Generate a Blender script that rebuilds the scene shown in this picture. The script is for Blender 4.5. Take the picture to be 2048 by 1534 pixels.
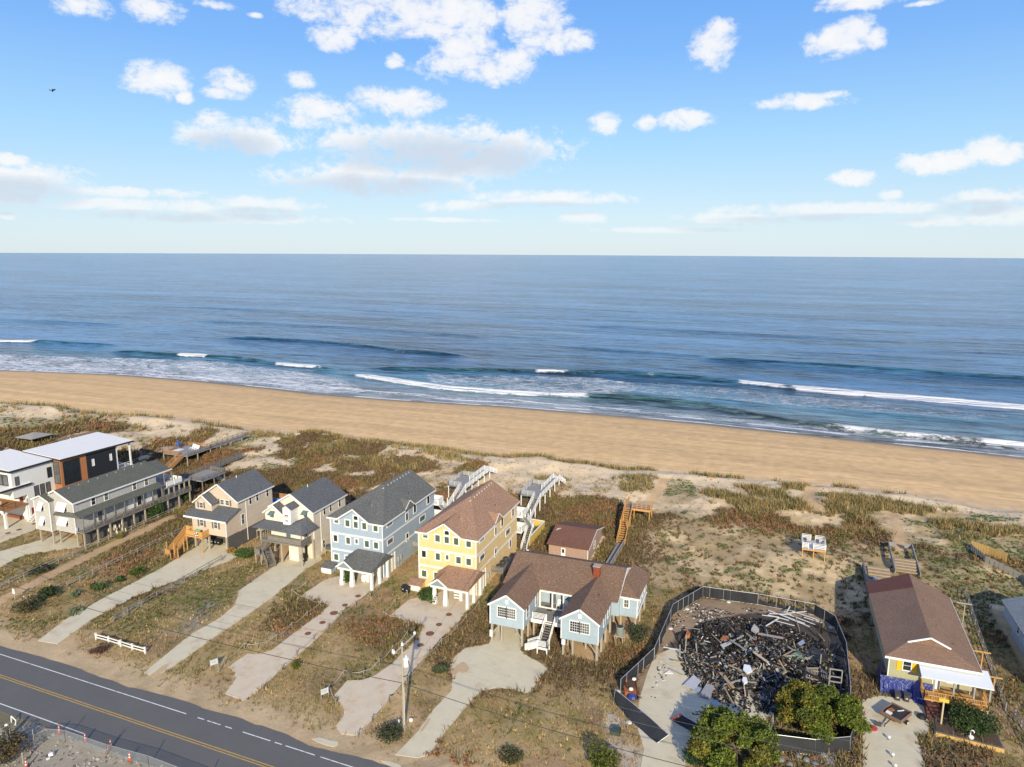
import bpy, bmesh, math, random
import numpy as np
from mathutils import Vector, Matrix

random.seed(7); rng = np.random.default_rng(11)
sc = bpy.context.scene
for o in list(bpy.data.objects): bpy.data.objects.remove(o)

# ---------------------------------------------------------------- camera
# x runs along the road (to the right), y from the road towards the ocean
YAW = math.radians(20.3)
CH, FPX = 54.8, 1420.0
PITCH = math.atan((767 - 502.6) / FPX); ROLL = math.atan(11 / 2048)
_f = np.array([-math.sin(YAW) * math.cos(PITCH), math.cos(YAW) * math.cos(PITCH), -math.sin(PITCH)])
_r0 = np.array([math.cos(YAW), math.sin(YAW), 0.0]); _u0 = np.cross(_r0, _f)
_r = _r0 * math.cos(ROLL) + _u0 * math.sin(ROLL); _u = _u0 * math.cos(ROLL) - _r0 * math.sin(ROLL)
cam = bpy.data.cameras.new('camera'); co = bpy.data.objects.new('camera', cam); sc.collection.objects.link(co)
co.matrix_world = Matrix(((_r[0], _u[0], -_f[0], 0), (_r[1], _u[1], -_f[1], 0), (_r[2], _u[2], -_f[2], CH), (0, 0, 0, 1)))
cam.sensor_width = 36; cam.lens = 36 * FPX / 2048; cam.clip_start = 1; cam.clip_end = 40000
sc.camera = co

# ---------------------------------------------------------------- light
SUN_EL, SUN_AZ = math.radians(25), math.radians(155.7)      # azimuth from +y towards +x
SEA = -2.3
sc.view_settings.view_transform = 'Standard'; sc.view_settings.look = 'None'
sc.view_settings.gamma = 1; sc.view_settings.use_curve_mapping = False
sc.view_settings.exposure = 0.78
sun = bpy.data.lights.new('sun', 'SUN'); so = bpy.data.objects.new('sun', sun); sc.collection.objects.link(so)
sun.energy = 3.1; sun.angle = math.radians(0.9); sun.color = (1.0, 0.895, 0.67)
sd = Vector((math.sin(SUN_AZ) * math.cos(SUN_EL), math.cos(SUN_AZ) * math.cos(SUN_EL), math.sin(SUN_EL)))
so.rotation_euler = sd.to_track_quat('Z', 'Y').to_euler(); so.location = sd * 200

def pxray(px, py):
    return _f + _r * (px - 1024) / FPX - _u * (py - 767) / FPX

world = bpy.data.worlds.new('World'); sc.world = world; world.use_nodes = True
class NT:
    """small helper to write node trees as expressions"""
    def __init__(s, nt): s.t = nt; s.n = nt.nodes; s.l = nt.links
    def new(s, typ, **kw):
        n = s.n.new(typ)
        for k, v in kw.items(): setattr(n, k, v)
        return n
    def link(s, a, b): s.l.new(a, b)
    def put(s, sock, v):
        if isinstance(v, (int, float)): sock.default_value = v
        elif isinstance(v, (tuple, list)):
            sock.default_value = tuple(v) + (1,) if (len(v) == 3 and len(sock.default_value) == 4) else v
        else: s.link(v, sock)
    def m(s, op, a, b=None, c=None, clamp=False):
        n = s.new('ShaderNodeMath', operation=op, use_clamp=clamp)
        for i, v in enumerate((a, b, c)):
            if v is not None: s.put(n.inputs[i], v)
        return n.outputs[0]
    def mix(s, f, a, b, blend='MIX'):
        n = s.new('ShaderNodeMix', data_type='RGBA', blend_type=blend)
        s.put(n.inputs[0], f); s.put(n.inputs[6], a); s.put(n.inputs[7], b); return n.outputs[2]
    def ramp(s, v, lo, hi):
        n = s.new('ShaderNodeMapRange', interpolation_type='SMOOTHSTEP')
        s.put(n.inputs[0], v); s.put(n.inputs[1], lo); s.put(n.inputs[2], hi); return n.outputs[0]
    def noise(s, vec, scale, detail=3, rough=.55, lac=2.0, dist=0.0):
        n = s.new('ShaderNodeTexNoise'); s.put(n.inputs['Vector'], vec)
        n.inputs['Scale'].default_value = scale; n.inputs['Detail'].default_value = detail
        n.inputs['Roughness'].default_value = rough; n.inputs['Lacunarity'].default_value = lac
        n.inputs['Distortion'].default_value = dist
        return n.outputs[0]
    def vscale(s, vec, sx, sy, sz=1.0):
        n = s.new('ShaderNodeVectorMath', operation='MULTIPLY'); s.put(n.inputs[0], vec)
        n.inputs[1].default_value = (sx, sy, sz); return n.outputs[0]
    def bump(s, h, strength, dist):
        n = s.new('ShaderNodeBump'); s.put(n.inputs['Strength'], strength); n.inputs['Distance'].default_value = dist
        s.put(n.inputs['Height'], h); return n.outputs[0]

W = NT(world.node_tree); W.n.clear()
sky = W.new('ShaderNodeTexSky', sky_type='NISHITA'); sky.sun_disc = False
sky.sun_elevation = SUN_EL; sky.sun_rotation = SUN_AZ
sky.air_density = 1.0; sky.dust_density = 0.6; sky.ozone_density = 3.0; sky.altitude = 0
# clouds: a cumulus field in azimuth / elevation (degrees from the view azimuth)
CLOUDS = [(170,16,48,20),(305,18,46,24),(435,10,36,8),(510,30,14,5),(770,26,150,38),(900,36,105,50),(655,76,42,22),(935,92,62,30),
 (1065,30,60,60),(1130,85,46,22),(955,132,96,28),(1015,116,38,20),(312,158,50,30),(285,166,38,18),(462,166,36,26),(430,185,24,10),(368,195,15,9),
 (600,158,24,14),(788,122,17,12),(640,222,80,22),(792,205,72,26),(620,238,52,16),(470,272,82,30),(432,240,30,18),(500,288,66,18),
 (880,292,208,40),(1015,300,86,34),(700,282,62,20),(945,330,110,22),(745,358,172,27),(840,352,92,18),
 (62,362,112,30),(20,322,36,13),(40,395,92,12),(205,382,165,9),(300,412,220,12),(520,408,92,14),(450,436,190,9),(15,432,14,6),
 (1090,397,132,13),(925,411,66,10),(1155,436,50,10),(900,440,90,4),(1425,92,38,36),(1440,60,28,22),(1672,84,52,30),(1712,58,36,24),(1752,72,20,18),
 (1600,204,80,13),(1548,208,42,10),(1668,191,28,9),(1213,246,28,18),(1290,246,20,12),(1366,241,44,17),(1880,324,76,19),(1992,302,62,23),
 (1712,357,42,13),(1780,388,24,11),(1650,418,220,11),(1500,436,150,11),(1965,392,82,15),(1930,442,115,11),(1990,425,60,12),(1330,460,120,5),
 (1722,6,70,12),(1690,0,42,8),(1850,6,30,5)]
def azel(px, py):
    d = pxray(px, py); d = d / np.linalg.norm(d)
    a = math.atan2(d @ _r0, d[1] * math.cos(YAW) - d[0] * math.sin(YAW))
    return math.degrees(a), math.degrees(math.asin(d[2]))
grp = bpy.data.node_groups.new('cloud_density', 'ShaderNodeTree')
for nm, io, ty in (('az', 'INPUT', 'NodeSocketFloat'), ('el', 'INPUT', 'NodeSocketFloat'), ('density', 'OUTPUT', 'NodeSocketFloat'), ('thick', 'OUTPUT', 'NodeSocketFloat')):
    grp.interface.new_socket(nm, in_out=io, socket_type=ty)
G = NT(grp); gi = G.new('NodeGroupInput'); go = G.new('NodeGroupOutput')
cv = G.new('ShaderNodeCombineXYZ'); G.link(gi.outputs[0], cv.inputs[0]); G.link(gi.outputs[1], cv.inputs[1])
n1 = G.noise(G.vscale(cv.outputs[0], 1, 1.55), .36, 9, .66, dist=.35)
n0 = G.noise(G.vscale(cv.outputs[0], 1, 1.5), .16, 3, .5)
def blobs(G, vec, items, grow=1.0):
    f = None
    for (x, y, rx, ry) in items:
        a, e = azel(x, y); a1, _ = azel(x + rx, y); _, e1 = azel(x, y - ry)
        ra, re = abs(a1 - a) * 1.2 * grow, max(abs(e1 - e) * 1.28, .12) * grow
        n = G.new('ShaderNodeVectorMath', operation='MULTIPLY_ADD'); G.link(vec, n.inputs[0])
        n.inputs[1].default_value = (1 / ra, 1 / re, 0); n.inputs[2].default_value = (-a / ra, -e / re, 0)
        d = G.new('ShaderNodeVectorMath', operation='DOT_PRODUCT'); G.link(n.outputs[0], d.inputs[0]); G.link(n.outputs[0], d.inputs[1])
        f = d.outputs['Value'] if f is None else G.m('SMOOTH_MIN', f, d.outputs['Value'], .25)
    return G.m('SUBTRACT', 1.0, f)
field = blobs(G, cv.outputs[0], CLOUDS)
up = G.new('ShaderNodeVectorMath', operation='ADD'); G.link(cv.outputs[0], up.inputs[0]); up.inputs[1].default_value = (.25, .75, 0)
thick = G.m('ADD', G.m('MULTIPLY', G.m('SUBTRACT', n1, .5), 1.6), blobs(G, up.outputs[0], [c for c in CLOUDS if c[3] >= 24 and c[1] > 250 or c[1] > 330 and c[3] > 10 and c[2] > 60]))
# the same kind of broken cumulus goes on everywhere outside the frame, cover raised for fill light
far = G.m('MAXIMUM', G.ramp(G.m('ABSOLUTE', gi.outputs[0]), 38, 44), G.ramp(gi.outputs[1], 22, 27))
gen = G.m('MULTIPLY_ADD', G.noise(G.vscale(cv.outputs[0], 1, 2.0), .075, 3, .5), 9.0, -4.7)
gen = G.m('MULTIPLY_ADD', far, 4.0, G.m('SUBTRACT', gen, 4.0)); gen = G.m('MINIMUM', gen, .9)
field = G.m('MAXIMUM', G.m('MAXIMUM', field, -1.6), gen)
n2 = G.noise(G.vscale(cv.outputs[0], 1, 1.3), 1.35, 6, .62, dist=.5)
dens = G.m('ADD', field, G.m('ADD', G.m('MULTIPLY', G.m('SUBTRACT', n1, .48), 4.6), G.m('MULTIPLY', G.m('SUBTRACT', n2, .5), 1.7)))
thick = G.m('MAXIMUM', thick, G.m('MULTIPLY', gen, far))
G.link(dens, go.inputs[0]); G.link(thick, go.inputs[1])
tc = W.new('ShaderNodeTexCoord'); sep = W.new('ShaderNodeSeparateXYZ'); W.link(tc.outputs['Generated'], sep.inputs[0])
X, Y_, Z_ = sep.outputs
rr = W.m('ADD', W.m('MULTIPLY', X, float(_r0[0])), W.m('MULTIPLY', Y_, float(_r0[1])))
ff = W.m('ADD', W.m('MULTIPLY', X, -math.sin(YAW)), W.m('MULTIPLY', Y_, math.cos(YAW)))
az = W.m('MULTIPLY', W.m('ARCTAN2', rr, ff), 180 / math.pi); el = W.m('MULTIPLY', W.m('ARCSINE', Z_), 180 / math.pi)
cg = W.new('ShaderNodeGroup'); cg.node_tree = grp; W.link(az, cg.inputs[0]); W.link(el, cg.inputs[1])
d0, d1 = cg.outputs
lowfade = W.ramp(el, .3, 6.0)
alpha = W.m('MULTIPLY', W.m('MULTIPLY', W.ramp(d0, -.30, 1.05), W.m('ADD', .80, W.m('MULTIPLY', W.ramp(d0, .3, 2.2), .2))), W.m('MULTIPLY_ADD', lowfade, .45, .53))
alpha = W.m('MULTIPLY', alpha, W.ramp(el, .1, 1.6))
under = W.m('MULTIPLY', W.ramp(d1, -.25, 1.0), .95)
ccol = W.mix(under, (6.6, 6.5, 6.4), (4.15, 4.55, 5.2))
hs = W.new('ShaderNodeHueSaturation'); hs.inputs['Saturation'].default_value = 1.18; W.link(sky.outputs[0], hs.inputs['Color'])
rampn = W.new('ShaderNodeValToRGB'); cr_ = rampn.color_ramp; W.link(W.m('MULTIPLY', el, 1 / 90), rampn.inputs[0])
for i, (p, c) in enumerate([(0.0, (4.75, 5.5, 5.9)), (.03, (4.05, 5.2, 6.1)), (.09, (2.65, 4.5, 6.3)), (.16, (1.5, 3.2, 6.3)), (.28, (.66, 2.05, 5.9)), (.5, (.45, 1.35, 4.4)), (1.0, (.3, .9, 3.2))]):
    e_ = cr_.elements[i] if i < 2 else cr_.elements.new(p)
    e_.position = p; e_.color = (c[0] / 8, c[1] / 8, c[2] / 8, 1)
rs = W.new('ShaderNodeVectorMath', operation='SCALE'); W.link(rampn.outputs[0], rs.inputs[0]); rs.inputs['Scale'].default_value = 8
skyc = W.mix(.85, hs.outputs[0], rs.outputs[0])
bg = W.new('ShaderNodeBackground'); bg.inputs[1].default_value = 0.0905
W.link(W.mix(alpha, skyc, ccol), bg.inputs[0])
world.cycles.sampling_method = 'MANUAL'; world.cycles.sample_map_resolution = 256
wo = W.new('ShaderNodeOutputWorld'); W.link(bg.outputs[0], wo.inputs[0])

# ---------------------------------------------------------------- terrain function
def _hash(ix, iy, seed):
    h = (ix.astype(np.int64) * 374761393 + iy.astype(np.int64) * 668265263 + seed * 974711) & 0x7fffffff
    h = ((h ^ (h >> 13)) * 1274126177) & 0x7fffffff
    return ((h ^ (h >> 16)) & 0xffff) / 65535.0
def vnoise(x, y, seed=0):
    x = np.asarray(x, float); y = np.asarray(y, float)
    ix = np.floor(x); iy = np.floor(y); fx = x - ix; fy = y - iy
    fx = fx * fx * (3 - 2 * fx); fy = fy * fy * (3 - 2 * fy); ix = ix.astype(np.int64); iy = iy.astype(np.int64)
    a = _hash(ix, iy, seed); b = _hash(ix + 1, iy, seed); c = _hash(ix, iy + 1, seed); d = _hash(ix + 1, iy + 1, seed)
    return (a * (1 - fx) + b * fx) * (1 - fy) + (c * (1 - fx) + d * fx) * fy
def fbm(x, y, scale, oct=4, seed=0, gain=.5):
    v = 0; amp = 1; tot = 0; f = 1 / scale
    for k in range(oct):
        v = v + amp * vnoise(np.asarray(x) * f + 31.7 * k, np.asarray(y) * f - 17.3 * k, seed + k); tot += amp; amp *= gain; f *= 2
    return v / tot
def sstep(x, a, b):
    k = np.clip((np.asarray(x, float) - a) / (b - a), 0, 1); return k * k * (3 - 2 * k)
SH_S = [-2500,-345.8,-279.6,-236.5,-192.0,-170.3,-134.6,-94.5,-56.4,-21.5,24.5,69.4,2500]
SH_T = [232,229,240.8,241.6,239.5,236.8,238.4,242.7,243.5,242.7,238.3,234.1,236]
def shore(s): return np.interp(s, SH_S, SH_T)
def crest(s): return 165.0 + .018 * np.clip(np.asarray(s) + 150, -150, 250) + 5.0 * (fbm(s, np.asarray(s) * 0, 17, 3, 5) - .5)
KN = [-400, 48, 52, 62, 66, 75, 95, 112]
KZ = [0, 0, 0, 0, .12, .3, .5, .6]
def hh(s, t):
    s = np.asarray(s, float); t = np.asarray(t, float)
    base = np.interp(t, KN, KZ)
    c = crest(s)
    tt = (t - 112) / (c - 112)                       # 0 at the back of the lots, 1 at the foot of the dune
    dune = np.interp(tt, [0, .2, .45, .75, .90, .97, 1.06], [0, .5, 1.7, 2.5, 3.3, 2.5, .35])
    lump = (fbm(s, t, 11, 3, 21) - .5) * 2.4 + (fbm(s, t, 3.2, 2, 9) - .5) * .35
    dune = dune + lump * sstep(t, 113, 132) * (1 - sstep(t, c - 2, c + 3))
    dune = dune + .9 * np.exp(-((s - 3) / 11) ** 2 - ((t - 124) / 7) ** 2)
    bt = t + (240 - shore(s))
    beach = np.interp(bt, [160, 180, 212, 226, 240, 262, 420], [0, 0, -.5, -1.35, -3.27, -5.2, -10]) 
    k = sstep(t, c + 1, c + 8)
    return np.where(t < 112, base, .6 + dune * 1.0) + beach * sstep(t, 150, 175) + (fbm(s, t, 9, 3, 4) - .5) * .12 * sstep(t, c, c + 6)
def hz(s, t): return float(hh(s, t))
def P(px, py, z=None, dz=0.0):
    """point on the ground seen at a pixel of the 2048 px photograph (or at height z)"""
    d = pxray(px, py)
    if z is not None:
        k = (z - CH) / d[2]; return Vector((d[0] * k, d[1] * k, z))
    zz = .4
    for _ in range(25):
        k = (zz - CH) / d[2]; zn = hz(d[0] * k, d[1] * k); zz = zz * .5 + zn * .5
    k = (zz - CH) / d[2]; return Vector((d[0] * k, d[1] * k, zz + dz))
def PT(px, py, t):
    d = pxray(px, py); k = t / d[1]; return Vector((d[0] * k, t, CH + d[2] * k))
def PS(px, py, s):
    d = pxray(px, py); k = s / d[0]; return Vector((s, d[1] * k, CH + d[2] * k))

# ---------------------------------------------------------------- objects
C = sc.collection
ORG = {}
def tagit(o, label=None, cat=None, group=None, kind=None):
    if label: o['label'] = label
    if cat: o['category'] = cat
    if group: o['group'] = group
    if kind: o['kind'] = kind
    return o
def thing(name, label, cat, loc, group=None, rot=0.0):
    o = bpy.data.objects.new(name, None); C.objects.link(o); o.location = loc; o.empty_display_size = .3
    o.rotation_euler = (0, 0, rot); ORG[o.name] = Vector(loc)
    return tagit(o, label, cat, group)
def link(o, parent=None):
    C.objects.link(o)
    if parent is not None: o.parent = parent
    return o
class MB:
    def __init__(s): s.v = []; s.f = []
    def add(s, vs, fs):
        b = len(s.v); s.v += [tuple(v) for v in vs]; s.f += [tuple(b + i for i in f) for f in fs]; return s
    def box(s, x0, x1, y0, y1, z0, z1):
        return s.add([(x0,y0,z0),(x1,y0,z0),(x1,y1,z0),(x0,y1,z0),(x0,y0,z1),(x1,y0,z1),(x1,y1,z1),(x0,y1,z1)],
                     [(0,3,2,1),(4,5,6,7),(0,1,5,4),(1,2,6,5),(2,3,7,6),(3,0,4,7)])
    def slab(s, poly, off):
        off = Vector(off); p = [Vector(q) for q in poly]; n = len(p)
        nrm = sum(((p[i].cross(p[(i + 1) % n])) for i in range(n)), Vector())
        if nrm.dot(off) > 0: p.reverse()
        q = [a + off for a in p]
        fs = [tuple(range(n)), tuple(range(2 * n - 1, n - 1, -1))]
        fs += [(i, n + i, n + (i + 1) % n, (i + 1) % n) for i in range(n)]
        return s.add(p + q, fs)
    def beam(s, a, b, w, h=None, up=(0, 0, 1)):
        a = Vector(a); b = Vector(b); h = h or w; d = (b - a).normalized(); u = Vector(up)
        if abs(d.dot(u)) > .98: u = Vector((0, 1, 0))
        r = d.cross(u).normalized(); u = r.cross(d)
        vs = [p + r * (i * w / 2) + u * (j * h / 2) for p in (a, b) for i, j in ((-1, -1), (1, -1), (1, 1), (-1, 1))]
        return s.add(vs, [(0,1,2,3),(7,6,5,4),(1,0,4,5),(2,1,5,6),(3,2,6,7),(0,3,7,4)])
    def cyl(s, a, b, r0, r1=None, n=8):
        a = Vector(a); b = Vector(b); r1 = r0 if r1 is None else r1; d = (b - a).normalized()
        u = Vector((0, 0, 1)) if abs(d.z) < .9 else Vector((1, 0, 0)); r = d.cross(u).normalized(); u = r.cross(d)
        vs = []
        for p, rad in ((a, r0), (b, r1)):
            for k in range(n):
                t = 2 * math.pi * k / n; vs.append(p + (r * math.cos(t) + u * math.sin(t)) * rad)
        fs = [(k, n + k, n + (k + 1) % n, (k + 1) % n) for k in range(n)] + [tuple(range(n)), tuple(range(2 * n - 1, n - 1, -1))]
        return s.add(vs, fs)
    def lathe(s, c, prof, n=12):
        c = Vector(c); vs = []
        for r, z in prof:
            for k in range(n):
                t = 2 * math.pi * k / n; vs.append((c.x + r * math.cos(t), c.y + r * math.sin(t), c.z + z))
        m = len(prof)
        fs = [(i * n + k, i * n + (k + 1) % n, (i + 1) * n + (k + 1) % n, (i + 1) * n + k) for i in range(m - 1) for k in range(n)]
        fs += [tuple(range(n - 1, -1, -1)), tuple((m - 1) * n + k for k in range(n))]
        return s.add(vs, fs)
    def path(s, pts, r, n=5):
        for a, b in zip(pts[:-1], pts[1:]): s.cyl(a, b, r, r, n)
        return s
    def build(s, name, mat, parent=None, kind=None, smooth=False):
        org = Vector((0, 0, 0)); p = parent
        while p is not None:
            org = org + p.location; p = p.parent
        me = bpy.data.meshes.new(name)
        me.from_pydata([tuple(Vector(v) - org) for v in s.v], [], s.f); me.update()
        uv = me.uv_layers.new(name='UVMap').data
        vv = me.vertices
        for poly in me.polygons:
            n = poly.normal
            if abs(n.z) > .995: tx = Vector((1, 0, 0)); ty = Vector((0, 1, 0))
            else:
                tx = Vector((0, 0, 1)).cross(n).normalized(); ty = n.cross(tx)
            for li, vi in zip(poly.loop_indices, poly.vertices):
                c = vv[vi].co; uv[li].uv = (c.dot(tx), c.dot(ty))
        if smooth: me.polygons.foreach_set('use_smooth', [True] * len(me.polygons))
        me.materials.append(mat)
        o = bpy.data.objects.new(name, me); link(o, parent)
        if kind: o['kind'] = kind
        return o
def dup(root, loc, label=None, group=None):
    r = root.copy(); C.objects.link(r); r.location = loc
    if label: r['label'] = label
    if group: r['group'] = group
    for ch in list(root.children):
        c = ch.copy(); C.objects.link(c); c.parent = r
        for g in list(ch.children):
            d = g.copy(); C.objects.link(d); d.parent = c
    return r

# ---------------------------------------------------------------- materials
MATS = {}
def newmat(name):
    m = bpy.data.materials.new(name); m.use_nodes = True; t = NT(m.node_tree); t.n.clear()
    b = t.new('ShaderNodeBsdfPrincipled'); o = t.new('ShaderNodeOutputMaterial'); t.link(b.outputs[0], o.inputs[0])
    return m, t, b
def mat(name, rgb, rough=.7, var=.18, scale=2.5, bump=0.0, metal=0.0, spec=.5, dirt=None):
    if name in MATS: return MATS[name]
    m, t, b = newmat(name)
    tcn = t.new('ShaderNodeTexCoord'); v = tcn.outputs['Object']
    n = t.noise(v, scale, 5, .6); n2 = t.noise(v, scale * 9, 2, .5)
    k = t.m('MULTIPLY_ADD', t.m('SUBTRACT', n, .5), var * 2.2, 1.0); k = t.m('ADD', k, t.m('MULTIPLY', t.m('SUBTRACT', n2, .5), var))
    kk = t.new('ShaderNodeCombineXYZ'); [t.link(k, kk.inputs[i]) for i in range(3)]
    col = t.mix(1.0, rgb, kk.outputs[0], 'MULTIPLY')
    if dirt: col = t.mix(t.ramp(t.noise(v, dirt[1], 4, .6), .5, .72), col, dirt[0])
    t.put(b.inputs['Base Color'], col); b.inputs['Roughness'].default_value = rough; b.inputs['Metallic'].default_value = metal
    b.inputs['Specular IOR Level'].default_value = spec
    if bump: t.link(t.bump(n2, .5, bump), b.inputs['Normal'])
    MATS[name] = m; return m
def siding(name, rgb, pitch=.16, vert=False):
    m, t, b = newmat(name); uv = t.new('ShaderNodeUVMap').outputs[0]; s = t.new('ShaderNodeSeparateXYZ'); t.link(uv, s.inputs[0])
    fr = t.m('FRACT', t.m('MULTIPLY', s.outputs[0 if vert else 1], 1 / pitch))
    row = t.m('FLOOR', t.m('MULTIPLY', s.outputs[0 if vert else 1], 1 / pitch))
    wn = t.new('ShaderNodeTexWhiteNoise', noise_dimensions='1D'); t.link(row, wn.inputs['W'])
    n = t.noise(uv, .7, 5, .65); n2 = t.noise(t.vscale(uv, 2.5, .25), 1.5, 3, .6)
    k = t.m('ADD', .93, t.m('MULTIPLY', t.m('SUBTRACT', n, .5), .28)); k = t.m('ADD', k, t.m('MULTIPLY', t.m('SUBTRACT', n2, .5), .16))
    k = t.m('ADD', k, t.m('MULTIPLY', wn.outputs[0], .08))
    kk = t.new('ShaderNodeCombineXYZ'); [t.link(k, kk.inputs[i]) for i in range(3)]
    t.put(b.inputs['Base Color'], t.mix(1.0, rgb, kk.outputs[0], 'MULTIPLY')); b.inputs['Roughness'].default_value = .62
    t.link(t.bump(fr, .6, .03), b.inputs['Normal']); return m
def shingles(name, c1, c2, c3, bw=.34, rh=.15):
    m, t, b = newmat(name); uv = t.new('ShaderNodeUVMap').outputs[0]
    br = t.new('ShaderNodeTexBrick'); t.link(uv, br.inputs['Vector']); br.inputs['Scale'].default_value = 1
    br.inputs['Brick Width'].default_value = bw; br.inputs['Row Height'].default_value = rh; br.inputs['Mortar Size'].default_value = .012
    t.put(br.inputs['Color1'], c1); t.put(br.inputs['Color2'], c2); t.put(br.inputs['Mortar'], tuple(x * .55 for x in c1))
    w = t.noise(t.vscale(uv, 1, 1.6), 3.2, 2, .7); big = t.noise(uv, .35, 4, .6)
    col = t.mix(t.ramp(w, .52, .66), br.outputs[0], c3)
    k = t.m('ADD', .78, t.m('MULTIPLY', big, .42)); kk = t.new('ShaderNodeCombineXYZ'); [t.link(k, kk.inputs[i]) for i in range(3)]
    t.put(b.inputs['Base Color'], t.mix(1.0, col, kk.outputs[0], 'MULTIPLY')); b.inputs['Roughness'].default_value = .9
    b.inputs['Specular IOR Level'].default_value = .2
    t.link(t.bump(br.outputs['Fac'], .8, -.02), b.inputs['Normal']); return m
def boards(name, c1, c2, bw=3.0, rh=.14):
    m, t, b = newmat(name); uv = t.new('ShaderNodeUVMap').outputs[0]
    br = t.new('ShaderNodeTexBrick'); t.link(uv, br.inputs['Vector']); br.inputs['Scale'].default_value = 1
    br.inputs['Brick Width'].default_value = bw; br.inputs['Row Height'].default_value = rh; br.inputs['Mortar Size'].default_value = .012
    t.put(br.inputs['Color1'], c1); t.put(br.inputs['Color2'], c2); t.put(br.inputs['Mortar'], tuple(x * .4 for x in c1))
    n = t.noise(uv, 1.2, 5, .65); k = t.m('ADD', .75, t.m('MULTIPLY', n, .5)); kk = t.new('ShaderNodeCombineXYZ'); [t.link(k, kk.inputs[i]) for i in range(3)]
    t.put(b.inputs['Base Color'], t.mix(1.0, br.outputs[0], kk.outputs[0], 'MULTIPLY')); b.inputs['Roughness'].default_value = .8
    t.link(t.bump(br.outputs['Fac'], .6, -.015), b.inputs['Normal']); return m
def glass(name, rgb, rough=.08):
    m, t, b = newmat(name); tcn = t.new('ShaderNodeTexCoord')
    n = t.noise(tcn.outputs['Object'], 1.3, 3, .6)
    k = t.m('ADD', .6, t.m('MULTIPLY', n, .8)); kk = t.new('ShaderNodeCombineXYZ'); [t.link(k, kk.inputs[i]) for i in range(3)]
    t.put(b.inputs['Base Color'], t.mix(1.0, rgb, kk.outputs[0], 'MULTIPLY')); b.inputs['Roughness'].default_value = rough
    b.inputs['IOR'].default_value = 1.5
    return m
def vcol(name, rough=.9, spec=.2, amt=.35, scale=6.0, transl=0.0):
    m, t, b = newmat(name); at = t.new('ShaderNodeAttribute', attribute_name='Col')
    tcn = t.new('ShaderNodeTexCoord'); n = t.noise(tcn.outputs['Object'], scale, 3, .6)
    k = t.m('ADD', 1 - amt / 2, t.m('MULTIPLY', n, amt)); kk = t.new('ShaderNodeCombineXYZ'); [t.link(k, kk.inputs[i]) for i in range(3)]
    t.put(b.inputs['Base Color'], t.mix(1.0, at.outputs[0], kk.outputs[0], 'MULTIPLY')); b.inputs['Roughness'].default_value = rough
    b.inputs['Specular IOR Level'].default_value = spec
    return m
white = mat('white_paint', (.80, .79, .76), .5, .06)
wtrim = mat('white_trim', (.78, .77, .74), .55, .05)
greywood = boards('weathered_boards', (.26, .235, .205), (.20, .18, .16))
paledeck = boards('pale_deck_boards', (.33, .31, .29), (.27, .26, .25))
newwood = mat('new_pine_wood', (.56, .30, .095), .7, .2, 3)
redwood = boards('stained_deck_boards', (.40, .20, .09), (.33, .16, .075))
pilewood = mat('treated_post', (.38, .33, .25), .8, .2, 3)
darkglass = glass('dark_window_glass', (.025, .03, .035))
greenglass = glass('green_blind_glass', (.085, .115, .085), .15)
greyglass = glass('grey_window_glass', (.12, .12, .115), .1)
black = mat('black_plastic', (.02, .02, .022), .5, .2)
steel = mat('galvanised_steel', (.48, .49, .50), .45, .1, 4, metal=.6)
acmetal = mat('painted_metal_grey', (.36, .36, .33), .5, .12)
concrete = mat('concrete', (.60, .53, .375), .85, .12, .6, .004, dirt=((.50, .40, .27), .35))
rope = mat('rope', (.46, .40, .30), .9, .1)
fencewood = mat('fence_wood', (.25, .225, .19), .85, .2, 3)
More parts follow.
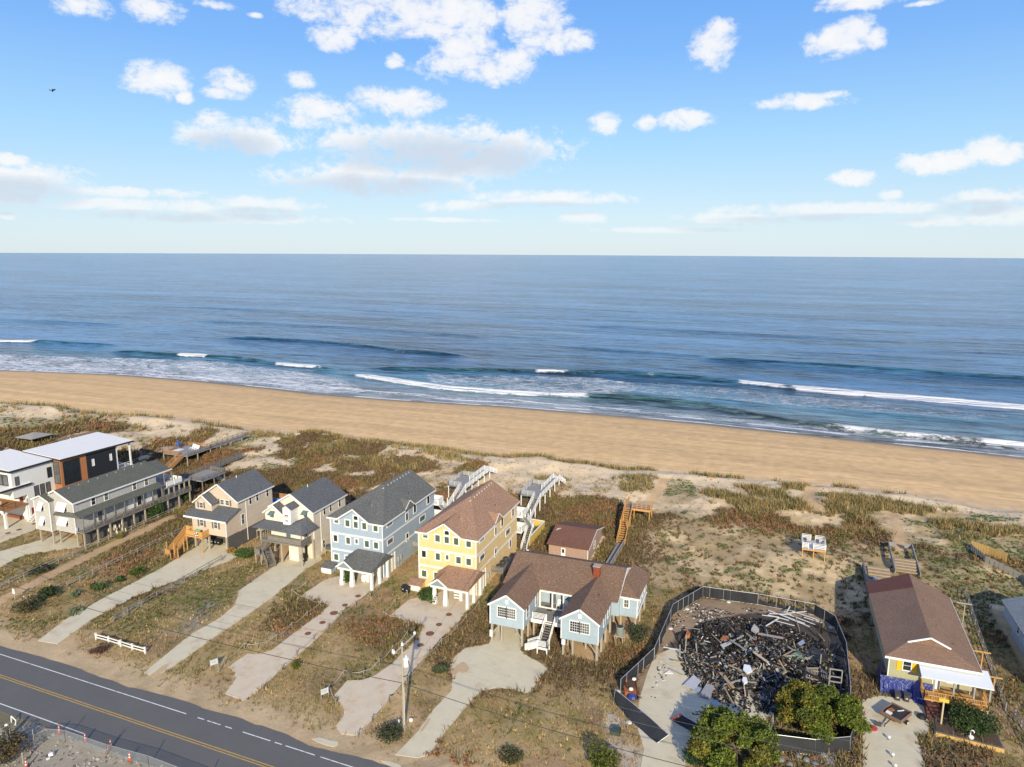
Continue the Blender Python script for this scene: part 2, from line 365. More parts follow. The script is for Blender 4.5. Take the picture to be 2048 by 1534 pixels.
# ================================================================ SETTING
def pxpoly(pts): return [(P(*p).x, P(*p).y) for p in pts]
def inpoly(poly, x, y):
    x = np.asarray(x); y = np.asarray(y); r = np.zeros(x.shape, bool); n = len(poly)
    for i in range(n):
        x0, y0 = poly[i]; x1, y1 = poly[(i + 1) % n]
        c = ((y0 > y) != (y1 > y)) & (x < (x1 - x0) * (y - y0) / ((y1 - y0) if abs(y1 - y0) > 1e-9 else 1e-9) + x0)
        r ^= c
    return r
def distpoly(line, x, y):
    d = np.full(np.shape(x), 1e9)
    for (x0, y0), (x1, y1) in zip(line[:-1], line[1:]):
        dx, dy = x1 - x0, y1 - y0; L = dx * dx + dy * dy
        k = np.clip(((x - x0) * dx + (y - y0) * dy) / L, 0, 1); d = np.minimum(d, np.hypot(x - x0 - k * dx, y - y0 - k * dy))
    return d
DRIVES = {
 'beige': [(76,1282),(127,1242),(206,1197),(324,1136),(352,1118),(395,1093),(405,1070),(455,1080),(458,1100),(477,1112),(455,1123),(385,1148),(277,1190),(188,1236),(115,1288)],
 'cream': [(288,1346),(340,1303),(380,1270),(439,1237),(469,1211),(475,1195),(478,1182),(491,1172),(541,1138),(570,1118),(590,1095),(640,1110),(645,1119),(612,1138),(586,1160),(544,1195),(474,1245),(427,1275),(380,1310),(345,1333),(310,1355)],
 'blue': [(450,1388),(469,1362),(470,1345),(456,1335),(495,1308),(518,1309),(544,1301),(603,1256),(640,1228),(657,1214),(653,1208),(600,1193),(650,1160),(690,1150),(730,1140),(785,1140),(775,1160),(753,1172),(741,1183),(685,1223),(657,1254),(624,1287),(582,1322),(544,1357),(511,1385),(488,1402)],
 'yellow': [(672,1453),(687,1432),(689,1418),(669,1391),(695,1361),(725,1361),(751,1351),(784,1328),(835,1277),(846,1254),(840,1248),(779,1233),(819,1199),(870,1190),(905,1172),(968,1180),(962,1192),(935,1220),(916,1245),(881,1279),(855,1308),(811,1359),(773,1403),(741,1443),(713,1472),(682,1468)],
 'cottage': [(790,1510),(837,1462),(864,1423),(902,1382),(905,1361),(899,1332),(908,1316),(928,1297),(978,1288),(984,1273),(993,1247),(1040,1253),(1045,1288),(1040,1300),(1057,1314),(1080,1326),(1094,1338),(1057,1387),(1019,1377),(990,1376),(966,1382),(946,1396),(908,1443),(881,1475),(858,1510),(834,1516)],
 'burned': [(1276,1560),(1288,1498),(1270,1440),(1281,1391),(1294,1348),(1309,1312),(1345,1296),(1420,1310),(1480,1360),(1560,1420),(1530,1440),(1403,1480),(1375,1500),(1366,1560)],
 'right': [(1726,1560),(1724,1400),(1757,1392),(1833,1400),(1860,1425),(1855,1472),(1833,1471),(1843,1504),(1851,1560)],
 'modern': [(-70,1125),(-70,1060),(-40,1046),(25,1024),(70,1036),(78,1057),(0,1086)],
 'grey': [(-70,1195),(0,1135),(39,1114),(65,1108),(98,1102),(162,1094),(158,1078),(110,1071),(63,1086),(39,1092),(0,1103),(-70,1140)],
}
DPOLY = {k: pxpoly(v) for k, v in DRIVES.items()}
# footprints with no plants: houses, pile of rubble
FOOT = [(-52.2,-41.6,96.8,116.2),(-69.2,-58.6,97,116.2),(-46,-41,92,97),(-63.4,-58,92.5,97.5),(-99,-90.2,96.5,109),(-83.6,-74,97,109.5),
        (-35,-29.8,89,104),(-24.5,-19,86,104),(-35,-16,93,104),(-35.6,-27.6,114.2,126),(16.4,25.6,93,114),(-127.5,-118,88,112),(-150,-137,90,119),(34,45,98,122)]
BURN = pxpoly([(1262,1372),(1308,1316),(1345,1230),(1408,1196),(1515,1210),(1628,1231),(1668,1256),(1690,1310),(1700,1400),(1640,1440),(1500,1440),(1380,1440),(1300,1420)])
PILE = pxpoly([(1322,1322),(1348,1268),(1425,1235),(1540,1220),(1645,1243),(1684,1305),(1695,1385),(1600,1432),(1480,1426),(1395,1408),(1375,1370),(1340,1352)])
PATH = pxpoly([(-60,1238),(0,1202),(60,1170),(140,1130),(220,1092),(300,1055),(340,1035)])
TRAILS = [pxpoly([(1640,1020),(1615,1000),(1620,985),(1660,960)]), pxpoly([(1785,1030),(1795,1060),(1800,1095)]), pxpoly([(1330,960),(1300,1005),(1255,1018)])]
SCALE_GRAVEL = pxpoly([(1215,1420),(1250,1440),(1290,1500),(1275,1560),(1240,1560),(1205,1450)])
MULCH = pxpoly([(1540,1430),(1700,1400),(1715,1520),(1625,1515),(1540,1470)])
def is_built(x, y):
    m = np.zeros(np.shape(x), bool)
    for a, b, c, d in FOOT: m |= (x > a) & (x < b) & (y > c) & (y < d)
    return m
def on_drive(x, y):
    m = np.zeros(np.shape(x), bool)
    for p in DPOLY.values(): m |= inpoly(p, x, y)
    return m
def roadline(s, t0): return t0 - .0275 * (np.asarray(s) + 96.7)
def cover(s, t):
    """what grows where: sand (0..1), scrub, grass, green, oats"""
    s = np.asarray(s, float); t = np.asarray(t, float); c = crest(s)
    n1 = fbm(s, t, 17, 4, 51, .45); n2 = fbm(s, t, 6, 4, 61); n3 = fbm(s * .8, t, 3.0, 3, 71)
    D = t - c
    back = sstep(t, 110, 116); right = sstep(s, -24, -14)
    # lots between road and houses
    rl = roadline(s, 60.8)
    lot = 1 - back
    lots_bare = sstep(n2, .62, .74) * .55 + (1 - sstep(t, rl + 1.2 + 5 * (n2 - .5), rl + 5 + 9 * (n1 - .5))) * .95
    clump = .25 + .75 * sstep(fbm(s, t, 2.6, 3, 131), .42, .56)
    grass = lot * np.clip(1 - lots_bare, 0, 1) * (t > rl + 1)
    scrub = lot * sstep(n1, .46, .60) * .8 * (t > rl + 3)
    green = lot * sstep(fbm(s, t, 8, 3, 81), .58, .68) * .7 * (t > rl + 3)
    # backs of the dunes
    q = np.clip((t - 112) / (c - 112), 0, 1.2)
    thr = np.interp(q, [0, .40, .55, .70, .82, .93, 1], [.30, .42, .51, .58, .64, .69, .75])
    sc_ = sstep(n1 * .72 + n2 * .28, thr - .03, thr + .05) * back * (D < -4)
    sc_ = sc_ * (1 - right * (1 - sstep(t, 134, 142)) * .93)
    scrub = np.maximum(scrub, sc_)
    g2 = back * sstep(n3, .42, .6) * (1 - sstep(q, .6, .9)) * (.50 - .43 * right)
    grass = np.maximum(grass, g2)
    tuft = back * right * sstep(fbm(s, t, 2.1, 2, 33), .63, .72) * (t < 142)
    green = np.maximum(green, tuft); green = np.maximum(green, back * sstep(fbm(s, t, 9, 3, 91), .62, .70) * (D < -8) * .8)
    green = np.maximum(green, sstep(s, 24, 31) * sstep(n1, .38, .5) * sstep(t, 92, 99) * (D < -16) * .9)
    oats = np.exp(-((D + 1.0) / 1.5) ** 2) * sstep(fbm(s, t * .3, 10, 3, 41), .36, .47)
    oats = np.maximum(oats, back * (D < -3) * (D > -26) * sstep(fbm(s, t * 1.6, 9, 3, 44), .60, .67) * (.45 + .5 * right))
    grass = grass * np.where(t > 113, clump, .55 + .45 * clump)
    sand = np.clip(1 - np.maximum(np.maximum(scrub, grass * .9), green * .8), 0, 1)
    tr = np.zeros_like(s)
    pd = distpoly(PATH, s, t); tr = np.maximum(tr, 1 - sstep(pd, .9, 1.5))
    for L in TRAILS: tr = np.maximum(tr, 1 - sstep(distpoly(L, s, t), .8, 1.8))
    bl = inpoly(BURN, s, t); dr = on_drive(s, t); bu = is_built(s, t)
    near = (t < roadline(s, 61.0) + .3)
    kill = np.where(bl | dr | bu, 0, 1) * (1 - tr) * np.where(near & (t > 50.2), 0, 1)
    return dict(sand=np.maximum(sand, tr), scrub=scrub * kill, grass=grass * kill, green=green * kill, oats=oats * kill, trail=tr, D=D, q=q,
                n1=n1, n2=n2, n3=n3, back=back, right=right, burn=bl, near=near)
def col(*a): return np.array(a, float)
def lerp(a, b, k): k = np.asarray(k)[..., None]; return a * (1 - k) + b * k
def ground_colour(s, t):
    cv = cover(s, t); D = cv['D']; n1, n2, n3 = cv['n1'], cv['n2'], cv['n3']
    dune = col(.64, .50, .33); lot = col(.50, .34, .185); beach = col(.66, .435, .215); wet = col(.19, .135, .085)
    c = lerp(np.broadcast_to(lot, s.shape + (3,)), dune, cv['back'])
    c = lerp(c, col(.64, .48, .275), cv['right'] * cv['back'] * (1 - sstep(t, 138, 150)))
    gcol = lerp(np.broadcast_to(col(.33, .235, .105), s.shape + (3,)), col(.24, .195, .07), sstep(n2, .48, .62)); gcol = lerp(gcol, col(.25, .165, .10), sstep(fbm(s, t, 7, 3, 141), .52, .64))
    gcol = lerp(gcol, col(.19, .17, .06), np.exp(-((s + 83.5) / 6) ** 2 - ((t - 78) / 12) ** 2) * .8)
    gk = np.clip(cv['grass'] * .88, 0, 1)[..., None]; c = c * (1 - gk) + gcol * gk
    mat_ = cv['right'] * cv['back'] * (cv['D'] < -10) * np.clip(sstep(fbm(s, t, 5, 4, 151), .44, .58) * .75 + sstep(fbm(s, t, 1.5, 3, 152), .5, .64) * .4, 0, .85); c = lerp(c, col(.34, .25, .13), mat_)
    c = lerp(c, col(.14, .10, .065), np.clip(cv['scrub'] * .9, 0, 1))
    c = lerp(c, col(.10, .105, .045), np.clip(cv['green'] * .6, 0, 1))
    c = lerp(c, col(.36, .27, .15), np.clip(cv['oats'] * .5, 0, 1))
    c = lerp(c, col(.50, .34, .19), cv['trail'] * .85)
    # beach
    c = lerp(c, beach, sstep(D, -1, 2)); c = lerp(c, col(.58, .41, .25), np.exp(-((D - 5) / 4) ** 2) * .8 * (D > 0))
    streak = fbm(s * .02, t, 2.2, 4, 77); c = c * (1 + ((streak - .5) * .34 * sstep(D, 0, 5))[..., None])
    for o_, a_ in ((13.5, .20), (15.3, .20), (8.8, .12), (10.5, .12), (20.5, -.10), (22.3, -.10), (24.5, .12), (26.4, .12)): c = c * (1 + (a_ * np.exp(-((D - o_ - .8 * np.sin(s * .03)) / .35) ** 2) * (D > 0))[..., None])
    bt = t + 240 - shore(s); c = lerp(c, wet * 1.8, sstep(bt, 231 + 5 * (n1 - .5), 236)); c = lerp(c, wet * 1.15, sstep(bt, 236, 239.5))
    c = lerp(c, col(.72, .44, .19), np.exp(-((bt - 226) / 7) ** 2) * .35)
    # burned lot
    ash = cv['burn'] * sstep(n2, .3, .6)
    c = lerp(c, col(.34, .24, .155), cv['burn'] * .8); c = lerp(c, col(.13, .105, .085), ash * .32)
    pl = inpoly(PILE, s + 3 * (n3 - .5), t + 3 * (n2 - .5)); c = lerp(c, col(.05, .046, .043), pl * .85 * sstep(n2 * .5 + n3 * .5, .25, .45))
    c = lerp(c, col(.46, .40, .32), inpoly(SCALE_GRAVEL, s, t) * sstep(n3, .3, .6) * .9)
    c = lerp(c, col(.085, .05, .038), inpoly(MULCH, s, t) * .95)
    # sandy road shoulder; construction side
    sh = np.exp(-((t - roadline(s, 62.6)) / 2.6) ** 2); c = lerp(c, col(.50, .375, .225), sh * .9)
    c = lerp(c, col(.34, .30, .23), (t < 51) * .95); c = lerp(c, col(.15, .13, .07), (t < 51) * (t > 48.8) * (s < -74) * sstep(n2, .42, .58) * .8)
    tk = np.abs(((t - roadline(s, 60) + 1.2 * np.sin(s * .09)) % .55) - .27) / .27
    c = c * (1 - (.28 * sh * (tk < .35) * sstep(n1, .4, .6))[..., None])
    # gravel beside the beige drive
    gr = np.exp(-((s + 89.9) / .5) ** 2) * (t > 72) * (t < 95); c = lerp(c, col(.50, .43, .34), gr * .9)
    c = lerp(c, col(.52, .45, .36), np.exp(-((D * 0 + distpoly([(-86,70),(-84,78)], s, t)) / 1.6) ** 2) * 0)
    c = lerp(c, col(.25, .235, .215), np.exp(-(distpoly([(-77.5,73.5),(-79.8,79.5)], s, t) / 1.5) ** 2) * .8)
    return np.clip(c * (1 + (fbm(s, t, 1.6, 3, 3) - .5) * .38)[..., None], .01, 1)
def grid(name, xs, ys, zf, m, colf=None, kind='structure'):
    X_, Y2 = np.meshgrid(xs, ys); z = zf(X_, Y2); nx, ny = len(xs), len(ys)
    v = np.stack([X_, Y2, z], -1).reshape(-1, 3)
    i = np.arange(nx * ny).reshape(ny, nx); f = np.stack([i[:-1, :-1], i[:-1, 1:], i[1:, 1:], i[1:, :-1]], -1).reshape(-1, 4)
    o = rawmesh(name, v, f, m, None if colf is None else colf(X_, Y2).reshape(-1, 3), smooth=True)
    if kind: o['kind'] = kind
    return o
def rawmesh(name, v, f, m, cols=None, smooth=False, parent=None, attrs=None):
    k = f.shape[1]; me = bpy.data.meshes.new(name); me.vertices.add(len(v)); me.vertices.foreach_set('co', v.astype(np.float32).ravel())
    me.loops.add(f.size); me.loops.foreach_set('vertex_index', f.astype(np.int32).ravel())
    me.polygons.add(len(f)); me.polygons.foreach_set('loop_start', (np.arange(len(f)) * k).astype(np.int32))
    me.polygons.foreach_set('use_smooth', np.full(len(f), smooth))
    me.update(calc_edges=True)
    if cols is not None:
        a = me.attributes.new('Col', 'FLOAT_COLOR', 'POINT'); a.data.foreach_set('color', np.concatenate([cols, np.ones((len(cols), 1))], 1).astype(np.float32).ravel())
    for nm, val in (attrs or {}).items():
        a = me.attributes.new(nm, 'FLOAT', 'POINT'); a.data.foreach_set('value', val.astype(np.float32).ravel())
    me.materials.append(m); o = bpy.data.objects.new(name, me); link(o, parent); return o
gm, t, b = newmat('ground'); at = t.new('ShaderNodeAttribute', attribute_name='Col'); tcn = t.new('ShaderNodeTexCoord'); v = tcn.outputs['Object']
k = t.m('ADD', t.m('MULTIPLY', t.noise(v, 2.2, 4, .7), .55), t.m('MULTIPLY', t.noise(v, 9, 2, .6), .35)); k = t.m('ADD', k, .55)
kk = t.new('ShaderNodeCombineXYZ'); [t.link(k, kk.inputs[i]) for i in range(3)]
t.put(b.inputs['Base Color'], t.mix(1.0, at.outputs[0], kk.outputs[0], 'MULTIPLY')); b.inputs['Roughness'].default_value = .95; b.inputs['Specular IOR Level'].default_value = .15
t.link(t.bump(t.noise(v, 1.6, 4, .65), .7, .12), b.inputs['Normal'])
sm, t, b = newmat('beach_sand'); at = t.new('ShaderNodeAttribute', attribute_name='Col'); tcn = t.new('ShaderNodeTexCoord'); v = tcn.outputs['Object']
k = t.m('ADD', t.m('MULTIPLY', t.noise(t.vscale(v, .03, 1.0), .9, 5, .65), .18), t.m('ADD', t.m('MULTIPLY', t.noise(v, 1.2, 4, .7), .10), t.m('MULTIPLY', t.noise(t.vscale(v, .008, 1.5), 1, 3, .65), .16))); k = t.m('ADD', k, .79)
kk = t.new('ShaderNodeCombineXYZ'); [t.link(k, kk.inputs[i]) for i in range(3)]
bc = t.mix(1.0, at.outputs[0], kk.outputs[0], 'MULTIPLY'); t.put(b.inputs['Base Color'], bc)
sx = t.new('ShaderNodeSeparateXYZ'); t.link(at.outputs[0], sx.inputs[0])
t.put(b.inputs['Roughness'], t.ramp(sx.outputs[0], .15, .32)); b.inputs['Specular IOR Level'].default_value = .3
t.link(t.bump(t.noise(t.vscale(v, .12, 1.0), .9, 5, .6), .6, .12), b.inputs['Normal'])
def axis(segs):
    out = [segs[0][0]]
    for a, b_, st in segs:
        n = max(1, int(round((b_ - a) / st))); out += list(np.linspace(a, b_, n + 1)[1:])
    return np.array(out)
XS = axis([(-2600,-700,100),(-700,-330,10),(-330,-210,2.0),(-210,-140,1.0),(-140,45,.55),(45,90,1.2),(90,300,10),(300,1500,100)])
YG = axis([(-400,30,20),(30,46,2),(46,112,.6),(112,172,.5)])
YB = axis([(172,198,.4),(198,252,.8),(252,420,15)])
grid('ground', XS, YG, hh, gm, ground_colour)
grid('beach', XS, YB, hh, sm, ground_colour)

# ---- road
def strip(name, s0, s1, tf0, tf1, z, m, step=2.0, parent=None, jag=0):
    ss = np.arange(s0, s1 + .01, step); a = tf0(ss); b2 = tf1(ss)
    if jag: b2 = b2 + (fbm(ss, ss * 0, 5, 4, 13) - .5) * jag
    v = np.concatenate([np.stack([ss, a, ss * 0 + z], -1), np.stack([ss, b2, ss * 0 + z], -1)]); n = len(ss)
    f = np.array([(i, i + 1, n + i + 1, n + i) for i in range(n - 1)])
    return rawmesh(name, v, f, m, parent=parent)
am, t, b = newmat('asphalt'); tcn = t.new('ShaderNodeTexCoord'); v = tcn.outputs['Object']
k = t.m('ADD', .72, t.m('ADD', t.m('MULTIPLY', t.noise(v, .25, 5, .6), .30), t.m('MULTIPLY', t.noise(v, 7, 3, .7), .34)))
kk = t.new('ShaderNodeCombineXYZ'); [t.link(k, kk.inputs[i]) for i in range(3)]
t.put(b.inputs['Base Color'], t.mix(1.0, (.118, .114, .106), kk.outputs[0], 'MULTIPLY')); b.inputs['Roughness'].default_value = .85
t.link(t.bump(t.noise(v, 6, 3, .7), .4, .02), b.inputs['Normal'])
road = strip('road', -900, 500, lambda s: roadline(s, 51.1), lambda s: roadline(s, 60.6), .03, am, 1.0, jag=1.6); road['kind'] = 'structure'
linew = mat('road_paint_white', (.72, .71, .68), .6, .12, 3, dirt=((.45, .40, .33), 1.2))
liney = mat('road_paint_yellow', (.55, .33, .06), .6, .15, 3, dirt=((.33, .21, .06), 1.6))
def ln(name, t0, w, m, segs=((-900, 500),)):
    for a, b2 in segs: strip(name, a, b2, lambda s: roadline(s, t0 - w / 2), lambda s: roadline(s, t0 + w / 2), .035, m, 1.0, road)
ln('edge_line', 59.15, .13, linew, [(-900,-62.6),(-61.2,-60),(-59.7,-57.4),(-57,-55.4),(-54.4,-50),(-49.8,-48.6),(-48.3,-44),(-43.6,-30.4),(-29.6,500)])
ln('edge_line', 52.0, .13, linew, [(-900, -70.5)])
ln('centre_line', 55.95, .12, liney); ln('centre_line', 55.62, .12, liney)

# ---- concrete drives: each cast slab is a piece
def drive(key, joints=3.6, wear=concrete, dz=.05, along=True):
    poly = DPOLY[key]; xs_ = [p[0] for p in poly]; ys_ = [p[1] for p in poly]
    root = bpy.data.objects.new('driveway', None); C.objects.link(root); root['kind'] = 'structure'
    root.location = (sum(xs_) / len(xs_), sum(ys_) / len(ys_), .2)
    y = min(ys_); cuts = [y]
    while y < max(ys_): y += joints * random.uniform(.9, 1.1); cuts.append(y)
    for y0, y1 in zip(cuts[:-1], cuts[1:]):
        bm = bmesh.new(); f = bm.faces.new([bm.verts.new((x, yy, 0)) for x, yy in poly]); f.normal_update()
        if f.normal.z < 0: f.normal_flip()
        bmesh.ops.triangulate(bm, faces=bm.faces[:])
        for yy, inner in ((y0 + .012, False), (y1 - .012, True)):
            g = bm.verts[:] + bm.edges[:] + bm.faces[:]
            bmesh.ops.bisect_plane(bm, geom=g, plane_co=(0, yy, 0), plane_no=(0, 1, 0), clear_outer=inner, clear_inner=not inner)
        for yy in KN:
            if y0 < yy < y1: bmesh.ops.bisect_plane(bm, geom=bm.verts[:] + bm.edges[:] + bm.faces[:], plane_co=(0, yy, 0), plane_no=(0, 1, 0))
        if not bm.faces: bm.free(); continue
        for vv in bm.verts: vv.co.z = hz(vv.co.x, vv.co.y) + dz + (.02 if wear is not concrete else 0)
        ret = bmesh.ops.extrude_face_region(bm, geom=bm.faces[:])
        low = [e for e in ret['geom'] if isinstance(e, bmesh.types.BMVert)]
        for vv in low: vv.co.z -= 0
        top = set(low)
        for vv in bm.verts:
            if vv not in top: vv.co.z -= .16
        bmesh.ops.recalc_face_normals(bm, faces=bm.faces[:])
        for vv in bm.verts: vv.co -= root.location
        me = bpy.data.meshes.new('slab'); bm.to_mesh(me); bm.free(); me.materials.append(wear)
        o = bpy.data.objects.new('slab', me); link(o, root)
conc2 = mat('warm_concrete', (.60, .50, .365), .85, .14, .6, .004, dirt=((.54, .40, .25), .5))
for key in DRIVES: drive(key, 4.2 if key != 'burned' else 7.5, conc2 if key in ('blue', 'yellow') else concrete)

def patch(name, pts, m, dz):
    v = [P(x, y) for x, y in pts]; o = MB().slab([(p.x, p.y, hz(p.x, p.y) + dz) for p in v], (0, 0, -.06)).build(name, m); o['kind'] = 'structure'; return o
drift = mat('sand_drift', (.50, .365, .215), .95, .25, 3, .02)
patch('sand_drift', [(903,1352),(902,1341),(908,1336),(915,1331),(922,1326),(928,1324),(935,1331),(938,1338),(934,1345),(926,1347),(918,1345),(912,1350)], drift, .075)
patch('sand_drift', [(838,1465),(850,1449),(857,1440),(862,1436),(855,1450),(846,1463)], drift, .075)
patch('apron', [(624,1478),(640,1475),(660,1481),(677,1484),(676,1490),(668,1494),(650,1490),(634,1484)], concrete, .045)
patch('apron', [(762,1521),(780,1523),(800,1530),(806,1538),(790,1537),(774,1529)], concrete, .045)
patch('sand_drift', [(300,1352),(318,1338),(330,1330),(338,1328),(330,1340),(316,1352),(308,1357)], drift, .085)

# ---- sea
def crestline(pts): 
    q = sorted([(P(x, y, SEA).x, P(x, y, SEA).y) for x, y in pts]); return np.array(q)
WAVES = [ # crest pixels, height, width, foam ranges in pixel x (start, end, amount)
 ([(-160,668),(0,684),(80,684),(160,688),(250,692)], 1.2, 4.5, [(-160,90,1.0)]),
 ([(200,702),(280,706),(360,712),(470,717),(560,730),(640,737),(700,744)], 1.5, 4.5, [(345,432,.95),(470,520,.3),(548,645,1.0)]),
 ([(660,748),(720,753),(800,766),(900,779),(1000,787),(1100,792),(1200,795),(1300,800),(1420,815),(1500,831),(1600,846),(1700,860),(1800,872),(1900,881),(2048,893),(2200,908)], 1.4, 4.0, [(690,1192,1.0),(1930,2300,1.0),(1640,1780,.7),(1770,1940,.6)]),
 ([(700,736),(850,740),(1000,744),(1200,746),(1320,752),(1450,763),(1600,779),(1800,795),(2048,816),(2200,830)], 1.3, 4.2, [(1040,1160,.7),(1270,1330,.5),(1440,1600,.75),(1570,2300,1.05)]),
 ([(430,676),(520,678),(600,682),(700,690),(800,702),(950,714)], 1.3, 5.5, []),
 ([(380,640),(520,646),(660,654),(800,662),(1000,678)], .7, 7, []),
 ([(1380,716),(1500,723),(1650,732),(1800,742),(2048,757),(2200,768)], 1.25, 6, []),
 ([(1500,700),(1800,715),(2048,728)], .5, 8, []), ([(1100,690),(1400,712),(1500,716)], .5, 8, []),
 ([(-160,632),(0,638),(120,644),(260,650)], .6, 8, []), ([(260,612),(420,616),(600,622)], .5, 9, []),
 ([(1150,650),(1500,668),(1850,686)], .4, 9, []), ([(700,620),(1000,632),(1300,645)], .35, 9, []),
 ([(1500,800),(1700,822),(1900,842),(2048,856)], .35, 3, []), ([(-160,712),(0,712),(80,714)], .5, 4, []), ([(1350,790),(1500,806),(1620,816)], .4, 3, [])]
FOAMP = [ # patches of loose foam: pixel polygon, amount
 ([(-160,708),(0,706),(180,712),(330,716),(440,720),(560,736),(690,752),(760,785),(640,790),(520,772),(300,757),(0,744),(-160,740)], .58),
 ([(830,745),(1000,748),(1200,752),(1330,775),(1230,793),(1000,785),(850,768)], .50),
 ([(1290,760),(1480,775),(1700,800),(2048,830),(2048,850),(1600,820),(1400,800),(1250,785)], .42),
 ([(660,790),(900,800),(1200,822),(1500,850),(1700,873),(2048,908),(2048,893),(1700,866),(1450,838),(1200,812),(900,795)], .50),
 ([(1050,795),(1250,812),(1500,848),(1350,838),(1150,815)], .40)]
SX = axis([(-13000,-3000,1000),(-3000,-900,150),(-900,-470,10),(-470,-300,1.8),(-300,140,1.25),(140,400,10),(400,3000,150),(3000,13000,1000)])
SY = axis([(221,290,.6),(290,340,.75),(340,430,1.5),(430,700,5),(700,2000,40),(2000,13000,500)])
gx, gy = np.meshgrid(SX, SY)
def swell(x, y):
    z = .12 * np.sin(y * .21 + 2.2 * (fbm(x, y, 90, 2, 2) - .5) * 4 + x * .004) + .10 * (fbm(x * .25, y, 7, 3, 15) - .5) * 2
    z = z + .22 * (fbm(x * .18, y, 26, 2, 19) - .5) * 2
    return z * sstep(y, 238, 262) * (1 - sstep(y, 600, 1500))
zz = SEA + swell(gx, gy); foam = np.zeros_like(gx); face = np.zeros_like(gx)
for pts, A, w, rngs in WAVES:
    L = crestline(pts); tcn_ = np.interp(gx, L[:, 0], L[:, 1]) + (fbm(gx, gx * 0, 14, 3, int(A * 100)) - .5) * 2.2
    end = np.clip(np.minimum(gx - L[0, 0], L[-1, 0] - gx) / 25, 0, 1); end = sstep(end, 0, 1) * (.75 + .5 * fbm(gx, gx * 0, 40, 2, 8))
    u = gy - tcn_; prof = np.where(u < 0, np.exp(-(u / (w * .45)) ** 2), np.exp(-(u / (w * 1.3)) ** 2))
    zz = zz + A * end * prof; face = np.maximum(face, np.clip(A, 0, 1) * end * np.exp(-((u + w * .35) / (w * .5)) ** 2))
    for x0, x1, am_ in rngs:
        s0 = np.interp(x0, [p[0] for p in pts], [P(*p, SEA).x for p in pts]); s1 = np.interp(x1, [p[0] for p in pts], [P(*p, SEA).x for p in pts])
        e2 = sstep(np.minimum(gx - s0, s1 - gx) + (fbm(gx, gy, 6, 2, 31) - .5) * 10, 0, 9)
        wf = 1.7 if am_ > 1.02 else 1.0; band = np.where(u < 0, np.exp(-(u / (2.6 * wf)) ** 4), np.exp(-(u / (5.2 * wf)) ** 2)); rag = fbm(gx, gy, 3.5, 3, 23) * .6 + fbm(gx, gy * .3, 12, 2, 29) * .6; foam = np.maximum(foam, am_ * e2 * np.clip(band * (.45 + 1.15 * rag), 0, 1.2))
for pts, am_ in FOAMP:
    poly = [(P(*p, SEA).x, P(*p, SEA).y) for p in pts]
    ins = inpoly(poly, gx, gy).astype(float)
    line = poly + [poly[0]]; dd = np.where((gx > -480) & (gx < 160) & (gy < 420), 0, 1)
    sel = dd == 0; dist = np.full_like(gx, 9.); dist[sel] = distpoly(line, gx[sel], gy[sel])
    foam = np.maximum(foam, am_ * ins * sstep(dist, 0, 5) * (.75 + .5 * fbm(gx * .5, gy, 8, 3, 66)))
sh = shore(gx); lap = sh + 7.0 + 7.0 * (fbm(gx, gx * 0, 34, 3, 88) - .5)
foam = np.maximum(foam, 1.0 * np.exp(-((gy - lap) / 1.3) ** 2) * sstep(fbm(gx, gx * 0, 14, 2, 17), .22, .5))
foam = np.maximum(foam, .95 * np.exp(-((gy - sh - .8 - 1.5 * (fbm(gx, gx * 0, 20, 2, 38) - .5)) / .8) ** 2) * sstep(fbm(gx, gx * 0, 16, 2, 37), .3, .5))
foam = np.maximum(foam, .85 * np.exp(-((gy - lap - 5.5 - 3 * (fbm(gx, gx * 0, 30, 2, 28) - .5)) / 1.2) ** 2) * sstep(fbm(gx, gx * 0, 18, 2, 27), .42, .58))
foam = np.maximum(foam, .50 * np.exp(-((gy - lap - 3.5) / 5) ** 2))
shal = np.maximum((1 - sstep(gy - sh, 3, 9)), .8 * (1 - sstep(gy - sh, 4, 40))); mid = 1 - sstep(gy - sh, 20, 95)
R = np.hypot(gx, gy); kR = np.where(R > 12200, 12200 / R, 1.0)
vx = np.stack([gx * kR, gy * kR, zz], -1).reshape(-1, 3); nx, ny = len(SX), len(SY)
ii = np.arange(nx * ny).reshape(ny, nx); fq = np.stack([ii[:-1, :-1], ii[:-1, 1:], ii[1:, 1:], ii[1:, :-1]], -1).reshape(-1, 4)
good = (R.reshape(-1)[fq].min(1) < 12200); fq = fq[good]
wm, t, b = newmat('sea_water'); v = t.new('ShaderNodeTexCoord').outputs['Object']
fo = t.new('ShaderNodeAttribute', attribute_name='foam').outputs['Fac']; fa = t.new('ShaderNodeAttribute', attribute_name='face').outputs['Fac']
shl = t.new('ShaderNodeAttribute', attribute_name='shallow').outputs['Fac']; md = t.new('ShaderNodeAttribute', attribute_name='mid').outputs['Fac']
nf = t.noise(t.vscale(v, .45, .9), .55, 8, .72, dist=.6)
lace = t.m('ABSOLUTE', t.m('SUBTRACT', t.noise(t.vscale(v, .7, 1.2), .35, 5, .6, dist=1.0), .5)); lace = t.m('MULTIPLY_ADD', lace, -3.0, .35)
fm = t.m('ADD', fo, t.m('ADD', t.m('MULTIPLY', t.m('SUBTRACT', nf, .5), 1.5), t.m('MULTIPLY', lace, t.m('MULTIPLY', t.ramp(fo, .12, .4), .35))))
fm = t.m('MULTIPLY', t.ramp(fm, .42, .80), t.ramp(fo, .04, .18))
cr = t.noise(t.vscale(v, .010, .028), 1, 4, .6)
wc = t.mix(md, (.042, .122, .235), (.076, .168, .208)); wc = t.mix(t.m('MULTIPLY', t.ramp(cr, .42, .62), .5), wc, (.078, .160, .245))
wc = t.mix(t.m('MULTIPLY', shl, .85), wc, (.235, .235, .23)); wc = t.mix(t.m('MULTIPLY', fa, .6), wc, (.012, .060, .058))
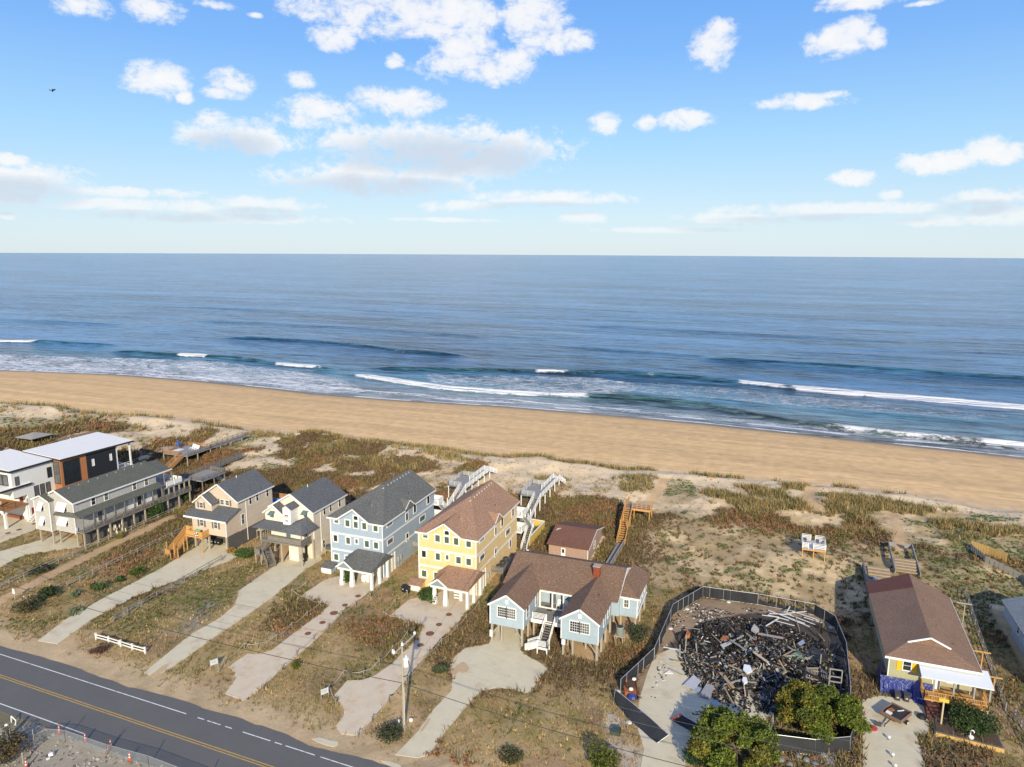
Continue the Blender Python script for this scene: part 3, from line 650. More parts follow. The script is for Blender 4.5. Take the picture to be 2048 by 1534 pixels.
stk = t.m('ADD', t.m('ADD', t.m('MULTIPLY', t.m('SUBTRACT', t.noise(t.vscale(v, .11, .52), 1, 3, .65), .5), .7), t.m('MULTIPLY', t.noise(t.vscale(v, .05, .33), 1, 4, .6), .55)), t.m('ADD', t.m('MULTIPLY', t.noise(t.vscale(v, .012, .075), 1, 3, .6), .55), t.m('MULTIPLY', t.noise(t.vscale(v, .003, .018), 1, 3, .6), .6)))  # light and dark of wave facets painted into the water colour as streaks
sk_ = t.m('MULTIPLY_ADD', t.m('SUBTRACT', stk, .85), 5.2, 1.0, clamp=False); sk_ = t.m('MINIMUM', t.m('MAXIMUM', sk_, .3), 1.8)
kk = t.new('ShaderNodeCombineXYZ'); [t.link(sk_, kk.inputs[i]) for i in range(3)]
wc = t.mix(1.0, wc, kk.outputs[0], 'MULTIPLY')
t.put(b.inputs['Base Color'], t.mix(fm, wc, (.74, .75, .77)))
t.put(b.inputs['Roughness'], t.m('MULTIPLY_ADD', fm, .5, .16)); b.inputs['IOR'].default_value = 1.33
t.put(b.inputs['Specular IOR Level'], t.m('MULTIPLY_ADD', fm, -.3, .36))
h1 = t.noise(t.vscale(v, .13, .40), 1, 6, .66); h2 = t.noise(t.vscale(v, .05, .16), 1, 4, .55); h3 = t.noise(t.vscale(v, .008, .035), 1, 4, .55)
hgt_ = t.m('ADD', t.m('MULTIPLY', h1, .9), t.m('ADD', t.m('MULTIPLY', h2, 3.2), t.m('MULTIPLY', h3, 4.0)))
hgt_ = t.m('ADD', hgt_, t.m('MULTIPLY', t.m('MULTIPLY', fm, nf), .8))
t.link(t.bump(hgt_, 1.0, .75), b.inputs['Normal'])
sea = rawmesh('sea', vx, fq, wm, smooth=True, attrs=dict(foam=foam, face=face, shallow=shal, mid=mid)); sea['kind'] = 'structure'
# ================================================================ BUILDINGS
def fbx(face, pos, a0, a1, b0, b1, d0, d1, mb=None):
    mb = mb or MB()
    if face == 'F': mb.box(a0, a1, pos - d1, pos - d0, b0, b1)
    elif face == 'R': mb.box(pos + d0, pos + d1, a0, a1, b0, b1)
    elif face == 'L': mb.box(pos - d1, pos - d0, a0, a1, b0, b1)
    elif face == 'B': mb.box(a0, a1, pos + d0, pos + d1, b0, b1)
    return mb
def window(parent, face, pos, a0, a1, b0, b1, pane=None, trim=.14, mun=(1, 2), fm=None, arch=False, name='window'):
    fm = fm or wtrim; pane = pane or darkglass
    mb = MB()
    fbx(face, pos, a0 - trim, a0, b0 - trim, b1 + trim, -.02, .06, mb); fbx(face, pos, a1, a1 + trim, b0 - trim, b1 + trim, -.02, .06, mb)
    fbx(face, pos, a0, a1, b0 - trim, b0, -.02, .063, mb); fbx(face, pos, a0, a1, b1, b1 + trim, -.02, .063, mb)
    for i in range(1, mun[0]): x = a0 + (a1 - a0) * i / mun[0]; fbx(face, pos, x - .018, x + .018, b0, b1, 0, .04, mb)
    for i in range(1, mun[1]): z = b0 + (b1 - b0) * i / mun[1]; fbx(face, pos, a0, a1, z - .022, z + .022, 0, .042, mb)
    if arch:
        w = (a1 - a0) / 2; c = (a0 + a1) / 2
        for sgn in (-1, 1):
            pts = [(c + sgn * w, b1)] + [(c + sgn * w * math.cos(q), b1 - w * .45 + w * .45 * math.sin(q)) for q in np.linspace(0, math.pi / 2, 5)]
            if face == 'F': mb.slab([(x, pos - .05, z) for x, z in pts], (0, .05, 0))
            else: mb.slab([(pos + .05, x, z) for x, z in pts], (-.05, 0, 0))
    w = mb.build(name, fm, parent)
    fbx(face, pos, a0, a1, b0, b1, -.02, .02).build('pane', pane, w)
    return w
def posts(parent, pts, w, z0, z1, m, name='post'):
    for x, y in pts:
        zb = z0 if z0 is not None else hz(x, y) - .05
        MB().box(x - w / 2, x + w / 2, y - w / 2, y + w / 2, zb, z1).build(name, m, parent)
def railing(parent, a, b, m, h=1.0, rails=3, step=1.6, pw=.1, panel=None, pick=0, rw=(.05, .11), ends=True):
    a = Vector(a); b = Vector(b); L = (b - a).length; n = max(1, round(L / step)); d = (b - a).normalized()
    for i in range(n + 1):
        if not ends and i in (0, n): continue
        p = a.lerp(b, i / n); MB().beam(p - Vector((0, 0, .05)), p + Vector((0, 0, h + .04)), pw).build('post', m, parent)
    up = Vector((0, 0, 1))
    MB().beam(a + up * h, b + up * h, .09, .06).build('rail', m, parent)
    for k in range(1, rails):
        z = h * k / rails; MB().beam(a + up * z, b + up * z, rw[0], rw[1]).build('rail', m, parent)
    if panel:
        MB().slab([a + up * .12, b + up * .12, b + up * (h - .06), a + up * (h - .06)], d.cross(up) * .03).build('rail_panel', panel, parent)
    if pick:
        mb = MB(); k = int(L / pick)
        for i in range(k):
            p = a.lerp(b, (i + .5) / k); mb.beam(p + up * .1, p + up * (h - .02), .045, .045)
        mb.build('baluster', m, parent, kind='stuff')
def stairs(parent, lo, hi, w, n, m, tm=None, rail=True, rh=.9, rails=3, panel=None, sides=(-1, 1)):
    lo = Vector(lo); hi = Vector(hi); d = hi - lo; f = Vector((d.x, d.y, 0)).normalized(); r = f.cross(Vector((0, 0, 1))); run = Vector((d.x, d.y, 0)).length
    for s in (-1, 1):
        MB().beam(lo + r * s * w / 2 - Vector((0, 0, .08)), hi + r * s * w / 2 - Vector((0, 0, .08)), .06, .28).build('stringer', m, parent)
    for i in range(n):
        p = lo.lerp(hi, (i + .7) / n); MB().beam(p - r * (w / 2 - .04), p + r * (w / 2 - .04), run / n * .92, .05).build('tread', tm or m, parent)
    if rail:
        for s in sides: railing(parent, lo + r * s * (w / 2 + .06), hi + r * s * (w / 2 + .06), m, rh, rails, 2.0, .09, panel)
def vents(parent, pts, m, s=.34):
    for p in pts:
        p = Vector(p); mb = MB(); mb.slab([(p.x - s/2, p.y - s/2, p.z + .05), (p.x + s/2, p.y - s/2, p.z + .05), (p.x + s*.3, p.y + s*.3, p.z + .2), (p.x - s*.3, p.y + s*.3, p.z + .2)], (0, 0, -.3)); mb.build('roof_vent', m, parent)
def pipe(parent, p, h, m=None, r=.07):
    p = Vector(p); MB().cyl(p - Vector((0, 0, .4)), p + Vector((0, 0, h)), r).build('vent_pipe', m or black, parent)
def ac_unit(label, x, y, z, r=.45, h=.95, stand=True, m=None):
    t = thing('air_conditioner', label, 'air conditioner', (x, y, z if not stand else hz(x, y)))
    MB().lathe((x, y, z), [(r * .95, 0), (r, .05), (r, h - .1), (r * .92, h)], 14).build('casing', m or acmetal, t)
    MB().lathe((x, y, z + h), [(r * .8, -.02), (r * .8, .02), (r * .1, .05)], 14).build('fan_grille', black, t)
    if stand:
        mb = MB().box(x - .65, x + .65, y - .65, y + .65, z - .12, z - .01); mb.build('platform', pilewood, t)
        posts(t, [(x + i * .55, y + j * .55) for i in (-1, 1) for j in (-1, 1)], .1, None, z - .12, pilewood, 'leg')
    return t

# ---- the pair of three-storey houses with carports
def tall_house(x0, y0, wallm, roofm, label, ventm, shedlabel):
    x1 = x0 + 10.2; y1 = y0 + 18.9; zt = 9.95
    h = thing('beach_house', label, 'house', (x0 + 5.1, y0 + 9, .45))
    ap = x0 + 4.8
    MB().box(x0, x1, y0, y1, .3, zt).slab([(x0 + 2.1, y0, zt), (x0 + 7.7, y0, zt), (ap, y0, 11.85)], (0, 1.2, 0)).slab([(x1, y0 + 7.4, zt), (x1, y0 + 10.4, zt), (x1, y0 + 8.9, 11.05)], (-1.2, 0, 0)).build('wall', wallm, h)
    c = x0 + 5.1; zr = 13.35; e = .45; hy = y0 + 9.6; rz = zt - .03
    s = .16
    MB().slab([(x1 + e, y0 - e, rz), (x1 + e, y1 + .2, rz), (c, y1 + .2, zr), (c, hy, zr)], (0, 0, s)) \
        .slab([(x0 - e, y1 + .2, rz), (x0 - e, y0 - e, rz), (c, hy, zr), (c, y1 + .2, zr)], (0, 0, s)) \
        .slab([(x0 - e, y0 - e, rz), (ap - 2.9, y0 - e, rz), (ap - 2.9, y0 + .1, rz + (e + .1) * (zr - rz) / (hy - y0 + e)), (ap + 2.9, y0 + .1, rz + (e + .1) * (zr - rz) / (hy - y0 + e)), (ap + 2.9, y0 - e, rz), (x1 + e, y0 - e, rz), (c, hy, zr)], (0, 0, s)).build('roof', roofm, h)
    MB().slab([(ap - 3.1, y0 - .5, 9.95), (ap, y0 - .5, 12.0), (ap, y0 + 6.2, 12.0), (ap - 3.1, y0 + .2, 9.95)], (0, 0, .14)) \
        .slab([(ap + 3.1, y0 - .5, 9.95), (ap + 3.1, y0 + .2, 9.95), (ap, y0 + 6.2, 12.0), (ap, y0 - .5, 12.0)], (0, 0, .14)).build('gable_roof', roofm, h)
    MB().beam((ap - 3.15, y0 - .53, 9.93), (ap, y0 - .53, 12.02), .05, .26).beam((ap + 3.15, y0 - .53, 9.93), (ap, y0 - .53, 12.02), .05, .26).build('gable_trim', wtrim, h)
    MB().slab([(x1 + .4, y0 + 7.1, 9.95), (x1 - 2.2, y0 + 7.1, 10.0), (x1 - 2.6, y0 + 8.9, 11.25), (x1 + .4, y0 + 8.9, 11.25)], (0, 0, .12)) \
        .slab([(x1 + .4, y0 + 10.7, 9.95), (x1 + .4, y0 + 8.9, 11.25), (x1 - 2.6, y0 + 8.9, 11.25), (x1 - 2.2, y0 + 10.7, 10.0)], (0, 0, .12)).build('dormer_roof', roofm, h)
    MB().beam((x1 + .42, y0 + 7.05, 9.93), (x1 + .42, y0 + 8.9, 11.27), .05, .22).beam((x1 + .42, y0 + 10.75, 9.93), (x1 + .42, y0 + 8.9, 11.27), .05, .22).build('gable_trim', wtrim, h)
    # fascia + bands + corner boards
    MB().box(x0 - e, ap - 3.1, y0 - e - .04, y0 - e, rz - .13, rz + .15).build('fascia', wtrim, h); MB().box(ap + 3.1, x1 + e + .04, y0 - e - .04, y0 - e, rz - .13, rz + .15).build('fascia', wtrim, h)
    MB().box(x1 + e, x1 + e + .04, y0 - e, y0 + 7.05, rz - .13, rz + .15).build('fascia', wtrim, h); MB().box(x1 + e, x1 + e + .04, y0 + 10.75, y1 + .2, rz - .13, rz + .15).build('fascia', wtrim, h)
    for z in (7.02, 4.05):
        fbx('F', y0, x0 - .03, x1 + .03, z, z + .3, -.02, .035).build('band_board', wtrim, h); fbx('R', x1, y0 + .03, y1, z, z + .3, -.02, .03).build('band_board', wtrim, h)
    for x in (x0, x1): MB().box(x - .1, x + .04 if x == x1 else x + .1, y0 - .045, y0 + .1, .4, zt - .05).build('corner_board', wtrim, h)
    F = lambda a0, a1, b0, b1, p=greenglass, **k: window(h, 'F', y0, x0 + a0, x0 + a1, b0, b1, p, .2, **k)
    F(.86, 1.64, 9.05, 9.8); F(3.05, 3.85, 8.72, 9.82, mun=(1, 1)); F(4.7, 5.46, 8.7, 9.76, mun=(1, 1)); F(4.72, 5.48, 10.12, 10.78, darkglass, mun=(1, 1), arch=True)
    F(6.35, 7.12, 8.68, 9.8, mun=(1, 1)); F(8.52, 9.3, 8.65, 9.76, mun=(1, 1))
    for a0, a1, b0, b1, p in ((.56, 1.28, 5.66, 6.76, darkglass), (3.08, 3.82, 5.58, 6.7, greenglass), (4.88, 5.36, 5.9, 6.65, greyglass), (6.73, 7.52, 5.57, 6.67, greenglass), (8.5, 9.3, 5.56, 6.66, greenglass)): F(a0, a1, b0, b1, p, mun=(1, 1))
    F(.5, 1.32, 2.23, 3.3, mun=(1, 1)); F(2.75, 3.5, 2.3, 3.3, mun=(1, 1))
    Rw = lambda a0, a1, b0, b1, p=darkglass, tr=.16, **k: window(h, 'R', x1, y0 + a0, y0 + a1, b0, b1, p, tr, **k)
    Rw(1.5, 3.3, 9.0, 9.5, greyglass, mun=(1, 1)); Rw(8.0, 8.75, 7.7, 9.0, mun=(1, 1)); Rw(8.0, 8.75, 9.3, 10.15, mun=(1, 1)); Rw(10.9, 11.8, 8.1, 9.6, mun=(1, 1)); Rw(16.2, 17.2, 8.0, 9.5, mun=(1, 1))
    Rw(1.5, 3.3, 5.75, 6.55, greyglass, mun=(1, 1)); Rw(7.95, 8.75, 3.9, 5.2, mun=(1, 1)); Rw(13.2, 15.2, 5.5, 6.4, greyglass, mun=(1, 1)); Rw(15.0, 15.8, 2.6, 3.9, mun=(1, 1))
    # carport in front of the right half
    cx0, cx1, cy = x0 + 6.2, x1 + .7, y0 - 4.9
    MB().slab([(cx0 - .2, cy, 3.6), (cx1, cy, 3.6), (cx1, y0 - .02, 4.85), (x0 + 5.3, y0 - .02, 4.85)], (0, 0, .14)) \
        .slab([(cx0 - .2, cy, 3.6), (x0 + 5.3, y0 - .02, 4.85), (x0 + 3.4, y0 - .02, 3.5), (x0 + 4.6, cy + .4, 3.5)], (0, 0, .14)) \
        .slab([(cx1, y0 - .02, 4.85), (cx1, cy, 3.6), (cx1 + .001, y0 + 2.2, 3.7)], (-.6, 0, 0)).build('carport_roof', roofm, h)
    MB().box(cx0 - .1, cx1, cy + .03, cy + .1, 3.3, 3.62).build('carport_fascia', wtrim, h)
    px = x0 + 5.9
    MB().slab([(px - 1.55, cy - .25, 3.75), (px, cy - .25, 4.85), (px, cy + 3.2, 4.85), (px - 1.55, cy + 2.0, 3.75)], (0, 0, .12)).slab([(px + 1.55, cy - .25, 3.75), (px + 1.55, cy + 2, 3.75), (px, cy + 3.2, 4.85), (px, cy - .25, 4.85)], (0, 0, .12)).build('porch_gable_roof', roofm, h)
    MB().beam((px - 1.6, cy - .28, 3.75), (px, cy - .28, 4.9), .06, .24).beam((px + 1.6, cy - .28, 3.75), (px, cy - .28, 4.9), .06, .24).box(px - 1.3, px + 1.3, cy - .24, cy - .12, 3.45, 3.75).build('gable_trim', wtrim, h)
    MB().slab([(px - 1.3, cy - .15, 3.75), (px + 1.3, cy - .15, 3.75), (px, cy - .15, 4.7)], (0, .06, 0)).build('gable_panel', mat('slate_panel', (.22, .27, .28), .6, .1), h)
    for (x, y, taper) in ((x0 + 5.05, cy + .4, 1), (x0 + 6.95, cy + .4, 1), (x1 + .45, cy + .4, 0), (x1 + .5, cy + 2.8, 0), (x1 + .5, y0 + .45, 0)):
        w1 = .33 if taper else .22; w2 = .2 if taper else .22
        MB().slab([(x - w1, y - w1, .5), (x + w1, y - w1, .5), (x + w1, y + w1, .5), (x - w1, y + w1, .5)], (0, 0, .9)).add([(x + i * a, y + j * a, z) for a, z in ((w1 * .9, 1.4), (w2, 3.5)) for i, j in ((-1, -1), (1, -1), (1, 1), (-1, 1))], [(0, 1, 5, 4), (1, 2, 6, 5), (2, 3, 7, 6), (3, 0, 4, 7)]).build('column', white, h)
    for k in range(5): MB().box(x0 + 7.35, x0 + 8.35, y0 - 2.4 + k * .02, y0 - 2.34 + k * .02, .75 + k * .46, 1.0 + k * .46).build('slat', wtrim, h)
    MB().box(x0 + 8.35, x0 + 8.8, y0 - 2.5, y0 - 2.1, .5, 3.4).build('column', white, h)
    fbx('F', y0, x0 + 4.3, x0 + 5.6, .5, 2.6, -.02, .05).build('door', mat('door_white', (.7, .7, .68), .5, .1), h)
    fbx('F', y0, x0 + 6.6, x0 + 9.7, .5, 3.0, -.02, .03).build('garage_door', mat('garage_cream', (.68, .62, .5), .6, .08), h)
    # pillars and door on the side of the ground floor
    for k, y in enumerate((y0 + 1.6, y0 + 2.6, y0 + 3.6)): fbx('R', x1, y, y + .3, .5, 3.7, -.02, .12).build('pilaster', white, h)
    fbx('R', x1, y0 + 1.9, y0 + 2.6, .5, 3.4, -.02, .05).build('door', mat('garage_cream', (.68, .62, .5)), h)
    fbx('R', x1, y0 + 2.9, y0 + 3.6, .5, 3.4, -.02, .05).build('door', mat('garage_cream', (.68, .62, .5)), h)
    vents(h, [(c + .5, hy + .3 + k * 1.12, zr - .22) for k in range(8)], ventm)
    vents(h, [(c - .9, hy - 1.1, zr - .72), (c + .5, hy - 1.3, zr - .35), (ap + 1.1, y0 + 3.7, 11.35), (x1 - 1.2, y0 + 7.4, 10.65)], ventm)
    pipe(h, (x1 - 1.6, y0 + 12, 10.9), .7); 
    # decks and stairs behind
    d0_, d1_ = y1, y1 + 2.4
    for z in (3.9, 6.9): MB().box(x0 + .5, x1 + .9, d0_, d1_, z, z + .22).build('deck', white, h)
    posts(h, [(x1 + .8, d1_ - .1), (x0 + .6, d1_ - .1), (x1 - 4, d1_ - .1)], .22, None, 8.0, white)
    for z in (4.1, 7.1):
        railing(h, (x1 + .85, d0_ + .1, z), (x1 + .85, d1_ - .1, z), wtrim, 1.0, 2, 2.4, .12, white)
        railing(h, (x0 + .6, d1_ - .1, z), (x1 + .8, d1_ - .1, z), wtrim, 1.0, 2, 3.0, .12, white)
    stairs(h, (x1 + 1.5, y1 + 3.6, 4.0), (x1 + 1.5, y1 + .2, 7.0), 1.0, 13, white, paledeck, True, .9, 2, white)
    stairs(h, (x1 + 1.5, y1 - .4, 1.0), (x1 + 1.5, y1 + 3.2, 4.0), 1.0, 13, white, paledeck, True, .9, 2, white)
    # bin store beside the porch
    b = thing('bin_store', shedlabel, 'shed', (x0 + .3, y0 - 1.2, .45))
    MB().box(x0 - .9, x0 + 1.2, y0 - 2.0, y0 - .5, .4, 1.45).build('wall', wallm, b); MB().slab([(x0 - 1.05, y0 - 2.15, 1.47), (x0 + 1.35, y0 - 2.15, 1.47), (x0 + 1.35, y0 - .35, 1.9), (x0 - 1.05, y0 - .35, 1.9)], (0, 0, .1)).build('roof', roofm, b)
    MB().box(x0 - .8, x0 + 1.1, y0 - 2.04, y0 - 2.0, .5, 1.4).build('door', white, b)
    return h
yel = siding('yellow_siding', (.84, .60, .29)); blu = siding('blue_siding', (.37, .455, .545))
tanroof = shingles('tan_shingles', (.40, .24, .155), (.32, .18, .115), (.50, .335, .235)); greyroof = shingles('charcoal_shingles', (.16, .162, .150), (.125, .125, .118), (.25, .24, .215))
slateroof = shingles('slate_shingles', (.14, .148, .155), (.11, .115, .122), (.20, .20, .20)); brownroof = shingles('brown_shingles', (.24, .15, .098), (.20, .12, .078), (.34, .225, .155))
oldroof = shingles('old_brown_shingles', (.27, .17, .115), (.235, .145, .10), (.32, .205, .145)); greenroof = shingles('grey_green_shingles', (.135, .138, .115), (.115, .118, .10), (.17, .17, .145))
pinkroof = shingles('red_brown_shingles', (.21, .10, .07), (.18, .088, .062), (.24, .13, .09)); lightgrey = shingles('light_grey_shingles', (.26, .29, .30), (.23, .26, .27), (.31, .33, .33))
tall_house(-52.0, 97.1, yel, tanroof, 'tall yellow three-storey beach house with a tan shingle roof', mat('vent_tan', (.55, .42, .34), .6), 'small yellow bin store with tan roof beside the black bins')
tall_house(-69.1, 97.4, blu, greyroof, 'tall light blue three-storey beach house with a dark grey roof', mat('vent_grey', (.38, .38, .36), .6), 'small blue bin store with grey roof beside the blue house porch')
m_ = thing('swing_seat', 'white hanging object under the blue house carport', 'swing', (-61, 94.6, .5)); MB().lathe((-61, 94.6, .6), [(.1, 0), (.45, .35), (.5, .9), (.3, 1.4)], 10).build('cover', white, m_)

# ---- beige house and cream house on piles
def pile_house(x0, x1, yb, yf2, yb2, wallm, sidem, roofm, label, ventm, cream):
    xr = x1; zl = 3.45; c = (x0 + x1) / 2 + (.05)
    h = thing('beach_house', label, 'house', (c, yb2 - 4, .45))
    MB().box(x0, x1, yf2, yb2, zl, 9.35).slab([(x0, yf2, 9.35), (x1, yf2, 9.35), (c, yf2, 12.05)], (0, yb2 - yf2, 0)).build('wall', wallm, h)
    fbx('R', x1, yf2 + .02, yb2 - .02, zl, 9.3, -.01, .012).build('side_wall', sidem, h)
    e = .35; sl = (12.05 - 9.35) / ((x1 - x0) / 2); ez = 9.35 - e * sl
    MB().slab([(x1 + e, yf2 - .4, ez), (x1 + e, yb2 + .3, ez), (c, yb2 + .3, 12.1), (c, yf2 - .4, 12.1)], (0, 0, .15)).slab([(x0 - e, yb2 + .3, ez), (x0 - e, yf2 - .4, ez), (c, yf2 - .4, 12.1), (c, yb2 + .3, 12.1)], (0, 0, .15)).build('roof', roofm, h)
    MB().beam((x1 + e, yf2 - .43, ez), (c, yf2 - .43, 12.15), .05, .24).beam((x0 - e, yf2 - .43, ez), (c, yf2 - .43, 12.15), .05, .24).build('gable_trim', wtrim, h)
    MB().box(x1 + e, x1 + e + .05, yf2 - .4, yb2 + .3, ez - .05, ez + .2).build('fascia', wtrim, h)
    for xx, s_ in ((x1, -1), (x0, 1)): MB().slab([(xx + s_ * 0, yf2 - .1, 9.3), (xx + s_ * 1.1, yf2 - .1, 9.3), (xx + s_ * .7, yf2 - .1, 9.78)], (0, .1, 0)).build('gable_bracket', mat('bracket_grey', (.25, .22, .2), .7), h)  # plain dark grey triangular brackets at both gable ends
    # projecting bay, upper left
    bx0, bx1, by = x0 + .1, x0 + 4.0, yf2 - 1.7
    MB().box(bx0, bx1, by, yf2 + .1, 6.6, 8.85).slab([(bx0, by, 8.85), (bx1, by, 8.85), ((bx0 + bx1) / 2, by, 10.2)], (0, 1.8, 0)).build('bay', wallm, h)
    bc = (bx0 + bx1) / 2
    MB().slab([(bx1 + .3, by - .35, 8.65), (bx1 + .3, yf2, 8.65), (bc, yf2, 10.25), (bc, by - .35, 10.25)], (0, 0, .13)).slab([(bx0 - .3, yf2, 8.65), (bx0 - .3, by - .35, 8.65), (bc, by - .35, 10.25), (bc, yf2, 10.25)], (0, 0, .13)).build('bay_roof', roofm, h)
    MB().beam((bx1 + .3, by - .38, 8.65), (bc, by - .38, 10.3), .05, .22).beam((bx0 - .3, by - .38, 8.65), (bc, by - .38, 10.3), .05, .22).build('gable_trim', wtrim, h)
    for y_, z_ in ((yf2 + 3.0, 7.7), (yf2 + 4.9, 7.7), (yf2 + 7.8, 7.6)): window(h, 'R', x1, y_, y_ + .62, z_, z_ + 1.5, darkglass, .09)
    vents(h, [(c + .45, yf2 + 1.6 + k * 1.75, 11.75) for k in range(5)], ventm); pipe(h, (c + .3, yf2 + 4.4, 11.9), .6, white)
    fbx('R', x1, yf2 + 2.0, yf2 + 2.1, zl - 2.4, 9.2, 0, .08).build('downpipe', white, h)
    posts(h, [(x, y) for x in (x0 + .2, c, x1 - .2) for y in (yf2 + .3, yf2 + 4, yb2 - .2)], .28, None, zl, pilewood, 'pile')
    return h
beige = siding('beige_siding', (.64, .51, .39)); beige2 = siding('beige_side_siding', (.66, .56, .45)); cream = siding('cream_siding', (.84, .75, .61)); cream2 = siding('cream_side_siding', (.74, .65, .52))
bw = mat('black_vent', (.03, .03, .032), .6)
H = pile_house(-98.9, -90.4, 0, 99.2, 108.7, beige, beige2, slateroof, 'tan sided house on piles with grey roof and pine stairs', bw, False)
shut = mat('brown_shutter', (.16, .125, .09), .7)
MB().box(-98.2, -90.4, 95.9, 99.2, 3.55, 6.55).slab([(-98.2, 95.9, 6.5), (-98.2, 99.2, 6.5), (-98.2, 99.2, 7.7)], (7.8, 0, 0)).build('lower_wall', beige, H)
MB().slab([(-99.7, 95.4, 6.55), (-90.0, 95.4, 6.55), (-90.0, 99.25, 7.85), (-99.7, 99.25, 7.85)], (0, 0, .14)).build('lower_roof', slateroof, H)
MB().box(-99.72, -89.98, 95.35, 95.41, 6.4, 6.72).build('fascia', wtrim, H)
window(H, 'F', 97.5, -97.75, -96.95, 7.75, 8.75, greyglass, .09); window(H, 'F', 99.2, -94.4, -93.6, 8.25, 9.15, greyglass, .09); window(H, 'F', 99.2, -93.2, -92.4, 8.25, 9.15, greyglass, .09)
for a in (-98.25, -96.85): fbx('F', 97.5, a, a + .35, 7.7, 8.85, 0, .05).build('shutter', shut, H)
for a in (-94.95, -92.25): fbx('F', 99.2, a, a + .35, 8.15, 9.25, 0, .05).build('shutter', shut, H)
window(H, 'F', 95.9, -96.35, -95.55, 5.0, 6.35, greyglass, .09); window(H, 'F', 95.9, -93.1, -92.35, 4.95, 6.35, greyglass, .09)
for a in (-96.9, -95.45, -93.6, -92.2): fbx('F', 95.9, a, a + .38, 4.85, 6.4, 0, .05).build('shutter', shut, H)
window(H, 'R', -90.4, 99.9, 100.6, 4.55, 6.45, greyglass, .1)
MB().box(-90.46, -90.36, 95.85, 96.0, 3.5, 6.6).build('corner_board', wtrim, H)
posts(H, [(-94.7, 96.1), (-90.55, 96.0), (-98.0, 96.2), (-98.0, 99)], .3, None, 3.55, pilewood, 'pile')
fbx('R', -90.45, 96.2, 108.5, .6, 3.5, -.1, 0).build('lattice', boards('lattice_boards', (.16, .15, .14), (.10, .095, .09), .2, .12), H)
fbx('F', 99.2, -97.5, -93.2, .5, 3.4, -.1, 0).build('store_wall', boards('lattice_boards2', (.10, .09, .08), (.07, .065, .06), .4, .12), H)
fbx('F', 98.4, -93.1, -91.8, .5, 3.4, -.1, 0).build('door', cream, H)
# pine deck and stairs on its left
D_ = thing('pine_stairs', 'new orange pine stairs and landing in front of the tan house', 'stairs', (-98, 94, .4))
MB().box(-98.4, -94.4, 94.2, 95.85, 3.3, 3.55).build('deck', newwood, D_)
railing(D_, (-98.2, 94.25, 3.55), (-94.5, 94.25, 3.55), newwood, 1.0, 2, 1.9, .1, newwood); railing(D_, (-94.45, 94.3, 3.55), (-94.45, 95.8, 3.55), newwood, 1.0, 2, 1.5, .1, newwood); railing(D_, (-99.7, 95.8, 3.55), (-98.2, 95.85, 3.55), newwood, 1.0, 2, 1.5, .1, newwood)
stairs(D_, (-99.0, 91.6, 1.1), (-99.0, 95.4, 3.5), 1.2, 14, newwood, redwood, True, .95, 2, newwood)
MB().box(-99.75, -97.8, 90.9, 92.2, 1.0, 1.12).build('landing', redwood, D_); posts(D_, [(-99.6, 91), (-97.9, 91), (-98.3, 93.6), (-94.6, 94.3), (-98.2, 94.3)], .14, None, 3.3, newwood)
stairs(D_, (-97.3, 90.4, .55), (-98.3, 91.2, 1.1), 1.1, 3, newwood, redwood, True, .9, 2, newwood)
railing(D_, (-99.8, 90.8, 1.1), (-98.6, 90.5, 1.1), newwood, .95, 2, 1.2, .1, newwood)
T_ = thing('pool_float', 'green inflatable turtle float on the pine landing', 'pool float', (-96.3, 94.9, 3.6)); MB().lathe((-96.3, 94.9, 3.9), [(.25, 0), (.6, .15), (.65, .35), (.4, .6), (.1, .7)], 10).build('body', mat('float_green', (.18, .45, .14), .5), T_); MB().lathe((-95.6, 94.8, 4.3), [(.1, 0), (.22, .15), (.2, .35), (.05, .42)], 8).build('head', mat('float_green', (.18, .45, .14)), T_)
T_ = thing('swim_ring', 'black and white round swim ring on pine landing rail', 'swim ring', (-95.7, 94.1, 4.0))
for k in range(8):
    a0, a1 = k * math.pi / 4, (k + 1) * math.pi / 4
    MB().cyl((-95.7 + .33 * math.cos(a0), 94.12, 4.05 + .33 * math.sin(a0)), (-95.7 + .33 * math.cos(a1), 94.12, 4.05 + .33 * math.sin(a1)), .12).build('segment', white if k % 2 else black, T_)
ac_unit('beige air conditioner on a raised stand beside the tan house', -88.9, 103.2, 2.6, .5, 1.0, m=mat('ac_beige', (.42, .39, .32), .5, .1)); ac_unit('dark air conditioner behind the beige one on the stand', -88.9, 105.0, 2.6, .45, .9, m=mat('ac_dark', (.12, .12, .12), .5, .1))
# deck with a blue pool behind the tan house
B_ = thing('back_deck', 'wooden back deck with pine rail behind the tan house', 'deck', (-91, 111, 3)); MB().box(-95, -88.8, 108.8, 113.5, 4.6, 4.85).build('deck', redwood, B_)
railing(B_, (-88.9, 108.9, 4.85), (-88.9, 113.4, 4.85), newwood, 1.1, 2, 1.5, .1, redwood); railing(B_, (-95, 113.4, 4.85), (-88.9, 113.4, 4.85), newwood, 1.1, 2, 1.5, .1, redwood); posts(B_, [(-89, 109.2), (-89, 113.2), (-94.5, 113.2)], .2, None, 4.6, pilewood); fbx('R', -89.1, 108.9, 113.4, .9, 4.6, 0, .05).build('skirt', greywood, B_)
T_ = thing('wading_pool', 'small blue pool on the deck behind the tan house', 'pool', (-91, 110.6, 4.9)); MB().lathe((-90.9, 110.7, 4.9), [(1.3, 0), (1.4, .6), (1.2, .62), (1.15, .35)], 16).build('pool_wall', mat('pool_blue', (.02, .16, .42), .3, .1), T_)

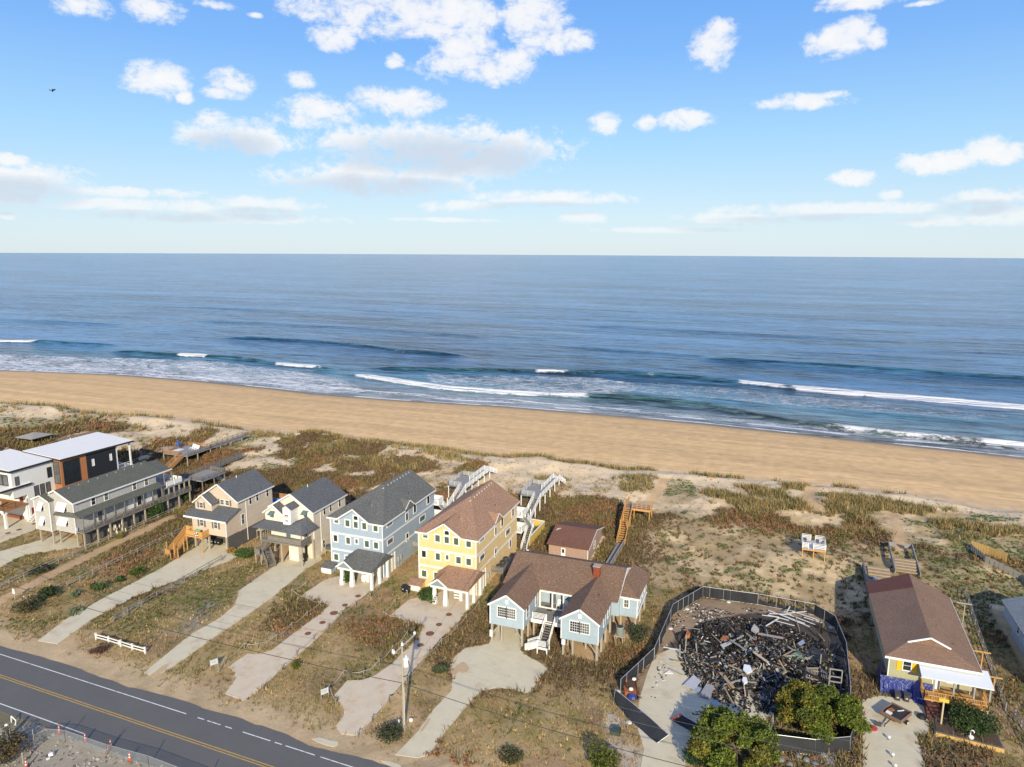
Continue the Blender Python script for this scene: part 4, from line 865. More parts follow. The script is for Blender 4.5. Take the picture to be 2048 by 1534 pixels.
# cream house
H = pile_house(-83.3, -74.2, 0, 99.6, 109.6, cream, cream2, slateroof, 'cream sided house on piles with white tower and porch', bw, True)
MB().box(-82.7, -74.3, 98.6, 99.7, 4.3, 7.2).build('lower_wall', cream, H)
MB().box(-79.0, -77.3, 97.4, 99.7, 6.6, 10.2).slab([(-79, 97.4, 10.2), (-77.3, 97.4, 10.2), (-78.15, 97.4, 10.75)], (0, 2.2, 0)).build('tower', siding('white_siding', (.78, .77, .75)), H)
MB().slab([(-77.0, 97.1, 10.1), (-77.0, 99.6, 10.1), (-78.15, 99.6, 10.85), (-78.15, 97.1, 10.85)], (0, 0, .1)).slab([(-79.3, 99.6, 10.1), (-79.3, 97.1, 10.1), (-78.15, 97.1, 10.85), (-78.15, 99.6, 10.85)], (0, 0, .1)).build('tower_roof', slateroof, H)
MB().slab([(-84.3, 95.6, 6.5), (-78.6, 95.6, 6.5), (-77.2, 98.7, 7.45), (-83.0, 98.7, 7.45)], (0, 0, .13)).slab([(-78.6, 95.6, 6.5), (-73.5, 95.4, 6.5), (-75.6, 97.5, 7.9), (-77.2, 98.7, 7.45)], (0, 0, .13)).slab([(-73.5, 95.4, 6.5), (-73.4, 99.6, 6.6), (-75.4, 99.6, 8.2), (-75.6, 97.5, 7.9)], (0, 0, .13)).slab([(-77.2, 98.7, 7.45), (-75.6, 97.5, 7.9), (-75.4, 99.6, 8.2)], (0, 0, .13)).build('porch_roof', slateroof, H)
window(H, 'F', 97.9, -82.1, -81.3, 7.9, 8.8, greyglass, .08); window(H, 'F', 99.6, -76.2, -75.4, 8.1, 9.0, greyglass, .08)
awn = mat('awning_teal', (.10, .16, .18), .5, .1)
MB().slab([(-82.3, 97.2, 8.5), (-81.1, 97.2, 8.5), (-81.0, 97.88, 9.1), (-82.0, 97.88, 9.1)], (0, 0, .04)).build('awning', awn, H); MB().slab([(-76.5, 98.9, 8.75), (-75.3, 98.9, 8.75), (-75.2, 99.58, 9.35), (-76.3, 99.58, 9.35)], (0, 0, .04)).build('awning', awn, H)
window(H, 'F', 98.6, -80.9, -80.1, 4.95, 6.2, greyglass, .1); window(H, 'F', 98.6, -75.7, -74.9, 5.2, 6.4, greyglass, .1); fbx('F', 98.6, -79.4, -78.5, 4.3, 6.4, -.02, .05).build('door', mat('door_blue', (.10, .17, .24), .5), H); fbx('F', 98.6, -77.8, -76.4, 4.3, 6.6, -.02, .04).build('door', white, H)
MB().box(-82.8, -74.2, 96.0, 98.6, 4.05, 4.3).build('porch_deck', greywood, H)
railing(H, (-81.3, 96.05, 4.3), (-74.3, 96.05, 4.3), greywood, 1.0, 2, 2.3, .14, greywood, .16); railing(H, (-74.25, 96.05, 4.3), (-74.25, 98.6, 4.3), greywood, 1.0, 2, 2.5, .14, greywood); railing(H, (-83.0, 96.1, 4.3), (-83.0, 98.6, 4.3), greywood, 1.0, 2, 2.5, .14)
posts(H, [(-74.3, 96.1), (-82.9, 96.1)], .18, None, 6.5, pilewood); posts(H, [(-78.6, 96.2)], .26, None, 4.1, pilewood, 'pile')
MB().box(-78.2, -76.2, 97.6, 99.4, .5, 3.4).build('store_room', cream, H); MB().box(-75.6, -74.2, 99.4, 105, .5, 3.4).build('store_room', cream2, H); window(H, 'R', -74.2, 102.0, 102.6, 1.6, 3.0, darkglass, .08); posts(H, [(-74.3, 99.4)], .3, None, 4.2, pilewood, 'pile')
stairs(H, (-79.1, 93.9, .6), (-81.2, 95.2, 2.4), 1.3, 9, greywood, greywood, True, .9, 2, greywood); MB().box(-82.9, -81.0, 94.3, 96.0, 2.3, 2.42).build('landing', greywood, H); stairs(H, (-82.2, 95.0, 2.4), (-82.2, 97.0, 4.2), 1.2, 9, greywood, greywood, True, .9, 2)
railing(H, (-82.9, 94.3, 2.4), (-81.6, 94.0, 2.4), greywood, .95, 2, 1.4, .1, greywood); posts(H, [(-82.8, 94.4), (-81.5, 94.2)], .16, None, 2.3, pilewood)
T_ = thing('picture_panel', 'printed picture of a brown figure on white house tower', 'picture', (-78.2, 97.3, 8.3))
pb = lambda pts, m, nm, d: MB().slab([(-78.2 + x, 97.385 - d, 8.35 + z) for x, z in pts], (0, .01, 0)).build(nm, m, T_)
pb([(-.45, -.75), (.45, -.75), (.45, .75), (-.45, .75)], white, 'board', 0)
pb([(-.40, .62), (.28, .70), (.42, .30), (.30, .22), (.18, .45), (-.02, .50), (-.2, .38), (-.26, .15), (-.36, .22)], mat('print_brown', (.22, .10, .06), .7), 'hair', .004)
pb([(-.16, .34), (.02, .44), (.16, .32), (.10, .06), (-.02, -.06), (-.14, .08)], mat('print_skin', (.66, .40, .28), .7), 'face', .006)
pb([(-.26, -.34), (-.08, -.22), (0, -.30), (.1, -.2), (.3, -.36), (.34, -.62), (-.3, -.55)], mat('print_blue', (.20, .30, .36), .7), 'clothes', .004)
T_ = thing('hot_tub', 'round dark hot tub on a raised stand beside cream house', 'hot tub', (-72.8, 102.4, .6)); MB().lathe((-72.8, 102.4, 1.6), [(.85, 0), (.95, .1), (.95, .55), (.85, .6), (.8, .5)], 16).build('tub', mat('tub_grey', (.10, .105, .105), .5, .2), T_); MB().box(-73.6, -72.0, 101.6, 103.2, 1.45, 1.6).build('platform', pilewood, T_); posts(T_, [(-73.5, 101.7), (-72.1, 101.7), (-73.5, 103.1), (-72.1, 103.1)], .12, None, 1.45, pilewood, 'leg')
B_ = thing('roof_deck_rail', 'long brown wooden deck rail behind the cream house', 'deck', (-84, 113, 3)); MB().box(-88.5, -78, 110.5, 117, 4.9, 5.1).build('deck', redwood, B_); railing(B_, (-88.4, 110.6, 5.1), (-88.4, 117, 5.1), redwood, 1.4, 2, 1.6, .1, redwood); railing(B_, (-88.4, 117, 5.1), (-78, 117, 5.1), redwood, 1.4, 2, 1.6, .1, redwood); posts(B_, [(-88.3, 111), (-88.3, 116.8), (-83, 116.8), (-78.2, 116.8)], .2, None, 4.9, pilewood); fbx('L', -88.4, 110.6, 117, 1, 4.9, -.05, 0).build('skirt', greywood, B_)

# ---- low blue cottage on piles
cb = siding('cottage_blue_siding', (.40, .49, .56), .13); H = thing('cottage', 'low light blue cottage on piles with brown roof and twin gables', 'house', (-26, 95, .5))
zb, ze = 3.05, 6.15
def wing(x0, x1, yf, yb):
    c = (x0 + x1) / 2
    MB().box(x0, x1, yf, yb, zb, ze).slab([(x0, yf, ze), (x1, yf, ze), (c, yf, 7.72)], (0, yb - yf, 0)).build('wing', cb, H)
    e = .25; ez = 6.0
    MB().slab([(x1 + e, yf - .3, ez), (x1 + e, yb - 1, ez), (c, yb + 6, 7.78), (c, yf - .3, 7.78)], (0, 0, .13)).slab([(x0 - e, yb - 1, ez), (x0 - e, yf - .3, ez), (c, yf - .3, 7.78), (c, yb + 6, 7.78)], (0, 0, .13)).build('wing_roof', brownroof, H)
    MB().beam((x1 + e, yf - .33, ez), (c, yf - .33, 7.82), .05, .24).beam((x0 - e, yf - .33, ez), (c, yf - .33, 7.82), .05, .24).build('gable_trim', wtrim, H)
    for x in (x0, x1): MB().box(x - .06, x + .06, yf - .05, yf + .08, zb, ze).build('corner_board', wtrim, H)
    for a in (-1.32, .06): window(H, 'F', yf, c + a, c + a + 1.24, 4.4, 5.85, darkglass if a < 0 else greyglass, .13, (4, 4))
    fbx('F', yf, c - .22, c + .22, 6.45, 7.05, 0, .05).build('gable_vent', white, H)
wing(-34.85, -29.85, 85.8, 93.5); wing(-24.35, -19.2, 85.6, 93.5)
MB().box(-35, -18.2, 94.2, 104, zb, ze).build('wall', cb, H)
MB().box(-18.2, -15.7, 94.6, 102.6, zb, ze).build('wall', cb, H)
MB().slab([(-35.4, 92.3, 6.05), (-18.0, 92.3, 6.05), (-18.0, 98.6, 8.5), (-35.4, 98.6, 8.5)], (0, 0, .14)).slab([(-18.0, 104.5, 6.05), (-35.4, 104.5, 6.05), (-35.4, 98.6, 8.5), (-18.0, 98.6, 8.5)], (0, 0, .14)).build('roof', brownroof, H)
MB().slab([(-18.1, 94.3, 6.05), (-18.1, 104, 6.05), (-18.1, 98.6, 8.4)], (-.2, 0, 0)).build('gable', siding('white_gable', (.78, .77, .75)), H)
MB().slab([(-19, 94.2, 6.1), (-15.4, 94.2, 6.1), (-18.05, 97.0, 7.3)], (0, 0, .12)).slab([(-15.4, 94.2, 6.1), (-15.2, 103, 6.1), (-18.0, 103, 7.35), (-18.05, 97, 7.3)], (0, 0, .12)).build('side_roof', brownroof, H)
MB().box(-19.2, -15.4, 94.14, 94.2, 5.95, 6.22).box(-15.38, -15.3, 94.2, 103, 5.95, 6.2).build('fascia', wtrim, H); MB().box(-15.76, -15.6, 94.5, 94.66, zb, ze).build('corner_board', wtrim, H)
MB().beam((-18.0, 92.3, 6.05), (-18.0, 98.6, 8.55), .05, .22).beam((-18, 104.5, 6.05), (-18, 98.6, 8.55), .05, .22).build('gable_trim', wtrim, H)
window(H, 'F', 94.6, -17.55, -16.95, 4.5, 5.6, greyglass, .16, (2, 2)); 
for y in (88.6, 91.2): window(H, 'R', -19.2, y, y + .9, 4.2, 5.6, darkglass, .14, (1, 2))
for y in (95.4, 97.4, 99.3, 101): window(H, 'R', -15.7, y, y + .85, 4.2, 5.6, darkglass, .16, (1, 2))
for y in (87.0, 91.0): window(H, 'R', -29.85, y, y + 1.0, 4.1, 5.7, greyglass, .13, (1, 2))
MB().box(-15.7, -15.6, 94.9, 102.6, 3.2, 3.35).build('band_board', wtrim, H)
# recessed porch between the wings
MB().box(-29.8, -24.4, 88.9, 94.1, 3.0, 3.25).build('porch_deck', greywood, H); MB().box(-29.8, -24.4, 88.8, 88.9, 2.7, 3.25).build('fascia', white, H)
MB().box(-29.7, -24.4, 92.35, 92.5, 5.75, 6.05).build('porch_beam', wtrim, H); posts(H, [(-29.6, 92.42), (-27.7, 92.42), (-26.0, 92.42)], .2, 3.25, 5.8, white, 'column'); MB().box(-29.8, -26, 92.33, 92.5, 3.25, 3.42).build('sill', wtrim, H)
fbx('F', 94.2, -28.6, -27.7, 3.3, 5.4, -.02, .05).build('door', greyglass, H); fbx('R', -29.85, 92.7, 93.7, 3.3, 5.4, -.02, .05).build('door', white, H)
for k in range(4): window(H, 'F', 94.2, -27.3 + k * .7, -26.85 + k * .7, 5.2, 5.6, darkglass, .1, (1, 1))
railing(H, (-29.6, 88.95, 3.25), (-27.5, 88.95, 3.25), white, .95, 5, 2.1, .12, None, 0, (.04, .09)); railing(H, (-25.9, 88.95, 3.25), (-24.5, 88.95, 3.25), white, .95, 5, 1.4, .12, None, 0, (.04, .09))
stairs(H, (-26.9, 86.2, 1.5), (-26.9, 88.8, 3.2), 1.3, 8, white, greywood, True, .9, 2); MB().box(-27.6, -26.1, 84.9, 86.2, 1.42, 1.52).build('landing', greywood, H); MB().box(-27.6, -26.1, 84.84, 84.9, 1.2, 1.5).build('fascia', white, H)
railing(H, (-27.5, 84.95, 1.5), (-26.15, 84.95, 1.5), white, .9, 5, 1.4, .12, None, 0, (.04, .09)); railing(H, (-26.15, 84.95, 1.5), (-26.15, 86.1, 1.5), white, .9, 5, 1.3, .12, None, 0, (.04, .09)); posts(H, [(-27.5, 84.95), (-26.15, 84.95), (-26.15, 86.1)], .16, None, 1.5, white)
stairs(H, (-29.3, 85.6, .6), (-27.6, 85.6, 1.45), 1.1, 5, white, white, True, .9, 5)
for x in (-34.6, -30.1, -24.1, -19.4): posts(H, [(x, 86.0), (x, 88.6), (x, 91.2), (x, 94.0)], .3, None, zb, pilewood, 'pile')
posts(H, [(-33.2, 86.2), (-22.8, 86.1), (-31.8, 88.6), (-21.6, 88.6), (-18.0, 94.8), (-15.9, 94.9), (-15.9, 98.5), (-15.9, 102.4), (-29.4, 89.1), (-24.8, 89.1), (-32, 99), (-26, 99), (-20, 99), (-32, 103.6), (-26, 103.6), (-20, 103.6), (-19.4, 96.5)], .26, None, zb, pilewood, 'pile')
for x, s_ in ((-30.1, -1), (-34.6, 1), (-19.4, -1)): MB().beam((x, 85.95, 1.4), (x + s_ * 1.1, 85.95, 3.0), .12).build('brace', pilewood, H)
CHM = MB().box(-22.5, -21.6, 95.8, 96.7, 6.6, 9.3).build('chimney', shingles('red_brick', (.34, .085, .045), (.28, .07, .04), (.38, .11, .06), .22, .075), H); MB().box(-22.6, -21.5, 95.7, 96.8, 9.3, 9.42).build('cap', mat('mortar_cap', (.4, .32, .26), .8), CHM)
pipe(H, (-20.6, 91.5, 7.0), .35); fbx('F', 85.55, -24.2, -23.7, 2.3, 3.0, 0, .2).build('meter_box', white, H); fbx('F', 85.7, -34.8, -34.4, 1.2, 2.2, 0, .2).build('meter_box', white, H)
ac_unit('green-grey air conditioner on a stand beside the blue cottage', -17.5, 91.7, 1.75, .55, 1.2, m=mat('ac_green', (.22, .25, .22), .5, .12))
for i, x in enumerate((-27.0, -25.9)):
    t = thing('rocking_chair', ['white rocking chair beside the middle porch column of the cottage', 'white rocking chair at the right end of the cottage porch'][i], 'chair', (x, 93.2, 3.25), 'rocking chairs on the cottage porch')
    MB().box(x - .28, x + .28, 92.95, 93.45, 3.62, 3.68).build('seat', white, t); MB().beam((x, 93.45, 3.65), (x, 93.6, 4.4), .5, .05).build('backrest', white, t)
    for s_ in (-1, 1): MB().beam((x + s_ * .26, 92.8, 3.28), (x + s_ * .26, 93.7, 3.28), .05).beam((x + s_ * .26, 93.0, 3.28), (x + s_ * .26, 93.0, 3.95), .05).build('rocker', white, t)
for i, (x, y) in enumerate(((-28.6, 92.9), (-28.0, 92.0))): tagit(MB().box(x - .4, x + .4, y - .25, y + .25, 3.255, 3.275).build('doormat', black), ['dark doormat inside the cottage porch', 'dark doormat outside the cottage porch on the grey deck'][i], 'doormat')

# ---- pink shed behind it
H = thing('shed', 'pinkish block shed with red-brown roof behind the blue cottage', 'shed', (-31.5, 120, .8)); pink = shingles('pink_block', (.45, .30, .22), (.42, .28, .21), (.5, .35, .27), .4, .2)
z0 = .5
MB().box(-35.2, -28.0, 114.6, 125.2, z0, 3.5).slab([(-28.0, 114.6, 3.5), (-28.0, 125.2, 3.5), (-28.0, 119.9, 4.95)], (-7.2, 0, 0)).build('wall', pink, H)
MB().slab([(-35.5, 114.2, 3.42), (-27.7, 114.2, 3.42), (-27.7, 119.9, 5.0), (-35.5, 119.9, 5.0)], (0, 0, .13)).slab([(-27.7, 125.6, 3.42), (-35.5, 125.6, 3.42), (-35.5, 119.9, 5.0), (-27.7, 119.9, 5.0)], (0, 0, .13)).build('roof', pinkroof, H)
w_ = fbx('F', 114.6, -32.9, -32.1, .8, 3.0, 0, .06).build('door', white, H); fbx('F', 114.53, -32.7, -32.3, 2.1, 2.8, 0, .03).build('pane', darkglass, w_)
window(H, 'R', -28.0, 119, 119.9, 1.8, 3.0, darkglass, .1); MB().box(-28.06, -27.94, 114.5, 114.64, .5, 3.5).build('corner_board', wtrim, H)
MB().slab([(-35.0, 118.0, 4.63), (-34.3, 118.6, 4.80), (-34.1, 118.9, 4.885), (-34.8, 118.7, 4.83), (-34.9, 118.3, 4.72)], (0, 0, .03)).build('roof_patch', mat('patch_grey', (.45, .43, .4), .8), H)
MB().beam((-27.68, 114.2, 3.45), (-27.68, 119.9, 5.05), .04, .16).beam((-27.68, 125.6, 3.45), (-27.68, 119.9, 5.05), .04, .16).build('gable_trim', wtrim, H)

# ---- right-hand green house with a brown hipped roof
gr = siding('sage_siding', (.42, .40, .25)); H = thing('bungalow', 'sage green bungalow with a long brown roof and yellow shutters', 'house', (21, 103, .5))
MB().box(16.4, 25.7, 92.9, 113.6, 2.35, 5.1).build('wall', gr, H)
rx0, rx1, rc = 15.8, 26.3, 21.1
MB().slab([(rx1, 92.4, 5.15), (rx1 + .5, 112.9, 5.15), (rc + .5, 114.8, 7.2), (rc, 95.1, 7.2), (23.3, 95.1, 6.25)], (0, 0, .14)).slab([(rx0, 113.9, 5.15), (rx0, 92.4, 5.15), (18.7, 95.1, 6.25), (rc, 95.1, 7.2), (rc + .5, 114.8, 7.2)], (0, 0, .14)).slab([(rx0, 92.4, 5.15), (rx1, 92.4, 5.15), (23.3, 95.15, 6.25), (18.7, 95.15, 6.25)], (0, 0, .14)).build('roof', oldroof, H)
MB().slab([(rx0, 109.9, 5.31), (rc + .3, 109.9, 7.37), (rc + .42, 114.6, 7.37), (rx0, 113.8, 5.31)], (0, 0, .02)).build('roof_patch', shingles('patched_shingles', (.19, .075, .06), (.16, .07, .055), (.11, .065, .05)), H)
MB().slab([(18.8, 95.12, 6.3), (23.2, 95.12, 6.3), (21.1, 95.12, 7.15)], (0, .1, 0)).build('gable', oldroof, H); MB().beam((18.6, 95.0, 6.32), (21.1, 95.0, 7.34), .12, .2).beam((23.4, 95.0, 6.32), (21.1, 95.0, 7.34), .12, .2).build('gable_trim', white, H)
MB().box(rx0, rx1, 92.34, 92.4, 5.02, 5.3).build('fascia', wtrim, H); MB().beam((rx1 + .02, 92.4, 5.2), (rx1 + .52, 112.9, 5.2), .05, .2).build('fascia', wtrim, H); MB().box(16.34, 16.46, 92.84, 93.0, 2.3, 5.1).build('corner_board', wtrim, H)
window(H, 'F', 92.9, 18.0, 18.85, 3.6, 4.85, darkglass, .12)
ysh = mat('yellow_shutter', (.80, .47, .01), .5, .06)
for a in (17.3, 19.0): fbx('F', 92.9, a, a + .52, 3.45, 4.95, 0, .05).build('shutter', ysh, H)
pipe(H, (22.2, 106.6, 6.8), .35, mat('rust_pipe', (.16, .07, .04), .8)); pipe(H, (22.6, 99.8, 6.6), .35, mat('rust_pipe', (.16, .07, .04))); pipe(H, (24.0, 96.6, 6.0), .35, mat('rust_pipe', (.16, .07, .04)))
posts(H, [(16.6, 93.2), (20, 93.2), (25.5, 93.2), (16.6, 98), (16.6, 104), (16.6, 110), (25.5, 98), (25.5, 104), (25.5, 110)], .25, None, 2.4, pilewood, 'pile')
MB().slab([(19.6, 93.4, 4.95), (27.1, 93.4, 4.95), (27.2, 90.6, 4.25), (19.65, 90.6, 4.25)], (0, 0, .16)).build('awning', mat('awning_white', (.66, .68, .69), .45, .05), H)
MB().box(20.0, 26.8, 90.2, 92.88, 1.65, 1.85).build('deck', newwood, H); railing(H, (20.05, 90.25, 1.85), (26.75, 90.25, 1.85), newwood, 1.0, 2, 2.2, .1, None, .17); railing(H, (26.75, 90.25, 1.85), (26.75, 92.8, 1.85), newwood, 1.0, 2, 2.2, .1, None, .17); railing(H, (20.05, 90.25, 1.85), (20.05, 92.8, 1.85), newwood, 1.0, 2, 2.2, .1, None, .17)
posts(H, [(21.0, 90.5), (23.1, 90.5), (25.2, 90.5), (26.8, 90.5)], .18, None, 4.3, mat('grey_post', (.33, .31, .27), .8)); MB().beam((19.9, 92.8, 3.6), (19.9, 90.7, 4.3), .1).build('brace', greywood, H)
window(H, 'F', 92.9, 22.9, 23.8, 3.0, 4.3, darkglass, .1); fbx('F', 92.9, 21.3, 22.2, 1.85, 4.0, -.02, .05).build('door', white, H)
# ---- blue-grey house at the right edge
H = thing('house', 'blue-grey house cut off by the right edge of the photo', 'house', (39, 108, .6)); gb = siding('blue_grey_siding', (.42, .47, .53))
MB().box(34.6, 44, 97.0, 116.0, 2.4, 4.5).box(35.2, 44, 97.0, 114, .4, 2.4).build('wall', gb, H); MB().slab([(34.2, 96.4, 4.4), (34.2, 116.6, 4.4), (39.5, 116.6, 6.5), (39.5, 96.4, 6.5)], (0, 0, .14)).slab([(44.6, 116.6, 4.4), (44.6, 96.4, 4.4), (39.5, 96.4, 6.5), (39.5, 116.6, 6.5)], (0, 0, .14)).build('roof', lightgrey, H)
for y in (99, 102.5, 106, 109): window(H, 'L', 34.6, y, y + .8, 3.0, 4.1, darkglass, .1)

# ---- long grey shingled house at the left
gs = shingles('grey_shake', (.56, .54, .50), (.52, .50, .465), (.60, .58, .54), .2, .16); H = thing('long_house', 'long grey shingled house with dark roof and white shutters', 'house', (-121, 100, .5))
MB().box(-127.4, -123.4, 87.4, 92, 3.0, 9.0).slab([(-127.4, 87.4, 9.0), (-123.4, 87.4, 9.0), (-125.4, 87.4, 9.75)], (0, 4.6, 0)).build('front_wing', gs, H)
MB().box(-126.6, -118.4, 88.3, 107, 3.0, 9.05).slab([(-126.6, 88.3, 9.05), (-118.4, 88.3, 9.05), (-122.5, 88.3, 10.85)], (0, 18.7, 0)).build('wall', gs, H)
MB().slab([(-118.0, 87.9, 8.95), (-118.0, 108.4, 8.95), (-122.5, 108.4, 10.9), (-122.5, 87.9, 10.9)], (0, 0, .14)).slab([(-127, 108.4, 8.95), (-127, 87.9, 8.95), (-122.5, 87.9, 10.9), (-122.5, 108.4, 10.9)], (0, 0, .14)).slab([(-118.0, 108.4, 8.9), (-118.0, 110.9, 8.7), (-122.0, 110.9, 10.4), (-122.3, 108.4, 10.6)], (0, 0, .13)).build('roof', greenroof, H)
MB().slab([(-123.2, 87.1, 8.9), (-123.2, 89.5, 8.9), (-125.4, 91, 9.8), (-125.4, 87.1, 9.8)], (0, 0, .13)).slab([(-127.7, 91, 8.9), (-127.7, 87.1, 8.9), (-125.4, 87.1, 9.8), (-125.4, 91, 9.8)], (0, 0, .13)).build('front_roof', greenroof, H)
MB().beam((-123.2, 87.07, 8.9), (-125.4, 87.07, 9.85), .05, .24).beam((-127.7, 87.07, 8.9), (-125.4, 87.07, 9.85), .05, .24).beam((-118, 87.87, 8.95), (-122.5, 87.87, 10.95), .05, .3).beam((-124, 87.87, 10.3), (-122.5, 87.87, 10.95), .05, .3).build('gable_trim', wtrim, H)
MB().box(-118.0, -117.94, 87.9, 110.9, 8.8, 9.08).build('fascia', wtrim, H)
for x, y in ((-123.4, 87.35), (-127.4, 87.35), (-118.4, 88.25)): MB().box(x - .07, x + .07, y - .02, y + .1, 3.0, 9.0).build('corner_board', wtrim, H)
def bahama(yw, a0, a1, b0, b1):
    window(H, 'F', yw, a0, a1, b0, b1, darkglass, .08); MB().slab([(a0 - .1, yw - .02, b1 + .08), (a1 + .1, yw - .02, b1 + .08), (a1 + .1, yw - .75, b0 + .1), (a0 - .1, yw - .75, b0 + .1)], (0, .03, .04)).build('shutter', white, H)
bahama(87.4, -126.0, -124.9, 7.0, 8.5); bahama(87.4, -125.9, -124.9, 4.2, 5.6); bahama(88.3, -122.3, -121.3, 7.1, 8.6); bahama(88.3, -121.1, -120.1, 7.1, 8.6); bahama(88.3, -122.3, -121.3, 4.4, 5.7); bahama(88.3, -121.1, -120.1, 4.4, 5.7)
for y, m in ((92.0, darkglass), (94.8, greyglass), (101.3, greyglass), (104.2, greyglass)): window(H, 'R', -118.4, y, y + .78, 7.3, 8.7, m, .13)
MB().slab([(-116.8, 88.0, 6.3), (-116.8, 107.5, 6.3), (-118.42, 107.5, 7.0), (-118.42, 88.0, 7.0)], (0, 0, .12)).slab([(-122.9, 87.5, 6.3), (-116.8, 88.0, 6.3), (-118.42, 88.28, 7.0), (-122.9, 88.28, 6.8)], (0, 0, .12)).build('porch_roof', greenroof, H)
MB().box(-118.4, -116.6, 88.4, 114.4, 3.2, 3.42).build('porch_deck', greywood, H); railing(H, (-116.65, 88.5, 3.42), (-116.65, 114.3, 3.42), greywood, 1.0, 5, 2.2, .13, None, 0, (.03, .06))
posts(H, [(-116.7, 88.6 + k * 2.25) for k in range(9)], .13, 3.4, 6.35, greywood, 'porch_post')
for y, m in ((93.0, greyglass), (100, white), (102, darkglass), (104.4, white)): window(H, 'R', -118.4, y, y + 1.0, 3.8, 5.6, m, .1)
posts(H, [(x, y) for x in (-118.5, -116.8) for y in (88.6, 91.4, 94.1, 96.8, 99.5, 102.2, 105, 108, 111, 114)] + [(-126.9, 87.7), (-126.9, 90), (-123.6, 87.7), (-122.9, 88.6), (-123.4, 92), (-126.5, 96), (-126.5, 102)], .24, None, 3.2, pilewood, 'pile')
MB().box(-126.5, -117, 107.1, 114.4, 5.5, 5.75).box(-126.5, -117, 107.1, 114.4, 3.2, 3.4).build('back_deck', paledeck, H); posts(H, [(-117.1, 107.4 + k * 1.4) for k in range(6)], .22, 3.2, 5.6, pilewood, 'porch_post'); posts(H, [(-117.2, 108), (-117.2, 110)], .2, 5.7, 8.8, greywood, 'porch_post')
railing(H, (-117.1, 108.4, 5.75), (-117.1, 112.6, 5.75), white, 1.1, 2, 2.1, .16, white); railing(H, (-124, 112.6, 5.75), (-117.1, 112.6, 5.75), white, 1.1, 2, 2.3, .16, white)
fbx('R', -117.9, 89, 114, .6, 3.1, -.02, .02).build('lattice', boards('slat_skirt', (.17, .16, .15), (.12, .115, .11), 3, .12), H)
stairs(H, (-118.2, 90.6, .6), (-118.2, 93.2, 3.3), .9, 11, greywood, greywood, True, .9, 2)
vents(H, [(-121.9, 90.4 + k * 2.05, 10.68) for k in range(9)], mat('vent_grey', (.38, .38, .36))); pipe(H, (-121.0, 92.4, 10.3), .35, mat('rust_pipe', (.16, .07, .04)))
fbx('R', -118.3, 88.1, 88.5, 3.5, 4.2, 0, .12).build('meter_box', white, H)
# ---- modern white / cedar / black house
wst = mat('white_stucco', (.72, .71, .68), .7, .06, 1); H = thing('modern_house', 'modern house with white walls, cedar corner and flat white roofs', 'house', (-143, 100, .5)); cedar = siding('cedar_boards', (.42, .17, .07), .14, True); blk = siding('black_siding', (.018, .02, .024), .3, True); wroof = mat('white_membrane_roof', (.80, .77, .71), .6, .05, .5); dk = mat('dark_trim', (.03, .03, .03), .5)
MB().box(-151, -139.1, 91.6, 100.3, 6.0, 11.5).box(-151, -139.1, 94.4, 107, .4, 6.0).build('wall', wst, H)
MB().box(-147, -137.0, 100.3, 106.3, 1.0, 11.6).build('cedar_corner', cedar, H); MB().box(-147, -137.0, 106.32, 113.6, 1.0, 11.3).build('black_block', blk, H)
MB().slab([(-138.8, 91.2, 11.75), (-138.8, 100.29, 11.75), (-151.5, 100.29, 12.6), (-151.5, 91.2, 12.6)], (0, 0, .12)).build('roof', wroof, H); MB().beam((-138.78, 91.2, 11.6), (-138.78, 100.29, 11.6), .08, .4).box(-151.5, -138.8, 91.12, 91.2, 11.4, 11.8).build('roof_edge', dk, H)
MB().slab([(-136.6, 100.2, 11.9), (-136.6, 118.2, 11.5), (-147.6, 118.2, 12.4), (-147.6, 100.2, 12.6)], (0, 0, .12)).build('roof', wroof, H); MB().beam((-136.57, 100.2, 11.78), (-136.57, 118.2, 11.38), .08, .36).beam((-147.6, 100.12, 12.45), (-136.57, 100.12, 11.75), .08, .36).build('roof_edge', dk, H)
window(H, 'F', 100.3, -138.9, -137.3, 6.6, 11.2, greyglass, .12, (2, 2), dk); window(H, 'R', -137.0, 101.0, 104.6, 6.2, 11.0, darkglass, .12, (2, 2), dk)
window(H, 'R', -139.1, 99.0, 99.8, 8.2, 10.2, darkglass, .1, (1, 1), dk); window(H, 'R', -139.1, 92.3, 93.0, 8.5, 10.2, greyglass, .06, (1, 1), dk)
for k in range(3): window(H, 'R', -139.1, 95.9 + k * 1.25, 96.7 + k * 1.25, 4.9, 7.2, greyglass, .08, (1, 1), dk)
window(H, 'R', -137.0, 107.6, 108.1, 8.4, 9.9, white, .04, (1, 1)); window(H, 'R', -137.0, 112.0, 112.5, 8.4, 9.9, white, .04, (1, 1))
for k in range(4): window(H, 'F', 91.6, -146.6 + k * 1.7, -145.3 + k * 1.7, 8.6, 10.6, greyglass, .15, (1, 1), dk)
MB().slab([(-138.8, 88.2, 8.25), (-138.8, 95.2, 8.25), (-151, 95.2, 8.5), (-151, 88.2, 8.5)], (0, 0, .12)).build('lower_roof', wroof, H); MB().beam((-138.77, 88.2, 8.12), (-138.77, 95.2, 8.12), .08, .4).build('roof_edge', dk, H)
MB().box(-151, -139.1, 89.3, 94.4, 3.9, 4.15).build('balcony', redwood, H); MB().box(-151, -139.05, 89.2, 89.3, 3.7, 4.2).build('roof_edge', wst, H); posts(H, [(-139.4, 89.7), (-139.4, 94.2), (-146, 89.7)], .42, None, 3.9, white, 'column'); railing(H, (-139.2, 89.4, 4.15), (-139.2, 94.3, 4.15), dk, 1.0, 4, 2.4, .06, None, 0, (.015, .015)); railing(H, (-151, 89.4, 4.15), (-139.2, 89.4, 4.15), dk, 1.0, 4, 2.4, .06, None, 0, (.015, .015))
